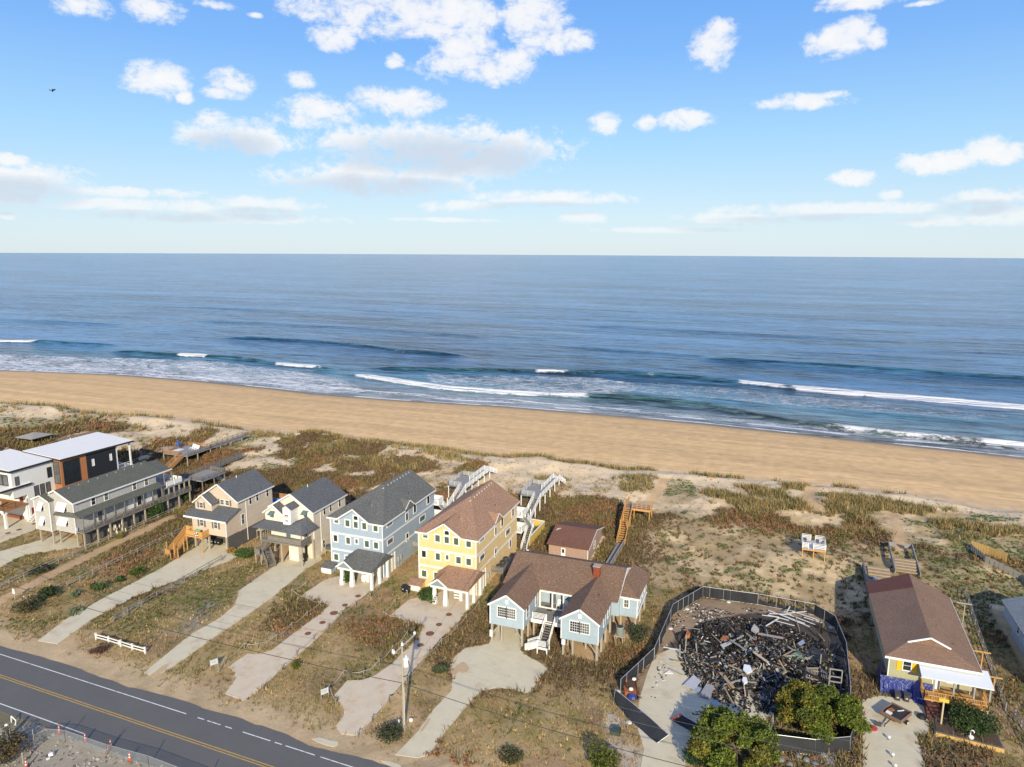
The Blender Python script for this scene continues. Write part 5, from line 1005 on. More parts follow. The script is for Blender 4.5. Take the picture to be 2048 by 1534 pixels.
fbx('F', 94.4, -141.6, -140.6, 4.2, 6.4, 0, .05).build('door', mat('door_red', (.22, .03, .03), .5), H); fbx('F', 94.4, -144.4, -142.6, 4.5, 6.4, 0, .05).build('pane', darkglass, H); fbx('R', -139.1, 94.8, 95.7, .8, 3.0, 0, .04).build('door', mat('door_red', (.22, .03, .03)), H)
stairs(H, (-138.4, 93.4, .5), (-138.4, 95.4, 2.0), .9, 6, white, white, False); MB().box(-145.5, -140.9, 94.0, 94.38, .4, 1.1).build('brick_base', shingles('red_brick2', (.30, .12, .07), (.26, .1, .06), (.34, .15, .1), .22, .075), H)
MB().box(-147, -136.9, 113.7, 117.9, 5.6, 5.8).build('balcony', paledeck, H); posts(H, [(-137.2, 113.9), (-137.2, 117.5), (-142, 117.5)], .3, .8, 11.3, white, 'column'); railing(H, (-137.1, 113.9, 5.8), (-137.1, 117.7, 5.8), white, 1.0, 4, 2, .08, None, 0, (.02, .02)); MB().box(-147, -136.8, 117.7, 117.9, 5.4, 5.9).build('roof_edge', white, H)
for i, (x, y) in enumerate(((-144.6, 90.6), (-142.7, 90.8))):
    t = thing('deck_chair', ['cane chair at the left on the modern house balcony', 'cane chair at the right on the modern house balcony'][i], 'chair', (x, y, 4.15), 'cane chairs on the modern balcony'); wic = mat('wicker', (.4, .3, .2), .8)
    MB().box(x - .35, x + .35, y - .3, y + .35, 4.5, 4.6).build('seat', wic, t); MB().beam((x, y + .35, 4.5), (x, y + .5, 5.15), .7, .08).build('backrest', wic, t); posts(t, [(x + a, y + b_) for a in (-.3, .3) for b_ in (-.25, .3)], .06, 4.15, 4.5, wic, 'leg')
# ---- far houses at the left edge
for (x, y, w, d, zt, rm, lab) in ((-153.5, 118, 9, 10, 8.3, greenroof, 'grey-green roofed house partly hidden behind the modern house'), (-168, 128, 8, 9, 7.2, oldroof, 'brown roofed house with white eaves at far left edge')):
    H = thing('house', lab, 'house', (x, y, .6)); MB().box(x - w / 2, x + w / 2, y - d / 2, y + d / 2, .4, zt - 1.5).build('wall', wst, H)
    MB().slab([(x + w / 2 + .4, y - d / 2 - .4, zt - 1.6), (x + w / 2 + .4, y + d / 2 + .4, zt - 1.6), (x, y + d / 2 + .4, zt), (x, y - d / 2 - .4, zt)], (0, 0, .14)).slab([(x - w / 2 - .4, y + d / 2 + .4, zt - 1.6), (x - w / 2 - .4, y - d / 2 - .4, zt - 1.6), (x, y - d / 2 - .4, zt), (x, y + d / 2 + .4, zt)], (0, 0, .14)).build('roof', rm, H)
    MB().box(x + w / 2 + .4, x + w / 2 + .46, y - d / 2 - .4, y + d / 2 + .4, zt - 1.7, zt - 1.4).build('fascia', wtrim, H); vents(H, [(x + .8, y - 2, zt - .2)], white)
    window(H, 'R', x + w / 2, y - 2, y - .8, 3.2, 4.6, darkglass, .12)
# ================================================================ THINGS IN THE YARDS
def zpts(pts, dz=0): return [P(x, y, dz=dz) for x, y in pts]
def split_rail(label, pts, m, h=1.05, rails=2, pw=.12, grp=None):
    r = thing('rail_fence', label, 'fence', pts[0], grp)
    for p in pts: MB().beam(p - Vector((0, 0, .1)), p + Vector((0, 0, h)), pw).build('post', m, r)
    for a, b in zip(pts[:-1], pts[1:]):
        for k in range(rails):
            z = h * (.92 - k * .42); MB().beam(a + Vector((0, 0, z + random.uniform(-.03, .03))), b + Vector((0, 0, z + random.uniform(-.03, .03))), .06, .10).build('rail', m, r)
    return r
greyfence = mat('silver_fence_wood', (.30, .28, .235), .85, .2, 3)
split_rail('weathered two-rail fence along the right side of tan house drive', [Vector((-89.2, y, hz(-89, y))) for y in (70.8, 73.3, 75.9, 78.8, 81.8, 84.5, 87.3, 90.0, 93.1)], fencewood)
split_rail('silver grey rail fence right of the sandy path', [Vector((-105.6, y, hz(-105, y))) for y in (76.2, 78.5, 80.9, 83.6, 86.8, 90.0, 92.7, 95, 98, 101, 104)], greyfence)
split_rail('silver grey rail fence left of the sandy path', [Vector((-115.4, y, hz(-115, y))) for y in (65, 67.5, 70, 72, 73.5, 76, 79, 82.2, 85.0, 87.6, 90.0, 92.4, 94.7, 97.5, 100.5, 104, 108)], greyfence)
def rope_fence(label, pts, short=.95):
    r = thing('rope_fence', label, 'fence', pts[0], 'rope fences beside the drives')
    for p in pts: MB().cyl(p - Vector((0, 0, .1)), p + Vector((0, 0, short)), .07, .06, 6).build('post', fencewood, r)
    for a, b in zip(pts[:-1], pts[1:]):
        q = [a.lerp(b, k / 6) + Vector((0, 0, short - .12 - .45 * (1 - (2 * k / 6 - 1) ** 2) * min(1, (b - a).length / 3.5))) for k in range(7)]
        MB().path(q, .035, 4).build('rope', rope, r)
rope_fence('rope fence curving round the bed left of blue house drive', zpts([(612,1174),(584,1188),(615,1203),(641,1213),(615,1233),(584,1256),(553,1281),(515,1297),(489,1297),(449,1329),(438,1346)]))
rope_fence('rope fence along the right edge of the blue house drive', zpts([(760,1178),(741,1196),(711,1214),(684,1233),(656,1259),(627,1281),(593,1312),(564,1342),(526,1381)]))
rope_fence('rope fence round the grassy bed left of yellow house drive', zpts([(815,1193),(791,1207),(767,1233),(802,1242),(818,1254),(815,1273),(786,1302),(759,1330),(728,1353),(688,1352),(659,1382),(672,1412)]))
rope_fence('rope fence along the right edge of the yellow house drive', zpts([(958,1212),(933,1240),(915,1259),(883,1289),(858,1314),(813,1368),(777,1409),(744,1448),(716,1478)]))
# white display fence by the road
pts = zpts([(192.5,1279),(217.4,1285.5),(241.8,1293),(265,1300.6),(290.6,1307.4)]); r = thing('white_fence', 'short white two-rail fence section standing alone on the grass', 'fence', pts[2])
for p in pts:
    MB().box(p.x - .09, p.x + .09, p.y - .09, p.y + .09, p.z - .1, p.z + .95).build('post', white, r); MB().box(p.x - .12, p.x + .12, p.y - .12, p.y + .12, p.z + .95, p.z + 1.0).build('post_cap', white, r)
for a, b in zip(pts[:-1], pts[1:]):
    for z in (.35, .76): MB().beam(a + Vector((0, 0, z)), b + Vector((0, 0, z)), .05, .15).build('rail', white, r)
p = pts[2]; MB().box(p.x - .35, p.x + .3, p.y - .16, p.y - .13, p.z + .25, p.z + .85).build('plaque', mat('plaque_grey', (.62, .64, .64), .5), r)
# two notice boards
for (x, y, lab) in ((429, 1337, 'small white notice board beside the blue house drive'), (650, 1396, 'small white notice board beside the yellow house drive')):
    p = P(x, y); r = thing('notice_board', lab, 'sign', p, 'white notice boards by the road'); d = Vector((.62, 1.0, 0)).normalized()
    MB().beam(p - d * .52 + Vector((0, 0, .95)), p + d * .52 + Vector((0, 0, .95)), .04, .72).build('board', mat('board_white', (.58, .60, .61), .5, .1), r)
    for s_ in (-.48, .48): MB().beam(p + d * s_ - Vector((0, 0, .05)), p + d * s_ + Vector((0, 0, 1.45)), .07).build('post', pilewood, r)
    nrm = Vector((d.y, -d.x, 0)) * .024; blue_print = mat('print_slate', (.30, .36, .40), .7)
    for z, a, b in ((1.15, -.34, .38), (1.0, -.38, .28), (.82, -.25, .34)): MB().beam(p + nrm + d * a + Vector((0, 0, z)), p + nrm + d * b + Vector((0, 0, z)), .006, .09).build('lettering', blue_print, r)
p = P(30, 1200); r = thing('street_sign', 'small white sign plate on a post in the bushes', 'sign', p); MB().cyl(p, p + Vector((0, 0, 1.9)), .05).build('post', pilewood, r); MB().box(p.x - .25, p.x + .25, p.y - .08, p.y - .05, p.z + 1.1, p.z + 1.95).build('plate', white, r)
# septic lids
lid = mat('rust_lid', (.20, .085, .05), .8, .2, 6)
LIDS = [((716,1193),'blue','nearest the carport'),((690,1211),'blue','second from the carport'),((668,1227),'blue','in the middle, the largest'),((645,1246),'blue','fourth from the carport'),((616,1268),'blue','furthest from the carport'),
        ((898,1230),'yellow','nearest the carport'),((878,1250),'yellow','second from the carport'),((860,1268),'yellow','third, the largest'),((841,1291),'yellow','furthest from the carport'),
        ((69,1048),'modern','furthest back'),((38,1060),'modern','in the middle'),((16,1067),'modern','nearest the frame edge')]
for (px, c_, w_) in LIDS:
    p = P(*px); big = .62 if 'largest' in w_ else .46
    tagit(MB().lathe((p.x, p.y, p.z + .05), [(big, 0), (big, .05), (big * .85, .065), (big * .2, .07)], 18).build('drain_cover', lid), 'round rusty lid on the %s house drive, %s' % (c_, w_), 'drain cover', 'round lids in the drives')
# bins
def bin_(x, y, z, lab, grp, m=None, rot=0.0, lie=False):
    m = m or black; r = thing('wheelie_bin', lab, 'bin', (x, y, z), grp, rot)
    def rel(mb): return mb
    mb = MB(); w0, w1, h_ = .25, .31, 1.0
    vs = [(x + i * w0, y + j * w0 * 1.1, z + .05) for i, j in ((-1,-1),(1,-1),(1,1),(-1,1))] + [(x + i * w1, y + j * w1 * 1.15, z + h_) for i, j in ((-1,-1),(1,-1),(1,1),(-1,1))]
    mb.add(vs, [(0,3,2,1),(4,5,6,7),(0,1,5,4),(1,2,6,5),(2,3,7,6),(3,0,4,7)]).build('body', m, r)
    MB().slab([(x - .34, y - .38, z + h_), (x + .34, y - .38, z + h_), (x + .34, y + .38, z + h_ + .09), (x - .34, y + .38, z + h_ + .09)], (0, 0, .05)).build('lid', m, r)
    for s_ in (-1, 1): MB().cyl((x + s_ * .27, y + .3, z + .13), (x + s_ * .33, y + .3, z + .13), .13, .13, 10).build('wheel', mat('rubber', (.012, .012, .012), .8), r)
    MB().box(x - .12, x + .12, y - .345, y - .335, z + .55, z + .68).build('plate', mat('label_grey', (.6, .6, .6)), r)
    return r
G_ = 'wheelie bins by the houses'
bin_(-53.3, 94.2, .5, 'black bin by the yellow bin store, left one', G_); bin_(-52.5, 94.0, .5, 'black bin by the yellow bin store, right one', G_)
bin_(-75.3, 98.0, .5, 'black bin under the cream house porch, right one', G_); bin_(-76.0, 98.6, .5, 'black bin under the cream house porch, left one', G_)
for i, (x, w_) in enumerate(((-96.8, 'leftmost'), (-96.0, 'second from left'), (-95.2, 'third from left'), (-94.5, 'rightmost'))): bin_(x, 98.3, .5, 'dark bin in the shade under the tan house, ' + w_, G_)
dkg = mat('dark_grey_plastic', (.05, .05, .052), .55, .2)
bin_(17.4, 91.0, .35, 'dark grey bin before the blue tarp, left one', G_, dkg); bin_(18.4, 91.1, .35, 'dark grey bin before the blue tarp, right one', G_, dkg)
p = P(1232, 1468); r_ = thing('wheelie_bin', 'dark green bin lying on the pale gravel by burned lot', 'bin', p)
MB().slab([(p.x - .55, p.y - .4, p.z), (p.x + .5, p.y - .3, p.z), (p.x + .4, p.y + .45, p.z), (p.x - .5, p.y + .35, p.z)], (.05, .1, .62)).build('body', mat('bin_green', (.045, .065, .05), .5, .15), r_); MB().slab([(p.x + .48, p.y - .35, p.z + .05), (p.x + .42, p.y + .5, p.z + .05), (p.x + .42, p.y + .55, p.z + .7), (p.x + .52, p.y - .3, p.z + .7)], (.08, 0, 0)).build('lid', mat('bin_green', (.045, .065, .05)), r_)
# cones, bucket, chain link fence, worker
orange = mat('cone_orange', (.62, .075, .035), .55, .08); refl = mat('cone_band', (.75, .72, .70), .4, .05)
CON = [((119,1467),'leftmost cone, by the dark fence post'),((171,1483),'second cone from the left, beside the wire fence'),((215,1506),'front cone of the close pair'),((222,1496),'rear cone of the close pair'),((260,1522),'rightmost cone beside the wire fence'),((53,1537),'bright cone cut by the bottom edge')]
for px, w_ in CON:
    p = P(*px); r = thing('traffic_cone', 'tall orange traffic cone with white bands, ' + w_, 'traffic cone', p, 'traffic cones beside the road')
    MB().lathe(p, [(.24, 0), (.25, .06), (.19, .08), (.16, .12)], 8).build('base', mat('cone_base', (.35, .04, .03), .7), r)
    for k in range(6):
        z0, z1 = .12 + k * .16, .28 + k * .16; f_ = lambda z: .15 - z * .085
        MB().lathe(p, [(f_(z0), z0), (f_(z1), z1)], 10).build('band' if k in (2, 4) else 'sleeve', refl if k in (2, 4) else orange, r)
p = P(100, 1514); r = thing('bucket', 'white bucket tipped on the bare ground near the cones', 'bucket', p); MB().cyl(p + Vector((-.1, 0, .2)), p + Vector((.25, .25, .32)), .17, .22, 12).build('pail', white, r); MB().lathe(p + Vector((.1, -.3, .02)), [(.2, 0), (.2, .03)], 12).build('lid', white, r)
r = thing('wire_fence', 'sagging chain link fence on dark posts beside the road', 'fence', P(131, 1481))
cpts = [P(69, 1491), P(94, 1478), P(131, 1481), P(215, 1510), P(298, 1533), Vector((-52, 49.6, 0)), Vector((-42, 49.3, 0))]; thin = mat('fence_wire', (.42, .43, .42), .5, .1, metal=.3); dpost = mat('dark_post', (.07, .075, .06), .7)
for i, p in enumerate(cpts):
    if i != 1: MB().cyl(p - Vector((0, 0, .1)), p + Vector((.0, .0, 2.0)), .045, .045, 6).build('post', dpost if i != 0 else mat('fence_wire', (.42, .43, .42)), r)
for a, b in zip(cpts[:-1], cpts[1:]):
    L = (b - a).length; mb = MB(); n = int(L / .16); hgt = 1.25
    for i in range(-8, n):
        for s_ in (0, 1):
            k0, k1 = i / n, (i + 8) / n
            z0, z1 = (0, hgt) if not s_ else (hgt, 0)
            c0, c1 = max(0, k0), min(1, k1)
            if c1 - c0 <= 0: continue
            za = z0 + (z1 - z0) * (c0 - k0) / (k1 - k0); zb_ = z0 + (z1 - z0) * (c1 - k0) / (k1 - k0)
            mb.beam(a.lerp(b, c0) + Vector((0, 0, za + .05)), a.lerp(b, c1) + Vector((0, 0, zb_ + .05)), .014, .014)
    mb.build('chain_link_mesh', thin, r, kind='stuff'); MB().cyl(a + Vector((0, 0, 1.3)), b + Vector((0, 0, 1.3)), .02, .02, 4).build('top_wire', thin, r)
p = P(47, 1527); tagit(MB().cyl(p - Vector((0, 0, .1)), p + Vector((0, 0, 1.25)), .09).cyl(p + Vector((0, 0, 1.25)), p + Vector((0, 0, 1.33)), .13, .05).build('post', greyfence), 'short grey wooden post with cap behind the orange cone', 'post')
p = P(24, 1446); tagit(MB().path([p + Vector((-.1, 0, 0)), p + Vector((-.15, .1, .8)), p + Vector((.5, .15, .35)), p + Vector((.9, -.2, .1))], .06, 6).build('pipe', white), 'bent white pipe sticking out of bare ground near road', 'pipe')
def person(lab, loc, joints, radii, edges, m, name='person', root=0):
    me = bpy.data.meshes.new(name); me.from_pydata([Vector(j) for j in joints], edges, []); me.update()
    o = bpy.data.objects.new(name, me); link(o); o.location = loc; ORG[o.name] = Vector(loc); me.materials.append(m)
    sk = o.modifiers.new('skin', 'SKIN'); 
    if not me.skin_vertices: me.attributes.new('skin', 'FLOAT', 'POINT') if 0 else None
    for v, rr_ in zip(me.skin_vertices[0].data, radii): v.radius = (rr_, rr_); v.use_root = False
    me.skin_vertices[0].data[root].use_root = True
    ss = o.modifiers.new('sub', 'SUBSURF'); ss.levels = ss.render_levels = 1
    return tagit(o, lab, 'person')
def add_skin(me):
    bm = bmesh.new(); bm.from_mesh(me); bm.verts.layers.skin.verify(); bm.to_mesh(me); bm.free()
def person(lab, loc, joints, radii, edges, m, root=0):
    me = bpy.data.meshes.new('person'); me.from_pydata([Vector(j) for j in joints], edges, []); me.update(); add_skin(me)
    o = bpy.data.objects.new('person', me); link(o); o.location = loc; me.materials.append(m)
    for v, rr_ in zip(me.skin_vertices[0].data, radii): v.radius = (rr_, rr_); v.use_root = False
    me.skin_vertices[0].data[root].use_root = True
    o.modifiers.new('skin', 'SKIN'); ss = o.modifiers.new('smooth', 'SUBSURF'); ss.levels = ss.render_levels = 1
    return tagit(o, lab, 'person')
STAND = [(0,0,.95),(0,.0,1.2),(0,.02,1.42),(0,.0,1.55),(0,-.02,1.68), (.11,0,.9),(.13,-.05,.5),(.13,0,.06),(.13,-.16,.03), (-.11,0,.9),(-.13,.1,.5),(-.13,.16,.06),(-.13,.02,.03), (.2,.0,1.40),(.27,-.05,1.12),(.25,-.22,.92), (-.2,0,1.40),(-.27,.02,1.12),(-.25,-.15,.9)]
SR = [.15,.14,.15,.065,.115, .10,.07,.05,.045, .10,.07,.05,.045, .075,.055,.04, .075,.055,.04]
SE = [(0,1),(1,2),(2,3),(3,4),(0,5),(5,6),(6,7),(7,8),(0,9),(9,10),(10,11),(11,12),(2,13),(13,14),(14,15),(2,16),(16,17),(17,18)]
wet = mat('wetsuit', (.015, .018, .022), .5)
q = P(298, 735, -2.0); person('person in dark clothes wading in the white shallows', (q.x, q.y, -2.45), STAND, SR, SE, wet)
for i, (x, y, lab) in enumerate(((792, 701, 'left one of two surfers sitting beyond the dark wave'), (807, 704, 'right one of two surfers sitting beyond the dark wave'))):
    q = P(x, y, -1.4); J = [(0,0,.3),(0,-.05,.55),(0,-.05,.78),(0,-.05,.9),(0,-.06,1.04),(.14,-.2,.22),(.2,-.5,.05),(-.14,-.2,.22),(-.2,-.5,.05),(.2,-.05,.75),(.26,-.15,.5),(.2,-.35,.4),(-.2,-.05,.75),(-.26,-.15,.5),(-.2,-.35,.4)]
    person(lab, (q.x, q.y, -1.5), J, [.16,.14,.15,.065,.115,.1,.06,.1,.06,.07,.05,.04,.07,.05,.04], [(0,1),(1,2),(2,3),(3,4),(0,5),(5,6),(0,7),(7,8),(2,9),(9,10),(10,11),(2,12),(12,13),(13,14)], wet)
    b_ = thing('surfboard', ['pale surfboard under the left sitting surfer', 'pale surfboard under the right sitting surfer'][i], 'surfboard', (q.x, q.y, -1.42)); MB().slab([(q.x + .26 * math.sin(k / 10 * math.pi) * s_, q.y - 1.1 + 2.2 * k / 10, -1.4) for s_ in (1, -1) for k in (range(0, 11) if s_ == 1 else range(9, 0, -1))], (0, 0, .06)).build('board', white, b_)
q = P(17, 1477); wk = person('worker in dark clothes with white hard hat behind the bush', q, STAND, SR, SE, mat('work_clothes', (.05, .05, .052), .8))
wkh = MB().lathe(q + Vector((0, -.03, 1.72)), [(.2, 0), (.17, .04), (.14, .11), (.05, .16)], 12).build('hard_hat', white); wkh.parent = wk; wkh.matrix_parent_inverse = wk.matrix_world.inverted() if 0 else Matrix.Translation(-Vector(q))
# ---- utility pole and its wires
pb_ = Vector((-37.2, 65.0, hz(-37, 65))); U = thing('utility_pole', 'wooden utility pole with a white transformer and white insulators', 'utility pole', pb_)
MB().cyl(pb_ - Vector((0, 0, .4)), pb_ + Vector((0, 0, 11.1)), .17, .12, 10).build('pole', pilewood, U)
ca = Vector((-37.2, 63.0, 10.7)); cb_ = Vector((-36.9, 67.6, 10.75)); MB().beam(ca, cb_, .11, .13).build('crossarm', mat('crossarm_grey', (.45, .43, .39), .8), U)
for k, z in ((.03, 0), (.40, 0), (.97, 0)):
    p = ca.lerp(cb_, k); MB().lathe(p + Vector((0, 0, .06)), [(.04, 0), (.16, .08), (.08, .14), (.17, .22), (.08, .3), (.1, .36)], 10).build('insulator', white, U)
MB().path([ca + Vector((-.1, .1, .5)), ca + Vector((-.25, .3, .0)), ca + Vector((-.1, .8, -.25))], .1, 6).build('fuse_cutout', white, U)
MB().lathe((-36.72, 65.0, 8.2), [(.2, 0), (.34, .04), (.34, 1.0), (.36, 1.02), (.3, 1.12)], 14).build('transformer', mat('transformer_white', (.66, .67, .67), .4, .08), U); MB().cyl((-36.72, 65, 9.3), (-36.7, 65, 9.65), .07, .05, 8).build('bushing', white, U)
MB().path([Vector((-36.4, 64.9, 9.0)), Vector((-36.1, 64.8, 8.3)), Vector((-36.5, 64.8, 7.2)), Vector((-37.05, 64.9, 6.9))], .05, 6).build('drop_cable', black, U)
MB().cyl((-37.0, 64.85, .4), (-37.0, 64.85, 5.6), .05, .05, 6).build('conduit', mat('conduit_grey', (.5, .5, .48), .6), U)
wire = mat('cable_black', (.03, .03, .03), .6); pale_wire = mat('wire_pale', (.22, .22, .21), .5)
def span(lab, a, b, sag, r, m, grp):
    a, b = Vector(a), Vector(b); mb = MB(); q = [a.lerp(b, k / 16) - Vector((0, 0, sag * (1 - (2 * k / 16 - 1) ** 2))) for k in range(17)]
    tagit(mb.path(q, r, 4).build('cable', m), lab, 'cable', grp)
span('thick black cable running left from the utility pole', (-37.2, 64.95, 6.0), (-118, 66.0, 7.0), 1.3, .045, wire, None); span('thick black cable running right from the utility pole', (-37.2, 64.95, 6.0), (22, 63.5, 6.6), 1.4, .045, wire, None)
for i, (k, w_) in enumerate(((.03, 'front end'), (.40, 'middle'), (.97, 'far end'))):
    a = ca.lerp(cb_, k) + Vector((0, 0, .42)); span('thin power wire running right from the crossarm, %s' % w_, a, (a.x + 62, a.y - .4, 10.6), 1.6, .008, pale_wire, 'power wires'); span('thin power wire running left from the crossarm, %s' % w_, a, (a.x - 80, a.y + 1.0, 10.9), 1.8, .012, wire, 'power wires')
span('service wire from the pole to the yellow house', (-36.7, 65, 8.0), (-41.6, 101, 6.6), .9, .015, wire, None)
a = P(75, 1211); g_ = thing('guy_wire', 'slanting guy wire with a white guard near the bushes', 'guy wire', a); MB().cyl(a, a + Vector((-2.0, -.7, 1.53)), .035, .035, 6).build('guard', white, g_); MB().cyl(a + Vector((-2.0, -.7, 1.53)), a + Vector((-10.5, -3.6, 8.0)), .015, .015, 4).build('wire', wire, g_)
p = P(798, 1452); tagit(MB().cyl(p, p + Vector((0, 0, .8)), .1, .1, 8).build('marker_post', white), 'short white marker post left of the utility pole foot', 'marker')
p = P(822, 1443); tagit(MB().lathe(p, [(.1, 0), (.24, .12), (.24, .3), (.1, .42)], 10).build('buoy', white), 'round white buoy on the ground right of the utility pole', 'buoy')
# ---- bird
d = pxray(105, 181); d = Vector(d).normalized(); bp_ = Vector((0, 0, CH)) + d * 60; r = thing('bird', 'dark bird gliding with spread wings in the upper left sky', 'bird', bp_); bk = mat('bird_black', (.02, .02, .022), .8)
MB().lathe(bp_, [(.02, -.1), (.05, -.03), (.05, .04), (.02, .1)], 8).build('body', bk, r)
for s_ in (-1, 1): MB().slab([bp_ + Vector((s_ * .03, -.06, 0)), bp_ + Vector((s_ * .26, -.08, .05)), bp_ + Vector((s_ * .30, .02, .03)), bp_ + Vector((s_ * .03, .08, 0))], (0, 0, .02)).build('wing', bk, r)
# ---- dune crossovers of the blue and yellow houses
def crossover(cx, lab):
    r = thing('dune_walkover', lab, 'walkover', (cx, 130, 1.0)); zt = 4.7
    y0, y1 = 124.0, 133.0
    stairs(r, (cx, y0, 1.3), (cx, y1, zt), 1.35, 18, white, paledeck, True, 1.0, 2, white)
    MB().box(cx - 3.9, cx - .7, 134.0, 141.5, zt - .2, zt).build('platform', paledeck, r); MB().box(cx - .7, cx + .7, 133, 147, zt - .2, zt).build('walkway', paledeck, r)
    lg = mat('composite_grey', (.50, .50, .49), .6, .08)
    for a, b in (((cx - 3.85, 134.05, zt), (cx - 3.85, 141.45, zt)), ((cx - 3.85, 141.45, zt), (cx - .8, 141.45, zt)), ((cx - 3.85, 134.05, zt), (cx - .8, 134.05, zt))): railing(r, a, b, lg, 1.0, 5, 2.0, .12, None, 0, (.04, .1))
    railing(r, (cx + .75, 133, zt), (cx + .75, 147, zt), white, 1.05, 2, 2.0, .13, white); railing(r, (cx - .75, 138.5, zt), (cx - .75, 147, zt), white, 1.05, 2, 2.1, .13, white)
    stairs(r, (cx + .4, 150.5, hz(cx, 150.5) + .3), (cx, 147, zt), 1.3, 7, white, paledeck, True, 1.0, 2, white)
    posts(r, [(cx + s_ * .7, y) for s_ in (-1, 1) for y in (127, 130, 133, 136.5, 140, 143.5, 146.8)] + [(cx - 3.8, 134.1), (cx - 3.8, 141.4), (cx - 3.8, 138)], .18, None, zt - .2, white)
crossover(-60.4, 'white dune walkover with grey platform behind the blue house'); crossover(-43.6, 'white dune walkover with grey platform behind the yellow house')
# yellow fenced patio behind the yellow house
r = thing('patio_wall', 'yellow walled patio with white caps behind the yellow house', 'patio', (-42, 122, .8)); yw = mat('yellow_wall', (.66, .47, .10), .7, .08)
for k, (a, b) in enumerate((((-45.2, 126.2), (-39.6, 125.8)), ((-39.6, 125.8), (-39.8, 117.4)))):
    a = Vector((*a, 1.75)); b = Vector((*b, 1.75)); MB().beam(a, b, .12, 2.2).build('panel', yw, r); MB().beam(a + Vector((0, 0, 1.15)), b + Vector((0, 0, 1.15)), .22, .1).build('cap', white, r)
MB().box(-45.2, -39.7, 117.5, 125.9, .55, .72).build('patio_floor', mat('patio_blue_grey', (.16, .18, .20), .8, .1), r)
for i, (x, y) in enumerate(((-39.2, 112.6), (-38.7, 113.2))): tagit(MB().lathe((x, y, .9), [(.1, 0), (.32, .1), (.32, 1.1), (.2, 1.35), (.08, 1.4)], 12).build('gas_tank', mat('tank_white', (.72, .72, .66), .4, .06)), ['white gas tank behind the yellow house, front one', 'white gas tank behind the yellow house, rear one'][i], 'gas tank')
r = thing('grill', 'black round grill on a post behind the yellow house', 'grill', (-40.0, 111.4, .6)); MB().cyl((-40, 111.4, .5), (-40, 111.4, 1.6), .06).build('stand', pilewood, r); MB().lathe((-40, 111.4, 1.6), [(.15, 0), (.42, .2), (.42, .35), (.2, .55)], 12).build('kettle', black, r)
r = thing('utility_platform', 'wooden platform with air conditioners beside the yellow house', 'platform', (-40.3, 106.5, .6)); MB().box(-41.7, -39.6, 103.2, 109.4, 1.9, 2.1).build('deck', greywood, r); railing(r, (-39.65, 103.3, 2.1), (-39.65, 109.3, 2.1), greywood, .9, 5, 2, .1, None, 0, (.04, .12)); railing(r, (-41.6, 103.25, 2.1), (-39.7, 103.25, 2.1), greywood, .9, 5, 2, .1, None, 0, (.04, .12)); posts(r, [(-39.7, 103.4), (-39.7, 106.3), (-39.7, 109.2)], .14, None, 1.9, pilewood)
for i, y in enumerate((104.3, 105.9, 107.5)): ac_unit('dark air conditioner on the yellow house platform, %s' % ('nearest', 'middle', 'furthest')[i], -40.7, y, 2.1, .45, .8, False, dkg)
r = thing('utility_platform', 'wooden platform with railing beside the blue house', 'platform', (-57.5, 110, .6)); MB().box(-58.8, -56.8, 107.5, 112, 1.9, 2.1).build('deck', greywood, r); railing(r, (-56.9, 107.6, 2.1), (-56.9, 111.9, 2.1), pilewood, .9, 5, 2, .1, None, 0, (.04, .12)); railing(r, (-58.7, 107.55, 2.1), (-57, 107.55, 2.1), pilewood, .9, 5, 2, .1, None, 0, (.04, .12)); posts(r, [(-56.9, 107.7), (-56.9, 111.8)], .14, None, 1.9, pilewood)
for (hx, y0, c_) in ((-41.8, 97.1, 'yellow'), (-58.9, 97.4, 'blue')):
    r = thing('electric_meters', 'electric meter boxes and pipes on the %s house side' % c_, 'meter', (hx, y0 + 5.4, .5)); 
    for k in range(2): MB().box(hx + .02, hx + .25, y0 + 4.7 + k * .8, y0 + 5.2 + k * .8, 1.5, 2.3).build('meter_box', acmetal, r); MB().cyl((hx + .3, y0 + 4.6 + k * .9, .5), (hx + .3, y0 + 4.6 + k * .9, 2.4), .05).build('conduit', acmetal, r)
# ---- orange stairs and boardwalk behind the cottage
r = thing('pine_walkover', 'orange pine dune stairs with grey boardwalk behind blue cottage', 'walkover', (-24.2, 128, 1.2))
zb0 = hz(-24.4, 118) + .35
MB().slab([(-25.0, 104.6, 1.3), (-23.7, 104.6, 1.3), (-23.3, 123.5, 1.5), (-24.6, 123.5, 1.5)], (0, 0, .14)).build('boardwalk', paledeck, r); railing(r, (-23.75, 106, 1.4), (-23.3, 123.4, 1.6), pilewood, .95, 2, 2.4, .1, boards('boardwalk_screen', (.30, .24, .18), (.26, .21, .16), 3, .14))
stairs(r, (-24.0, 123.6, 1.6), (-24.6, 133.5, 5.0), 1.4, 16, newwood, newwood, True, 1.0, 2, newwood)
MB().box(-25.3, -20.3, 133.5, 136.6, 4.85, 5.0).build('platform', greywood, r); railing(r, (-23.9, 133.55, 5.0), (-20.3, 133.55, 5.0), newwood, 1.0, 3, 1.0, .1); railing(r, (-20.3, 133.6, 5), (-20.3, 136.5, 5), newwood, 1.0, 3, 1.0, .1); railing(r, (-25.3, 133.5, 5), (-25.3, 137.5, 5), newwood, 1.0, 2, 2, .1, newwood)
MB().box(-23.9, -20.3, 133.45, 133.5, 4.6, 5.0).build('fascia', newwood, r); posts(r, [(-25.2, 133.6), (-23.5, 133.6), (-20.5, 133.6), (-20.5, 136.4), (-25.2, 136.4), (-24.9, 127), (-23.6, 127), (-24.9, 130), (-23.6, 130)], .15, None, 4.85, newwood)
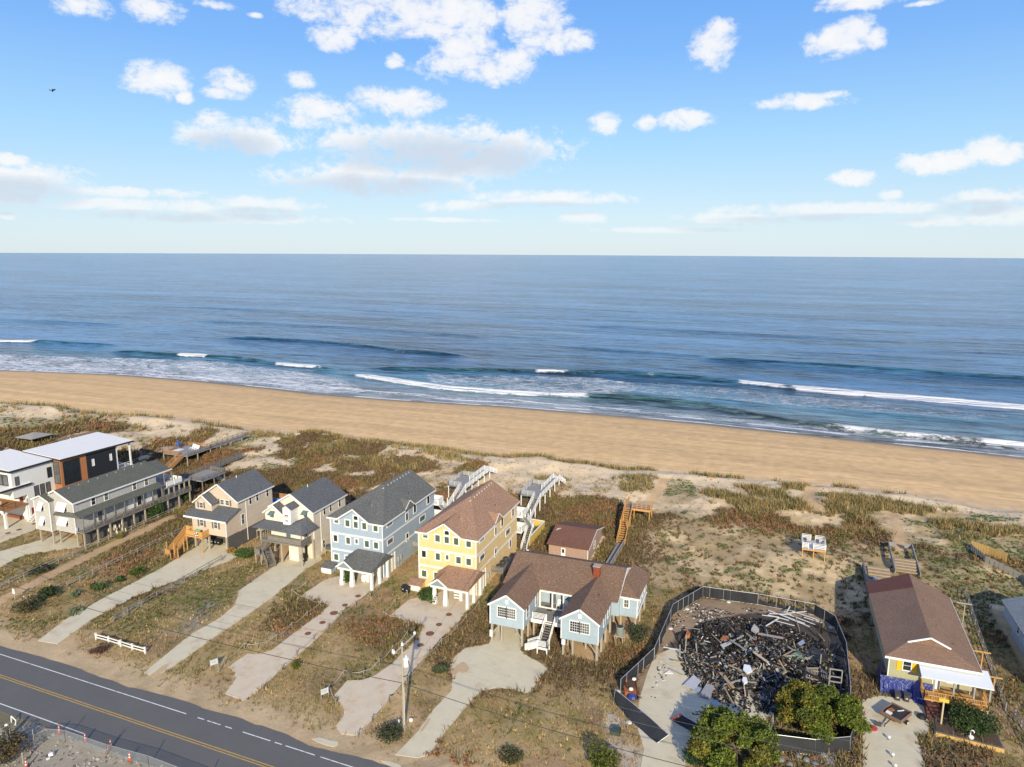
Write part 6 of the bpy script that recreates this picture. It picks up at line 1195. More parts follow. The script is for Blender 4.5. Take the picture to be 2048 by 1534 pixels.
# ---- small white deck on the sandy slope
x0, y0, x1, y1 = 7.2, 127.2, 11.0, 131.4; zt = 4.1; r = thing('viewing_deck', 'small white railed deck with grey floor on the dune slope', 'deck', (9.1, 129, 2))
MB().box(x0, x1, y0, y1, zt - .16, zt).build('deck', mat('deck_blue_grey', (.40, .43, .45), .7, .1), r); MB().box(x0, x1, y0 - .05, y0, zt - .32, zt - .01).build('fascia', newwood, r)
wr = dict(h=1.05, rails=4, step=2, pw=.12, rw=(.04, .14))
railing(r, (x0 + .05, y0 + .05, zt), (x0 + 1.0, y0 + .05, zt), white, **wr); railing(r, (x1 - 2.0, y0 + .05, zt), (x1 - .05, y0 + .05, zt), white, **wr); railing(r, (x0 + .05, y0 + .1, zt), (x0 + .05, y1 - .05, zt), white, **wr); railing(r, (x1 - .05, y0 + .1, zt), (x1 - .05, y1 - .05, zt), white, **wr); railing(r, (x0 + .1, y1 - .05, zt), (x0 + 1.5, y1 - .05, zt), white, **wr); railing(r, (x1 - 1.5, y1 - .05, zt), (x1 - .05, y1 - .05, zt), white, **wr)
posts(r, [(x0 + .1, y0 + .1), ((x0 + x1) / 2, y0 + .1), (x1 - .1, y0 + .1), (x0 + .1, y1 - .1), (x1 - .1, y1 - .1)], .14, None, zt - .15, newwood)
for i, (x, y) in enumerate(((8.3, 129.6), (10.3, 129.8))):
    t = thing('beach_chair', ['faded chair at the left on the small white deck', 'faded chair at the right on the small white deck'][i], 'chair', (x, y, zt), 'chairs on the small white deck'); fm_ = mat('chair_faded', (.42, .36, .34), .7)
    MB().box(x - .3, x + .3, y - .35, y + .25, zt + .38, zt + .44).build('seat', fm_, t); MB().beam((x, y + .25, zt + .4), (x, y + .5, zt + 1.0), .6, .05).build('backrest', fm_, t); posts(t, [(x + a, y + b) for a in (-.28, .28) for b in (-.3, .2)], .05, zt, zt + .4, white, 'leg')
# ---- deck with white chairs, upper left, and grey decks
zt = 4.3; r = thing('dune_deck', 'brown railed dune deck with white chairs and long ramp', 'deck', (-138, 136, 2)); brd = mat('orange_rail', (.46, .24, .10), .8, .15)
x0, x1, y0, y1 = -142.4, -134.6, 131.5, 139.5
MB().box(x0, x1, y0, y1, zt - .2, zt).build('deck', paledeck, r)
railing(r, (x0, y0, zt), (x0 + 5.2, y0, zt), brd, 1.0, 5, 2, .13, None, 0, (.04, .1)); railing(r, (x0, y1, zt), (x1, y1, zt), brd, 1.0, 4, 2, .13, None, 0, (.04, .1)); railing(r, (x0, y0, zt), (x0, y1, zt), greywood, 1.0, 4, 2, .13, None, 0, (.04, .1)); railing(r, (x1, y0 + .2, zt), (x1, y1, zt), greywood, 1.0, 5, 2, .13, None, 0, (.04, .1))
MB().box(-136.0, x1, y1, 153, zt - .2, zt).build('walkway', paledeck, r); railing(r, (x1, y1, zt), (x1, 153, zt), greywood, 1.0, 5, 2, .13, None, 0, (.04, .1)); railing(r, (-136, y1, zt), (-136, 153, zt), greywood, 1.0, 4, 2, .13, None, 0, (.04, .1)); stairs(r, (-136.3, 125.0, 1.2), (-136.3, y0, zt), 1.4, 16, brd, brd, True, 1.0, 3)
posts(r, [(x, y) for x in (x0 + .1, -138.5, x1 - .1) for y in (y0 + .1, 135, y1 - .1)] + [(x1 - .1, 143), (x1 - .1, 147), (x1 - .1, 151), (-135.9, 147)], .2, None, zt - .2, pilewood)
for i in range(3):
    x, y = -138.6 + i * 1.1, 137.3 - i * .4; t = thing('lounge_chair', 'white lounge chair on the brown dune deck, %s' % ('left', 'middle', 'right')[i], 'chair', (x, y, zt), 'white chairs on the dune deck')
    MB().box(x - .4, x + .4, y - .5, y + .4, zt + .3, zt + .38).build('seat', white, t); MB().beam((x, y + .4, zt + .33), (x, y + .8, zt + 1.1), .75, .06).build('backrest', white, t); posts(t, [(x + a, y + b) for a in (-.36, .36) for b in (-.45, .3)], .08, zt, zt + .35, white, 'leg')
r = thing('closed_umbrella', 'folded blue parasol standing on the brown dune deck', 'parasol', (-141.4, 135.5, zt)); MB().cyl((-141.4, 135.5, zt), (-141.4, 135.5, zt + 2.7), .05).build('pole', brd, r); MB().lathe((-141.4, 135.5, zt + .9), [(.35, 0), (.42, .5), (.25, 1.3), (.04, 1.8)], 10).build('canopy', mat('parasol_blue', (.02, .09, .33), .7), r); MB().box(-142.0, -140.2, 134.2, 136.2, zt + .0, zt + .05).build('base', white, r)
zt = 3.6; r = thing('dune_deck', 'grey weathered dune deck with walkway behind the long house', 'deck', (-121, 123, 2)); MB().box(-124.0, -118.2, 119.2, 126.5, zt - .2, zt).build('deck', paledeck, r); MB().box(-124.0, -122.4, 113.5, 119.2, zt - .2, zt).build('walkway', greywood, r); MB().slab([(-124.0, 126.5, zt), (-122.6, 126.5, zt), (-124.4, 140, hz(-124, 140) + .6), (-125.8, 140, hz(-124, 140) + .6)], (0, 0, -.15)).build('ramp', greywood, r)
for a, b in (((-118.25, 119.2, zt), (-118.25, 126.4, zt)), ((-124, 119.2, zt), (-118.3, 119.2, zt)), ((-122.4, 126.4, zt), (-118.3, 126.4, zt)), ((-122.4, 113.5, zt), (-122.4, 119.1, zt)), ((-124, 113.5, zt), (-124, 126.4, zt)), ((-124, 126.5, zt), (-125.8, 140, hz(-124, 140) + .6)), ((-122.6, 126.5, zt), (-124.4, 140, hz(-124, 140) + .6))): railing(r, a, b, greywood, 1.0, 5, 1.7, .13, None, 0, (.04, .1))
posts(r, [(x, y) for x in (-123.8, -121, -118.4) for y in (119.4, 123, 126.3)] + [(-122.5, 114), (-122.5, 116.8)], .2, None, zt - .2, greywood)
# grey hip roof of a small pavilion on the dune, far left
c = P(70, 883); r = thing('pavilion', 'small grey roofed pavilion among the scrub at far left', 'pavilion', c); s_ = 3.2; zt = c.z + 1.6
MB().slab([(c.x - s_, c.y - s_, zt), (c.x + s_, c.y - s_, zt), (c.x + s_, c.y + s_, zt), (c.x - s_, c.y + s_, zt)], (0, 0, .1)).add([(c.x - s_, c.y - s_, zt + .1), (c.x + s_, c.y - s_, zt + .1), (c.x + s_, c.y + s_, zt + .1), (c.x - s_, c.y + s_, zt + .1), (c.x, c.y, zt + 1.1)], [(0, 1, 4), (1, 2, 4), (2, 3, 4), (3, 0, 4)]).build('roof', mat('old_grey_roof', (.30, .27, .24), .9, .25, 1.5), r); posts(r, [(c.x + a * s_ * .85, c.y + b * s_ * .85) for a in (-1, 1) for b in (-1, 1)], .2, None, zt, greywood)
# ---- things round the green bungalow
tarp = mat('blue_tarp', (.035, .05, .21), .35, .35, 1.8, .05); r = thing('tarpaulin', 'crumpled blue tarpaulin hung under the green bungalow front', 'tarp', (18, 92.4, 1)); 
nx_, nz_ = 46, 14; vs = []
for j in range(nz_):
    for i in range(nx_):
        u = i / (nx_ - 1); v_ = j / (nz_ - 1); x = 15.6 + 5.9 * u; z = 2.45 - 2.1 * v_ + .22 * math.sin(u * 9) * v_
        fold = .22 * math.sin(u * 38 + 5 * math.sin(v_ * 3)) * (.25 + v_) + .18 * (float(vnoise(u * 16, v_ * 7, 3)) - .5)
        vs.append((x + .2 * v_ * math.sin(u * 5), 92.75 - .75 * v_ ** 1.5 - abs(fold) - (1.0 * v_ if u > .62 else .2 * v_) * (u > .05), max(z, hz(x, 92) + .02)))
MB().add(vs, [(j * nx_ + i, (j + 1) * nx_ + i, (j + 1) * nx_ + i + 1, j * nx_ + i + 1) for j in range(nz_ - 1) for i in range(nx_ - 1)]).build('sheet', tarp, r, smooth=False)
for j in range(1): MB().slab([(15.6, 92.7, 2.4), (15.6, 92.2, .4), (15.9, 97, .4), (16.2, 97, 2.2)], (.03, 0, 0)).build('side_sheet', tarp, r)
t = thing('trailer', 'small wooden utility trailer loaded with black scrap on the drive', 'trailer', (16.7, 87.0, .35)); tw = mat('trailer_brown', (.20, .125, .09), .8, .15)
ux = Vector((1.6, -1.05, 0)).normalized(); uy = Vector((ux.y * -1, ux.x, 0)); c = Vector((16.7, 87.0, .95)); hx, hy_ = 1.15, 1.35
cor = [c + ux * a * hx + uy * b * hy_ for a, b in ((-1, -1), (1, -1), (1, 1), (-1, 1))]
MB().slab(cor, (0, 0, .08)).build('bed', tw, t)
for a, b in zip(cor, cor[1:] + cor[:1]): MB().beam(a + Vector((0, 0, .2)), b + Vector((0, 0, .2)), .06, .45).build('side_board', tw, t)
for s_ in (-1, 1): 
    w_ = c + ux * s_ * (hx + .15) + Vector((0, 0, -.32)); MB().cyl(w_ - ux * .1, w_ + ux * .1, .3, .3, 14).build('wheel', mat('rubber', (.012, .012, .012)), t); MB().cyl(w_ + ux * .1 * s_, w_ + ux * .12 * s_, .13, .13, 10).build('hub', white, t)
MB().beam(c - uy * hy_ + Vector((0, 0, -.1)), c - uy * (hy_ + 1.3) + Vector((0, 0, -.25)), .08).build('drawbar', black, t); MB().beam(c - uy * (hy_ + 1.3) + Vector((0, 0, -.6)), c - uy * (hy_ + 1.3) + Vector((0, 0, 0)), .08).build('jack', black, t)
def scrap(lab, nm, cat, pts, thick, m, grp=None):
    pp = [Vector(p) for p in pts]; return tagit(MB().slab(pp, thick).build(nm, m), lab, cat, grp)
q = lambda a, b, z=.12: c + ux * a + uy * b + Vector((0, 0, z))
scrap('black sheet of scrap covering the load in the trailer', 'scrap_sheet', 'scrap', [q(-.95, -.9), q(1.0, -1.2), q(1.0, 1.15), q(-.8, 1.2)], (0, 0, .2), black); scrap('white square board lying in the loaded trailer', 'scrap_board', 'scrap', [q(-.7, -1.2, .36), q(-.05, -1.25, .36), q(-.1, -.7, .36), q(-.75, -.65, .36)], (0, 0, .08), white); scrap('orange rusty piece lying in the loaded trailer', 'scrap_piece', 'scrap', [q(-.8, -.5, .36), q(-.3, -.55, .36), q(-.2, .0, .36), q(-.6, .15, .36)], (0, 0, .12), mat('rust_orange', (.32, .13, .04), .8)); scrap('thin white strip lying in the loaded trailer', 'scrap_strip', 'scrap', [q(0, .2, .36), q(.12, .2, .36), q(.5, .9, .36), q(.4, .95, .36)], (0, 0, .06), white)
# raised timber bed with shrub, wooden retaining wall pieces
bedw = mat('timber_yellow', (.58, .36, .12), .8, .15, 2); r = thing('raised_bed', 'raised planting bed edged with pale new timber', 'planter', (24, 86, .4))
A, B_, C2, D2 = Vector((20.5, 85.1, .35)), Vector((27.1, 84.6, .35)), Vector((27.3, 92.6, .35)), Vector((20.9, 89.5, .35))
for k in range(6): MB().beam(A.lerp(B_, k / 6 + .004) + Vector((0, 0, .25)), A.lerp(B_, (k + 1) / 6 - .004) + Vector((0, 0, .25)), .14, .62).build('timber', bedw, r)
MB().beam(A + Vector((0, .12, .52)), B_ + Vector((0, .12, .52)), .24, .08).build('cap', greywood, r); MB().beam(B_ + Vector((0, 0, .2)), C2 + Vector((0, 0, .2)), .14, .5).build('side_board', greywood, r); MB().beam(A + Vector((0, 0, .1)), D2 + Vector((0, 0, .1)), .14, .5).build('side_board', pilewood, r)
MB().slab([A + Vector((.1, .1, .5)), B_ + Vector((-.1, .1, .5)), C2 + Vector((-.1, -.3, .5)), D2 + Vector((.1, 0, .5))], (0, 0, -.4)).build('soil', mat('bed_soil', (.09, .06, .04), .95, .3, 3, .05), r)
p = Vector((24.0, 85.2, .9)); r = thing('swan_ornament', 'white long-necked bird ornament standing in the planting bed', 'ornament', p); MB().lathe(p, [(.1, 0), (.25, .1), (.3, .3), (.12, .45)], 10).build('body', white, r); MB().path([p + Vector((-.1, 0, .4)), p + Vector((-.12, 0, .9)), p + Vector((.0, 0, 1.1)), p + Vector((.2, -.02, 1.05)), p + Vector((.22, -.05, .85))], .06, 8).build('neck', white, r)
r = thing('sign_post', 'tall pale post with a yellow crosspiece by the bungalow steps', 'post', (21.4, 87.1, .4)); MB().cyl((21.4, 87.1, .3), (21.4, 87.1, 4.2), .1, .1, 8).build('pole', mat('pale_pole', (.60, .50, .30), .7, .1), r); MB().beam((20.9, 87.05, 3.9), (21.9, 87.0, 3.9), .12, .4).build('crosspiece', mat('sign_yellow', (.72, .48, .05), .6), r)
MBB = thing('brick_steps', 'dark red brick steps leading up to the bungalow deck', 'steps', (20.9, 88.9, .4)); brk = shingles('dark_brick', (.17, .07, .055), (.14, .06, .05), (.22, .1, .08), .22, .075)
for k in range(5): MB().box(20.2, 21.7, 88.0 + k * .4, 90.15, .38 + k * .24, .6 + k * .24).build('step', brk, MBB)
tagit(MB().lathe((19.6, 88.2, .35), [(.45, 0), (.55, .15), (.5, .4), (.3, .55), (.1, .58)], 10).build('rubbish_bag', mat('bag_black', (.015, .015, .016), .3, .3, 4, .05)), 'black rubbish bag slumped on the drive by the steps', 'bag')
tagit(MB().box(14.2, 14.9, 84.6, 84.75, .3, .95).box(14.2, 14.9, 84.5, 85.0, .3, .38).build('notice_stand', dkg), 'small dark panel standing at the left edge of the drive', 'panel'); p = P(1745, 1458); tagit(MB().lathe(p + Vector((0, 0, .05)), [(.5, 0), (.55, .12), (.4, .16)], 10).build('red_lid', mat('red_plastic', (.5, .05, .05), .5)), 'red plastic lid lying on the drive by the trailer', 'lid')
for i, y in enumerate((82.4, 79.4, 77.6)): 
    r = thing('bollard', 'white capped bollard along the drive, %s' % ('furthest back', 'middle', 'nearest')[i], 'bollard', (15.4, y, .3), 'white bollards on the drive'); MB().cyl((15.4, y, .3), (15.4, y, .75), .07, .07, 8).build('post', pilewood, r); MB().lathe((15.4, y, .75), [(.16, 0), (.18, .08), (.1, .2)], 10).build('cap', white, r)
for i, (px, b0, b1, hgt, lab) in enumerate((((1925, 1247), -1.1, .9, 3.2, 'weathered T-shaped clothes post furthest back by the bungalow'), ((1961, 1340), -1.0, .9, 2.6, 'pine T-shaped clothes post in the middle by the bungalow'), ((1985, 1388), -.8, .8, 2.3, 'pine T-shaped clothes post nearest the bungalow awning'))):
    p = P(*px); r = thing('clothes_post', lab, 'clothes post', p, 'clothes posts beside the bungalow'); m_ = pilewood if i == 0 else newwood; MB().beam(p - Vector((0, 0, .1)), p + Vector((0, 0, hgt)), .13).build('post', m_, r); MB().beam(p + Vector((b0, 0, hgt)), p + Vector((b1, 0, hgt)), .13, .14).build('crossbar', m_, r)
tagit(MB().lathe((26.9, 98.6, .9), [(.3, 0), (.4, .4), (.42, .9), (.25, 1.1)], 12).build('water_tank', white), 'white tank beside the right wall of the bungalow', 'tank')
split_rail('grey rail fence right of the bungalow, long back section', [Vector((31.5 - k * .22, 124 - k * 3.1, hz(31, 124 - k * 3.1))) for k in range(11)], mat('old_grey_rail', (.24, .23, .21), .85, .2, 3), 1.2, 3, .12); split_rail('grey rail fence right of the bungalow, front section', [Vector((30.2, 92.6 - k * 2.2, .4)) for k in range(5)], mat('old_grey_rail', (.24, .23, .21)), 1.2, 3, .12)
tagit(MB().beam((27.6, 93.2, .55), (30.6, 91.6, .45), .25, .2).build('edging_beam', greywood), 'grey timber beam on the ground right of the bungalow', 'timber')
r = thing('garden_fence', 'yellow wooden windbreak fence on the dune at right', 'fence', (38, 138, 2)); A = [(36.0, 142.2), (38.4, 140.5), (40.6, 138.3)]; 
for (a, b) in zip(A[:-1], A[1:]):
    n = 7
    for k in range(n): a_ = Vector((*a, 0)).lerp(Vector((*b, 0)), k / n + .01); b_ = Vector((*a, 0)).lerp(Vector((*b, 0)), (k + 1) / n - .01); z = hz(a_.x, a_.y); MB().beam(a_ + Vector((0, 0, z + .8)), b_ + Vector((0, 0, z + .8)), .05, 1.9).build('board', bedw, r)
for (a, b) in (((35.9, 142.2), (36.9, 136.6)), ((36.9, 136.6), (41.5, 132.6)), ((41.5, 132.6), (42.5, 124))):
    n = 8
    for k in range(n): a_ = Vector((*a, 0)).lerp(Vector((*b, 0)), k / n + .01); b_ = Vector((*a, 0)).lerp(Vector((*b, 0)), (k + 1) / n - .01); z = hz(a_.x, a_.y); MB().beam(a_ + Vector((0, 0, z + .6)), b_ + Vector((0, 0, z + .6)), .05, 1.3).build('board', greyfence, r)
MB().slab([(42, 133, hz(42, 133) + .3), (46, 131, hz(46, 131) + .4), (46, 120, hz(46, 120) + .9), (42.7, 122, hz(43, 122) + .8)], (0, 0, .15)).build('deck', greywood, r)
# sunken steps in the dune behind the bungalow
r = thing('dune_steps', 'grey timber steps cut into the dune behind the bungalow', 'steps', (24, 130, 2))
for k in range(5):
    y = 128.4 + k * .75; z = 1.7 + k * .22; MB().box(22.2, 25.6, y, y + .7, z, z + .2).build('step', boards('tan_boards', (.42, .32, .20), (.36, .27, .17)), r)
for x in (22.0, 25.75): MB().beam((x, 127.8, 1.9), (x, 137.0, 3.3), .14, .8).build('side_wall', paledeck, r)
MB().beam((22, 137.1, 3.2), (23.2, 137.1, 3.2), .12, .8).build('back_wall', paledeck, r); MB().beam((24.6, 137.1, 3.2), (25.8, 137.1, 3.2), .12, .8).build('back_wall', paledeck, r)
r = thing('sunken_deck', 'grey sunken deck with steps at the bungalow back', 'deck', (20, 122, 2)); MB().box(17.2, 24.5, 114.0, 125.0, 1.3, 1.5).build('deck', mat('deck_sand_grey', (.33, .31, .28), .85, .15), r); MB().box(16.9, 17.15, 112, 127.8, .8, 2.9).build('side_wall', greywood, r)
for k in range(4): MB().box(17.6, 21.0, 124.4 + k * .8, 125.1 + k * .8, 1.5 + k * .25, 1.75 + k * .25).build('step', boards('tan_boards', (.42, .32, .20), (.36, .27, .17)), r)
MB().box(23.6, 23.85, 114, 118.5, 1.4, 2.8).build('side_wall', greywood, r); scrap('pale broken board leaning on the sunken grey deck', 'broken_board', 'board', [(18.0, 124.0, 2.0), (18.6, 123.9, 2.0), (20.8, 117.5, 1.6), (20.0, 117.4, 1.6)], (0, 0, .12), mat('pale_board', (.6, .58, .55), .6))
# ================================================================ BURNED LOT
screen = mat('black_screen', (.020, .022, .026), .75, .25, 1.2); frame_ = mat('fence_frame', (.50, .51, .52), .45, .08, metal=.4)
def panel_fence(lab, base, tops=None, h=1.85, frac=None, n_mid=1, m=None, grp=None):
    r = thing('site_fence', lab, 'fence', base[0], grp); up = Vector((0, 0, h))
    T = tops or [b + up for b in base]
    for i, (b, t_) in enumerate(zip(base, T)): MB().cyl(b - Vector((0, 0, .05)), t_, .045, .045, 6).build('post', frame_, r)
    for i, (a, b) in enumerate(zip(base[:-1], base[1:])):
        ta, tb = T[i], T[i + 1]; f = 1.0 if frac is None else frac[i]
        MB().cyl(ta, tb, .035, .035, 6).build('top_rail', frame_, r); MB().cyl(a.lerp(ta, .04), b.lerp(tb, .04), .03, .03, 6).build('bottom_rail', frame_, r)
        for k in range(1, n_mid + 1):
            q = k / (n_mid + 1); MB().cyl(a.lerp(b, q), ta.lerp(tb, q), .03, .03, 6).build('stile', frame_, r)
        N = 8; vs = []; d = (b - a).normalized(); nrm = d.cross(up).normalized()
        for k in range(N + 1):
            q = k / N; lo = a.lerp(b, q); hi = ta.lerp(tb, q); ff = f if f >= .99 else f * (.75 + .5 * abs(q - .5) * 2)
            w = nrm * (.05 * math.sin(q * 9 + i)); vs += [lo.lerp(hi, .06) + w, lo.lerp(hi, .5 * ff) + w * 1.6, lo.lerp(hi, min(ff, .97)) + w]
        mb = MB(); mb.add(vs + [Vector(v) + nrm * .02 for v in vs], [(3 * k + j, 3 * k + 3 + j, 3 * k + 4 + j, 3 * k + 1 + j) for k in range(N) for j in range(2)] + [(3 * (N + 1) + 3 * k + 1 + j, 3 * (N + 1) + 3 * k + 4 + j, 3 * (N + 1) + 3 * k + 3 + j, 3 * (N + 1) + 3 * k + j) for k in range(N) for j in range(2)]); mb.build('screen', m or screen, r)
    return r
def g_(x, y): return Vector((x, y, hz(x, y) + .03))
def along(p, step=3.1):
    out = [p[0]]
    for a, b in zip(p[:-1], p[1:]):
        n = max(1, round((Vector(b) - Vector(a)).length / step)); out += [tuple(Vector(a).lerp(Vector(b), k / n)) for k in range(1, n + 1)]
    return [g_(*q) for q in out]
panel_fence('black screened site fence along the left side of burned lot', along([(-15.0, 80.4), (-12.2, 89.0), (-11.5, 102.0), (-7.8, 109.4)]))
bk_ = along([(-7.8, 109.4), (-3.6, 109.6), (.5, 109.9), (8.6, 109.6)], 2.8)
panel_fence('site fence with sagging black screen along the back of burned lot', bk_, frac=[1, 1, 1, .45, .4, .35, .6][:len(bk_) - 1] + [.7] * max(0, len(bk_) - 8))
panel_fence('black screened site fence along the right side of burned lot', along([(8.6, 109.6), (11.3, 106.8), (12.2, 99.6), (11.9, 90.0), (11.4, 83.0)]))
panel_fence('black screened gate leaning over at the burned lot entrance', [P(1227, 1404), P(1257, 1441), P(1312, 1487)], [P(1231, 1379, 1.9), P(1284, 1421, 1.55), P(1338, 1469, 1.0)], n_mid=0)
r = panel_fence('short black screened gate with a red end beside the pine', [P(1345, 1442), P(1402, 1478)], [P(1363, 1428, 1.3), P(1412, 1458, 1.3)], n_mid=0); MB().beam(P(1345, 1441) + Vector((-.1, 0, .1)), P(1362, 1428, 1.3), .3, .25).build('red_end', mat('red_faded', (.50, .16, .12), .7), r)
panel_fence('black screened site fence standing across the front of burned lot', [P(1545, 1503), P(1630, 1511), P(1700, 1504)], [P(1542, 1468, 2.1), P(1631, 1479, 2.1), P(1701, 1473, 2.1)], n_mid=0)
panel_fence('short screened fence at the right front corner of burned lot', [P(1700, 1504), P(1711, 1464)], [P(1701, 1473, 2.1), P(1712, 1438, 2.1)], n_mid=0)
panel_fence('short open fence at the left edge of the mulch bed', [P(1544, 1500), P(1548, 1456)], [P(1542, 1468, 2.1), P(1546, 1428, 2.1)], n_mid=0, frac=[.3])
# rubble: everything too small to pick apart is one heap
cw = dict(char=(.018, .017, .017), ash=(.16, .155, .15), grey=(.30, .29, .27), tan=(.42, .31, .19), white=(.68, .67, .65), rust=(.26, .10, .04), blue=(.26, .33, .40), brown=(.13, .085, .055), green=(.10, .15, .11), plast=(.48, .43, .36))
keys = list(cw); wts = np.array([.54, .12, .10, .06, .025, .03, .028, .09, .012, .02]); wts /= wts.sum()
pcx, pcy = 1.2, 93.5
def pile_h(x, y): return 1.25 * math.exp(-((x - pcx) / 5.5) ** 2 - ((y - pcy) / 6.0) ** 2) + .18
def boxes(N, fn):
    V, Fc, Cc = [], [], []
    for i in range(N):
        c_, sz, rot, colr = fn(i); M = rot.to_matrix(); b0 = len(V)
        for sx in (-1, 1):
            for sy in (-1, 1):
                for s_ in (-1, 1): V.append(tuple(Vector(c_) + M @ Vector((sx * sz[0], sy * sz[1], s_ * sz[2])))); Cc.append(colr)
        for f in ((0,1,3,2),(4,6,7,5),(0,4,5,1),(2,3,7,6),(0,2,6,4),(1,5,7,3)): Fc.append([b0 + k for k in f])
    return np.array(V), np.array(Fc), np.array(Cc)
from mathutils import Euler
def rub(i):
    while True:
        a, q = random.uniform(0, 2 * math.pi), math.sqrt(random.random()); x = pcx + 10.6 * q * math.cos(a); y = pcy + 11.8 * q * math.sin(a)
        if inpoly(PILE, x, y) and random.random() < .35 + .65 * float(fbm(x, y, 3, 2, 5) > .43): break
    k = random.random(); lite = math.exp(-((x - .2) / 4.6) ** 2 - ((y - 89.0) / 4.6) ** 2) + .5 * math.exp(-((x - 2) / 6) ** 2 - ((y - 97) / 2.5) ** 2); w2 = wts.copy(); w2[1:] *= .35 + 2.4 * lite; w2[0] *= 1.15; w2 /= w2.sum(); c_ = np.array(cw[keys[rng.choice(len(keys), p=w2)]]) * random.uniform(.45, 1.2); big_ = .7 + .8 * lite
    if k < .45: sz = (random.uniform(.15, .8) ** 1.3, random.uniform(.02, .07), random.uniform(.012, .04))
    elif k < .75: sz = (random.uniform(.05, .3), random.uniform(.04, .22), random.uniform(.01, .04))
    else: sz = (random.uniform(.06, .2), random.uniform(.05, .16), random.uniform(.04, .14))
    return (x, y, hz(x, y) + random.random() ** .7 * pile_h(x, y)), tuple(q_ * big_ for q_ in sz), Euler((random.gauss(0, .45), random.gauss(0, .45), random.uniform(0, 6.3))), np.clip(c_, .008, .8)
rv = vcol('rubble_mixed', .85, .3, .5, 5.0)
V, Fc, Cc = boxes(8500, rub); o = rawmesh('rubble', V, Fc, rv, Cc); tagit(o, 'heap of charred rubble filling the fenced burned lot', 'rubble', kind='stuff')
def scat(i):
    while True:
        x, y = random.uniform(-11.5, 11), random.uniform(79, 108.5)
        if inpoly(BURN, x, y) and not inpoly(PILE, x, y) and float(fbm(x, y, 4, 3, 12)) + .25 * random.random() > .62 + .03 * max(0, math.hypot(x - 1, (y - 94) * .9) - 11): break
    return (x, y, hz(x, y) + .06), (random.uniform(.04, .22), random.uniform(.03, .1), random.uniform(.01, .05)), Euler((0, 0, random.uniform(0, 6.3))), np.array(cw[random.choice(['char', 'char', 'ash', 'white', 'brown'])])
V, Fc, Cc = boxes(420, scat); o = rawmesh('scattered_bits', V, Fc, rv, Cc); tagit(o, 'small charred bits strewn round the rubble heap', 'debris', kind='stuff')
def stone_(i):
    while True:
        x, y = random.uniform(-98, -44), random.uniform(38, 50.4)
        if float(fbm(x, y, 5, 3, 19)) + .2 * random.random() > .52: break
    k = random.random(); c_ = np.array((.42, .37, .30) if k < .6 else (.16, .14, .11)) * random.uniform(.6, 1.3)
    return (x, y, hz(x, y) + .03), (random.uniform(.04, .2), random.uniform(.04, .14), random.uniform(.02, .08)), Euler((random.gauss(0, .3), random.gauss(0, .3), random.uniform(0, 6.3))), c_
V, Fc, Cc = boxes(900, stone_); o = rawmesh('rubble_stones', V, Fc, rv, Cc); tagit(o, 'loose stones and clods on the bare ground at bottom left', 'stones', kind='stuff')
# larger pieces one by one
def plank(px, py, ang, L, w, m, lab, grp, nm='plank', cat='plank', lift=0.0, tilt=0.0, th=.06):
    p = P(px, py); zb_ = hz(p.x, p.y); z = zb_ + (pile_h(p.x, p.y) if inpoly(PILE, p.x, p.y) else .08) + .08 + lift; d = Vector((math.cos(ang), math.sin(ang), tilt)).normalized()
    return tagit(MB().beam(Vector((p.x, p.y, z)) - d * L / 2, Vector((p.x, p.y, z)) + d * L / 2, w, th).build(nm, m), lab, cat, grp)
lum = mat('white_lumber', (.66, .65, .62), .7, .12, 3); chr_ = mat('charred_wood', (.022, .02, .02), .8, .3, 4); grl = mat('grey_lumber', (.27, .255, .23), .85, .2, 3); tnl = mat('tan_lumber', (.40, .28, .15), .8, .2, 3)
for i, (x, y, a, L, w) in enumerate([(1572,1238,-.42,5.6,.2),(1560,1233,.25,3.2,.2),(1545,1250,1.05,3.8,.2),(1585,1246,-.5,5.2,.16),(1603,1246,-.45,4.4,.14),(1592,1232,.55,3.4,.14),(1612,1240,-.38,4.2,.14),(1556,1244,-.22,3.0,.18),(1576,1228,1.35,2.2,.16),(1625,1250,-.3,2.6,.12),(1540,1243,.1,2.4,.16),(1568,1258,-.2,2.8,.13)]):
    plank(x, y, a, L, w, lum, 'pale lumber length in the tangle at the back right of the rubble', 'pale lumber in the rubble', lift=.1 + .05 * i)
for i in range(95):
    while True:
        x, y = random.uniform(1345, 1690), random.uniform(1245, 1415)
        p = P(x, y)
        if inpoly(PILE, p.x, p.y): break
    k = random.random(); m = chr_ if k < .70 else (grl if k < .90 else tnl)
    plank(x, y, random.uniform(0, math.pi), random.uniform(1.0, 3.2), random.uniform(.08, .22), m, {chr_.name: 'black charred beam lying on the rubble heap', grl.name: 'grey scorched beam lying on the rubble heap', tnl.name: 'tan unburned beam lying on the rubble heap'}[m.name], {chr_.name: 'charred beams', grl.name: 'grey beams', tnl.name: 'tan beams'}[m.name], 'beam', 'beam', lift=random.uniform(-.1, .25), tilt=random.gauss(0, .18), th=.12)
for (x, y, a, L, w, m, lab) in [(1453,1371,-1.0,3.4,.42,tnl,'broad tan board sloping down the front of the heap'),(1488,1387,-1.45,3.4,.14,mat('peach_wood', (.62,.42,.30), .7),'thin peach coloured board standing up at front'),(1475,1310,-.75,3.0,.32,grl,'long grey plank across the middle of the heap'),(1520,1338,-.8,2.6,.4,mat('plank_cream', (.5,.42,.3), .8),'cream plank right of the white slab'),(1540,1285,.0,3.4,.5,mat('pink_grey', (.32,.28,.26), .8),'grey-pink plank behind the middle of the heap'),(1340,1304,.0,1.9,.16,lum,'white board at the far left of the rubble'),(1385,1264,.05,2.1,.14,grl,'grey bar beside the rusty sheet at left')]: plank(x, y, a, L, w, m, lab, None, lift=.3)
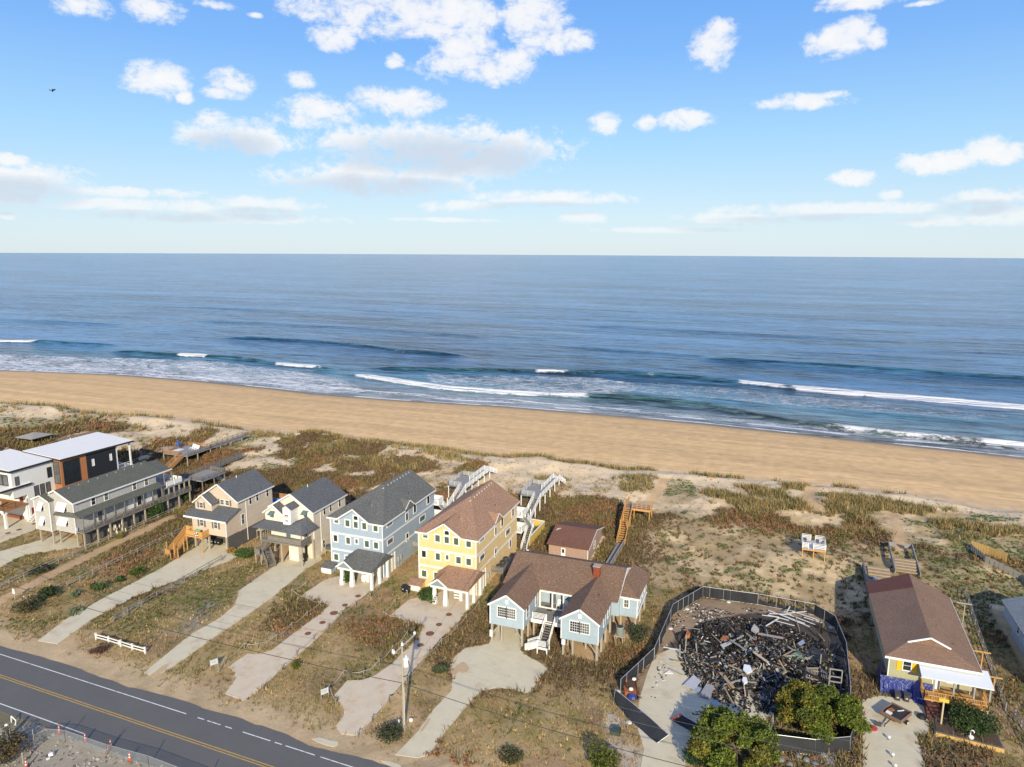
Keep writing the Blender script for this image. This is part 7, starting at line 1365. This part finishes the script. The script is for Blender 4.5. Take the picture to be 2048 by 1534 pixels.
def sheet(lab, cat, pxs, lift, m, th=.05, nm='sheet'):
    pp = []
    for k, (x, y) in enumerate(pxs):
        z = P(x, y).z + (lift[k] if isinstance(lift, (list, tuple)) else lift); pp.append(P(x, y, z))
    return tagit(MB().slab(pp, (0, 0, th)).build(nm, m), lab, cat)
sheet('large pale grey sheet at the front left of the rubble', 'sheet', [(1366,1371),(1387,1350),(1403,1362),(1388,1379)], .3, mat('sheet_pale', (.46,.46,.47), .5, .12))
sheet('curled grey metal sheet lying in front of the rubble', 'sheet', [(1398,1392),(1413,1367),(1429,1372),(1420,1398)], [.2,.7,.7,.2], mat('sheet_grey', (.25,.25,.26), .5, .2)); sheet('blue-grey sheet between the pale and the curled sheets', 'sheet', [(1383,1380),(1392,1371),(1403,1378),(1397,1386)], .25, mat('sheet_bluegrey', (.30,.34,.40), .4))
sheet('white slab in the middle front of the heap', 'slab', [(1486,1341),(1488,1330),(1500,1332),(1505,1344),(1494,1349)], 1.2, white, .12, 'slab'); sheet('white rounded lump below the white slab', 'slab', [(1484,1364),(1486,1357),(1493,1358),(1495,1366),(1488,1370)], 1.0, white, .25, 'lump')
sheet('orange rusty sheet standing at the left of the heap', 'sheet', [(1369,1277),(1375,1259),(1381,1266),(1379,1276)], [.6,1.3,1.3,.6], mat('rust_sheet', (.36,.13,.04), .8, .25)); sheet('rusty red sheet in the back middle of the heap', 'sheet', [(1440,1280),(1446,1271),(1457,1274),(1459,1281)], .9, mat('rust_sheet', (.36,.13,.04)))
tent = mat('tarp_green', (.085, .145, .105), .6, .25); r = thing('green_canopy', 'collapsed green canopy on the right part of the rubble', 'canopy', P(1588, 1318)); A = [P(1564,1318,.9), P(1594,1325,.7), P(1614,1322,.6), P(1600,1302,1.2), P(1577,1306,1.0)]; top = P(1592, 1305, 1.9)
for a, b in zip(A, A[1:] + A[:1]): MB().slab([a, b, top], (0, 0, .04)).build('panel', tent, r)
sheet('black flat sheet of burned roofing at the right', 'sheet', [(1606,1310),(1625,1292),(1655,1310),(1640,1330),(1618,1328)], .35, mat('roof_black', (.03,.032,.035), .8, .3)); sheet('pale blue-grey panel at the back right of the heap', 'sheet', [(1595,1287),(1606,1279),(1610,1286),(1600,1292)], .8, mat('sheet_bluegrey', (.30,.34,.40)))
sheet('long silver metal sheet in the back middle', 'sheet', [(1440,1290),(1462,1281),(1470,1284),(1446,1296)], .8, mat('sheet_pale', (.46,.46,.47))); sheet('bent blue-grey sheet at the front near the pine', 'sheet', [(1420,1404),(1432,1400),(1440,1414),(1428,1418)], .3, mat('sheet_bluegrey', (.30,.34,.40))); sheet('pale strip of cladding pointing at the pine', 'sheet', [(1466,1420),(1472,1418),(1481,1434),(1475,1437)], .25, mat('sheet_pale', (.46,.46,.47))); sheet('white torn board alone on the concrete left of heap', 'board', [(1329,1347),(1338,1341),(1347,1347),(1340,1348)], .12, white)
sheet('beige open box in the back middle of the heap', 'box', [(1502,1262),(1508,1251),(1518,1262),(1512,1268)], .9, mat('box_beige', (.46,.42,.36), .7), .3, 'box')
# burnt posts and the little stair frame at right
for i, (x, y, h_) in enumerate([(1370,1308,2.9),(1360,1316,2.0),(1394,1305,1.4),(1638,1262,1.8),(1657,1310,2.2),(1560,1308,1.3)]): p = P(x, y); tagit(MB().beam(p, p + Vector((random.gauss(0, .08), random.gauss(0, .08), h_)), .14).build('burnt_post', chr_ if i > 2 else grl), ['tallest scorched post at the left of heap', 'short pale post left of the tall scorched post', 'scorched post right of the rusty sheet', 'charred post before the back right fence', 'tall charred post by the right side fence', 'charred post right of the heap middle'][i], 'post')
r = thing('burnt_porch', 'grey remains of a railed porch at the rubble right edge', 'porch', P(1660, 1370))
for (x, y, h_) in ((1640, 1336, 2.0), (1657, 1376, 2.8), (1681, 1380, 2.7), (1612, 1350, 1.2)): p = P(x, y); MB().beam(p, p + Vector((0, 0, h_)), .13).build('post', grl, r)
a, b = P(1657, 1376), P(1681, 1380)
for z in (2.7, 1.7, 1.0): MB().beam(a + Vector((0, 0, z)), b + Vector((0, 0, z)), .1, .14).build('rail', grl, r)
a, b, c_ = P(1612, 1352), P(1640, 1340), P(1660, 1372)
for u, v_, n in ((a, P(1638, 1352), 9), (P(1638, 1352), c_, 7)):
    MB().beam(u + Vector((0, 0, 1.15)), v_ + Vector((0, 0, 1.15)), .1).build('rail', grl, r)
    for k in range(n): q = u.lerp(v_, (k + .5) / n); MB().beam(q + Vector((0, 0, .2)), q + Vector((0, 0, 1.1)), .07).build('baluster', grl, r)
# boat-like orange heap inside the fence at left
p = P(1260, 1372); r = thing('orange_tub', 'orange rusty tub of scrap against the left site fence', 'tub', p); orr = mat('tub_orange', (.36, .115, .035), .7, .3, 3)
E0 = [P(1243,1360,.9), P(1256,1356,.9), P(1272,1362,.9), P(1277,1380,.9), P(1268,1387,.9), P(1250,1384,.9)]; 
MB().slab(E0, (0, 0, -.7)).build('hull', orr, r); MB().slab([q.lerp(p + Vector((0, 0, .9)), .3) + Vector((0, 0, .02)) for q in E0], (0, 0, .04)).build('inside', mat('tub_dark', (.10, .05, .03), .9, .3, 3), r); MB().beam(P(1272,1362,1.2), P(1278,1398,.8), .12, .3).build('plank', mat('rust_pipe', (.16, .07, .04)), r)
for i, (x, y) in enumerate(((1250, 1362), (1268, 1360), (1262, 1380))): q = P(x, y, 1.1); tagit(MB().lathe(q, [(.1, 0), (.3, .1), (.25, .25), (.08, .32)], 8).build('scrap_lump', white if i else orr), ['orange scrap lump on the orange tub', 'white scrap lump at the back of the orange tub', 'white scrap lump at the front of the orange tub'][i], 'scrap')
q = P(1264, 1397); tagit(MB().lathe(q, [(.5, 0), (.65, .2), (.5, .5), (.15, .65)], 9).build('blue_bundle', tarp), 'crumpled blue bundle in front of the orange tub', 'bundle')
for i, (x, y) in enumerate([(1307,1308),(1341,1258),(1374,1219),(1457,1205),(1568,1225),(1662,1256),(1666,1312),(1258,1446),(1236,1384),(1400,1478),(1702,1476)]): q = P(x, y); tagit(MB().lathe(q, [(.3, 0), (.38, .08), (.25, .2), (.05, .24)], 8).build('sandbag', mat('sandbag_white', (.58, .56, .52), .8)), 'white sandbag at the site fence foot, ' + ('left side by the concrete edge', 'left side halfway back', 'back left corner', 'left part of the back fence', 'right part of the back fence', 'back right corner', 'right side fence', 'middle of the leaning gate', 'left end of the leaning gate', 'by the red ended gate', 'right end of the front fence')[i], 'sandbag', 'white sandbags at the fence feet')
# stones and fire ring bottom right
r = thing('fire_ring', 'round rusty fire ring on grey paving by the mulch bed', 'fire ring', P(1635, 1526)); MB().lathe(P(1635, 1526), [(.8, 0), (.85, .25), (.7, .25), (.65, .05)], 16).build('ring', lid, r)
for i in range(7): x = 1545 + i * 17; q = P(x, 1512 + (i % 3) * 9); tagit(MB().lathe(q, [(.35, 0), (.42, .1), (.28, .26), (.05, .3)], 7).build('stone', mat('stone_grey', (.22, .23, .22), .9, .25)), 'grey-green stone in the pale gravel border, %s from the left' % ('first', 'second', 'third', 'fourth', 'fifth', 'sixth', 'seventh')[i], 'stone', 'stones in the gravel border')
for i in range(9): x = 1640 + (i % 3) * 14 - i; y = 1500 + (i // 3) * 12; q = P(x, y); tagit(MB().slab([q + Vector((a, b, .02)) for a, b in ((-.5, -.4), (.45, -.45), (.55, .35), (-.4, .5))], (0, 0, .07)).build('paving_stone', mat('flag_grey', (.25, .25, .25), .85, .2)), 'grey paving stone by the fire ring, %s row, %s in its row' % (('back', 'middle', 'front')[i // 3], ('left', 'centre', 'right')[i % 3]), 'paving stone', 'paving stones by the fire ring')

# ================================================================ PLANTS
leafm = vcol('foliage', .75, .25, .3, 3.0)
def leafcloud(name, pts, size, cols, parent=None, kind=None, up=.35, pernoise=.35):
    n = len(pts); pts = np.asarray(pts)
    a = rng.normal(size=(n, 3)); a /= np.linalg.norm(a, axis=1)[:, None]; b = rng.normal(size=(n, 3)); b -= (b * a).sum(1)[:, None] * a; b /= np.linalg.norm(b, axis=1)[:, None]
    s = (np.asarray(size) * rng.uniform(.6, 1.4, n))[:, None]
    v = np.stack([pts - a * s * .5 - b * s * .35, pts + a * s * .5 - b * s * .3, pts + b * s * .6], 1).reshape(-1, 3)
    c = np.repeat(cols * rng.uniform(1 - pernoise, 1 + pernoise, n)[:, None], 3, 0)
    return rawmesh(name, v, np.arange(3 * n).reshape(-1, 3), leafm, np.clip(c, .004, 1), parent=parent)
def crown_pts(blobs, n):
    vol = np.array([b[3] * b[4] * b[5] for b in blobs]) ** .67; idx = rng.choice(len(blobs), n, p=vol / vol.sum()); B = np.array(blobs)[idx]
    d = rng.normal(size=(n, 3)); d /= np.linalg.norm(d, axis=1)[:, None]; rad = rng.uniform(.25, 1, n) ** .45
    return B[:, :3] + d * rad[:, None] * B[:, 3:6], idx
bark = mat('bark', (.13, .10, .075), .9, .3, 4)
def bush(lab, px, py, r, h, base, n=1400, leaf=.22, tint2=None, cat='bush', nm='bush', group=None, lumps=9):
    p = P(px, py) if not isinstance(px, Vector) else px
    root = thing(nm, lab, cat, p, group); bl = []
    for k in range(lumps):
        a = random.uniform(0, 6.3); q = math.sqrt(random.random()) * .62; s = random.uniform(.38, .6)
        bl.append((q * r * math.cos(a), q * r * math.sin(a), h * random.uniform(.3, .68), r * s, r * s, h * s * .75))
    pt, idx = crown_pts(bl, n); pt[:, 2] = np.maximum(pt[:, 2], .03); col_ = np.array(base)[None] * (.65 + .7 * rng.random(lumps))[idx][:, None]
    if tint2 is not None: k = (rng.random(lumps) < .4)[idx]; col_ = np.where(k[:, None], np.array(tint2)[None] * (.7 + .6 * rng.random(n))[:, None], col_)
    leafcloud('foliage', pt, leaf, col_, root)
    for k in range(4): a = random.uniform(0, 6.3); MB().cyl(p - Vector((0, 0, .1)), p + Vector((math.cos(a) * r * .4, math.sin(a) * r * .4, h * .5)), .05, .025, 5).build('stem', bark, root)
    return root
GR = (.055, .085, .025)
bush('rounded green bush beside the long grey house fence', 311, 1034, 2.0, 3.4, (.055, .10, .02), 1500); bush('smaller green bush further back along the long house', 367, 1003, 1.6, 3.0, (.05, .085, .022), 1200)
bush('dark spreading bush near the left edge by the road', 48, 1222, 2.3, 1.9, (.04, .05, .022), 1500, .18, (.10, .075, .03)); bush('dark green bush right of the left edge bush', 98, 1193, 1.9, 1.6, (.04, .06, .02), 1200); bush('low dark bush by the path fence', 85, 1142, 2.0, 1.2, (.05, .06, .035), 900)
bush('bright green bush left of the tan house drive', 274, 1148, 1.7, 1.1, (.06, .10, .02), 900); bush('round green shrub in the middle of the left bed', 199, 1178, 1.4, 1.0, (.055, .085, .025), 800); bush('small green shrub above the round shrub in bed', 239, 1162, 1.0, .8, (.055, .085, .025), 500)
bush('wide green bush between the tan and cream houses', 492, 1113, 2.4, 1.5, (.055, .105, .02), 1600, .2, (.07, .11, .03)); bush('yellow-orange bush in front of the tan house lattice', 462, 1105, .9, 1.0, (.34, .19, .04), 400)
bush('leafy green bush beside the blue house porch column', 692, 1163, 1.7, 2.2, (.05, .09, .018), 1500, .24); bush('leafy green bush beside the yellow house porch column', 857, 1204, 1.7, 2.2, (.045, .085, .018), 1500, .24)
bush('green bush right of the cottage air conditioner', 1275, 1278, 1.9, 2.0, (.05, .08, .025), 1400, .2, (.07, .065, .04)); bush('small bright bush by the rope post left of pole', 591, 1336, .8, 1.3, (.12, .13, .02), 500, .16)
bush('large dense dark green shrub in the raised bed', Vector((24.6, 87.8, .6)), None, 3.0, 2.7, (.028, .05, .018), 4200, .2, (.05, .075, .02), lumps=16); bush('dark bush with brown tips at bottom left corner', 18, 1512, 2.6, 2.3, (.04, .05, .022), 2000, .18, (.11, .07, .03))
bush('dark round shrub at the foot of the left pine', 1400, 1528, 2.3, 2.8, (.022, .05, .015), 2400, .18, lumps=12); bush('green shrub at the bottom edge left of burned drive', 1210, 1536, 2.3, 2.2, (.09, .10, .015), 2200, .2, (.05, .075, .015));
bush('small low shrub with purple leaves by the white fence', 200, 1302, 1.6, .7, (.06, .05, .035), 700, .16, (.12, .05, .04)); bush('green shrub on grass right of the yellow rope bed', 880, 1345, 1.3, 1.0, (.06, .075, .03), 600)
bush('grey-green shrub below the utility pole', 785, 1475, 2.0, 1.3, (.05, .06, .028), 1100, .18, (.10, .08, .045)); bush('dark shrub on the scrubby slope left of burned lot', 1022, 1516, 1.8, .8, (.06, .065, .025), 700, .2, (.11, .085, .045))
bush('reddish leafless bush by the right side site fence', 1685, 1245, 1.8, 1.3, (.10, .055, .04), 900, .14); bush('brown leafless bush at the corner of the site fence', 1692, 1275, 1.3, 1.0, (.11, .06, .045), 600, .14)
def pear(lab, px, py, r):
    p = P(px, py); root = thing('prickly_pear', lab, 'cactus', p, 'prickly pears in the left bed'); mb = MB(); cm = mat('cactus_pad', (.10, .14, .075), .6, .2, 3)
    for k in range(26):
        a = random.uniform(0, 6.3); q = r * math.sqrt(random.random()); c_ = p + Vector((q * math.cos(a), q * math.sin(a) * .8, random.uniform(.1, .75))); MB().slab([c_ + Vector((.17 * math.cos(t) * math.cos(a), .17 * math.cos(t) * math.sin(a), .24 * math.sin(t))) for t in np.linspace(0, 2 * math.pi, 8, endpoint=False)], (-.06 * math.sin(a), .06 * math.cos(a), .01)).build('pad', cm, root)
pear('large prickly pear clump left of the tan house drive', 154, 1226, 1.5); pear('smaller pale prickly pear clump further up the bed', 152, 1192, .9)
r = thing('pampas_grass', 'pampas grass clump with cream plumes beside the path', 'grass', P(241, 1076)); bp0 = P(241, 1076); mb = MB(); mb2 = MB()
for k in range(120):
    a = random.uniform(0, 6.3); q = bp0 + Vector((.5 * math.cos(a), .5 * math.sin(a), 0)); e_ = q + Vector((1.3 * math.cos(a) * random.random(), 1.3 * math.sin(a) * random.random(), random.uniform(.9, 1.7))); s_ = Vector((-math.sin(a), math.cos(a), 0)) * .05; mb.add([q - s_, q + s_, e_], [(0, 1, 2)])
mb.build('leaves', mat('pampas_green', (.16, .17, .05), .8, .3), r)
for k in range(14):
    q = bp0 + Vector((random.gauss(0, .8), random.gauss(0, .6), random.uniform(1.3, 2.2))); MB().lathe(q, [(.03, 0), (.13, .2), (.1, .5), (.02, .8)], 6).build('plume', mat('plume_cream', (.62, .52, .36), .9), r)
def pine(lab, base, blobs, n, tint):
    root = thing('pine_tree', lab, 'tree', base); top = max(b[2] for b in blobs)
    MB().cyl(base - Vector((0, 0, .2)), base + Vector((.2, .1, top * .75)), .24, .1, 9).build('trunk', bark, root)
    for b in blobs[::2]: MB().cyl(base + Vector((.1, .05, top * .35)), base + Vector(b[:3]), .10, .03, 6).build('limb', bark, root)
    tuft, idx = crown_pts([(b[0], b[1], b[2], b[3] * 1.12, b[4] * 1.12, b[5] * 1.15) for b in blobs], n // 16); tb = np.array(blobs)[idx]
    cols = []; pts_ = []
    warm = rng.random(len(blobs)); 
    for k in range(len(tuft)):
        m_ = 16; d = rng.normal(size=(m_, 3)) * .16; pts_.append(tuft[k] + d); w = warm[idx[k]]
        base_c = np.array((.115, .145, .020)) if w < .68 else (np.array((.17, .155, .025)) if w < .85 else np.array((.09, .115, .022)))
        if tint and tuft[k][0] < -1.0 and warm[idx[k]] < .55 and rng.random() < .5: base_c = np.array((.20, .135, .024))
        cols.append(np.repeat((base_c * rng.uniform(.5, 1.45))[None], m_, 0))
    leafcloud('crown', np.concatenate(pts_), .205, np.concatenate(cols), root, pernoise=.25)
def blob_list(R, h0, h1, n, elong=(1, 1)):
    out = []; n = int(n * 1.35)
    for k in range(n):
        a = random.uniform(0, 6.3); q = math.sqrt(random.random()) * R * random.choice([1, 1, 1, 1.14]); z = random.uniform(h0, h1) * (1 - .25 * (q / R) ** 2); s = random.uniform(.35, .95)
        out.append((q * math.cos(a) * elong[0], q * math.sin(a) * elong[1], z, s * 1.15, s * 1.15, s * .75))
    return out
pine('broad pine with orange-brown left side by the mulch bed', Vector((8.0, 81.4, .3)), blob_list(4.0, 2.2, 4.8, 34, (1.05, .85)), 50000, True)
pine('broad green pine at the bottom in front of the burned lot', Vector((-.8, 72.6, .3)), blob_list(4.25, 1.8, 4.6, 38, (1.0, .9)), 54000, False)

# ---- ground vegetation: nobody could count it
def scatter(x0, x1, y0, y1, step):
    xs = np.arange(x0, x1, step); ys = np.arange(y0, y1, step); a, b = np.meshgrid(xs, ys); a = a.ravel() + rng.uniform(-.6, .6, a.size) * step; b = b.ravel() + rng.uniform(-.6, .6, b.size) * step
    return a, b
def blades(name, x, y, size, cols, nb, lean, wid, lab, kind='grass'):
    n = len(x); z = hh(x, y) - .03
    X = np.repeat(np.stack([x, y, z], 1), nb, 0); S = np.repeat(size, nb) * rng.uniform(.55, 1.25, n * nb); Cb = np.repeat(cols, nb, 0) * rng.uniform(.62, 1.38, n * nb)[:, None]
    a = rng.uniform(0, 2 * np.pi, n * nb); off = np.stack([np.cos(a), np.sin(a), 0 * a], 1) * (S * rng.uniform(.05, .45, n * nb))[:, None]
    la = a + rng.normal(0, .8, n * nb); tip = np.stack([np.cos(la) * lean, np.sin(la) * lean, np.ones_like(la)], 1) * S[:, None]
    sd = np.stack([-np.sin(la), np.cos(la), 0 * la], 1) * (S * wid)[:, None]
    b0 = X + off; v = np.stack([b0 - sd, b0 + sd, b0 + tip], 1).reshape(-1, 3)
    o = rawmesh(name, v, np.arange(3 * n * nb).reshape(-1, 3), leafm, np.clip(np.repeat(Cb, 3, 0), .005, 1)); return tagit(o, lab, kind, kind='stuff')
def puffs(name, x, y, size, cols, nb, lab, flat=.6, leaf=.34):
    n = len(x); z = hh(x, y); X = np.repeat(np.stack([x, y, z], 1), nb, 0); S = np.repeat(size, nb)
    d = rng.normal(size=(n * nb, 3)); d /= np.linalg.norm(d, axis=1)[:, None]; d[:, 2] = np.abs(d[:, 2]) * flat; p = X + d * (S * rng.uniform(.3, 1, n * nb) * .55)[:, None]
    o = leafcloud(name, p, S * leaf, np.repeat(cols, nb, 0), pernoise=.4); return tagit(o, lab, 'scrub', kind='stuff')
parts = [scatter(-135, 46, 49, 114, .46), scatter(-150, 52, 114, 172, .42), scatter(-270, -150, 60, 178, 1.0)]
sx_ = np.concatenate([p[0] for p in parts]); sy_ = np.concatenate([p[1] for p in parts]); big = np.concatenate([np.full(len(p[0]), k) for p, k in zip(parts, (1.0, 1.0, 1.9))])
# keep only what the photograph (or a camera a few steps aside) could see
rel = (sx_ * _r0[0] + sy_ * _r0[1]) / np.maximum(1, -sx_ * math.sin(YAW) + sy_ * math.cos(YAW)); ok = np.abs(rel) < .86
sx_, sy_, big = sx_[ok], sy_[ok], big[ok]; cv = cover(sx_, sy_); u = rng.random(len(sx_)); u2 = rng.random(len(sx_))
def pick(prob): return u < prob
hue = fbm(sx_, sy_, 5, 3, 111); hue2 = fbm(sx_, sy_, 13, 3, 121)
pal = np.array([(.185, .125, .056), (.25, .18, .07), (.14, .118, .036), (.095, .105, .028), (.21, .125, .055), (.30, .215, .095)])
def palette(ids, idx): return pal[np.array(ids)[np.clip(idx, 0, len(ids) - 1)]]
m = pick(cv['grass'] * (.92 - .30 * cv['right'] * cv['back'])); gi_ = ((hue[m] - .30) / .4 * 5 + rng.normal(0, .7, m.sum())).astype(int)
blades('dry_grass', sx_[m], sy_[m], big[m] * rng.uniform(.16, .40, m.sum()), palette([2, 0, 1, 4, 2, 5], gi_) * 1.5, 8, 1.1, .15, 'dry tan and olive grass over the lots')
m = pick(cv['scrub'] * .92) & (u2 < .95); c1 = np.array((.085, .057, .034)); c2 = np.array((.155, .078, .040)); c3 = np.array((.105, .088, .034)); h1 = sstep(hue2[m], .48, .60)[:, None]; h2 = sstep(hue[m], .52, .66)[:, None]
sc_col = (c1 * (1 - h1) + c2 * h1) * (1 - h2) + c3 * h2
puffs('dune_scrub', sx_[m], sy_[m], big[m] * rng.uniform(.5, 1.05, m.sum()), sc_col * 1.7, 11, 'dark brown and reddish scrub over the dune backs')
m2 = m & (rng.random(len(m)) < .5); gi_ = (rng.random(m2.sum()) * 4).astype(int)
blades('scrub_grass', sx_[m2] + .2, sy_[m2] + .2, big[m2] * rng.uniform(.5, .95, m2.sum()), palette([0, 4, 1, 2], gi_) * .95, 6, .6, .09, 'tan grass growing through the scrub')
m = pick(cv['green'] * .62); gc = np.array((.070, .115, .022)) * (1 - sstep(hue[m], .5, .7)[:, None]) + np.array((.11, .125, .03)) * sstep(hue[m], .5, .7)[:, None]
puffs('green_ground_cover', sx_[m], sy_[m], big[m] * rng.uniform(.35, .7, m.sum()), gc, 10, 'low green ground cover in patches on sand and lots', .5)
m = pick(cv['oats'] * .9); oc = np.where((rng.random(m.sum()) < .62)[:, None], np.array((.36, .255, .115)), np.array((.15, .15, .055)))
blades('sea_oats', sx_[m], sy_[m], big[m] ** .5 * rng.uniform(.7, 1.35, m.sum()), oc, 11, .45, .055, 'golden sea oats along the crest of the dunes')
# bare-sand stems: a sprinkling everywhere
m = (u2 < .05) & ~cv['burn'] & (cv['sand'] > .5) & (cv['D'] < -3) & ~on_drive(sx_, sy_) & ~is_built(sx_, sy_) & (sy_ > 64) & (cv['trail'] < .3)
blades('sparse_stems', sx_[m], sy_[m], big[m] * rng.uniform(.2, .5, m.sum()), palette([0, 1, 4, 5], (rng.random(m.sum()) * 4).astype(int)), 6, .9, .12, 'sparse dry stems on the bare sand')
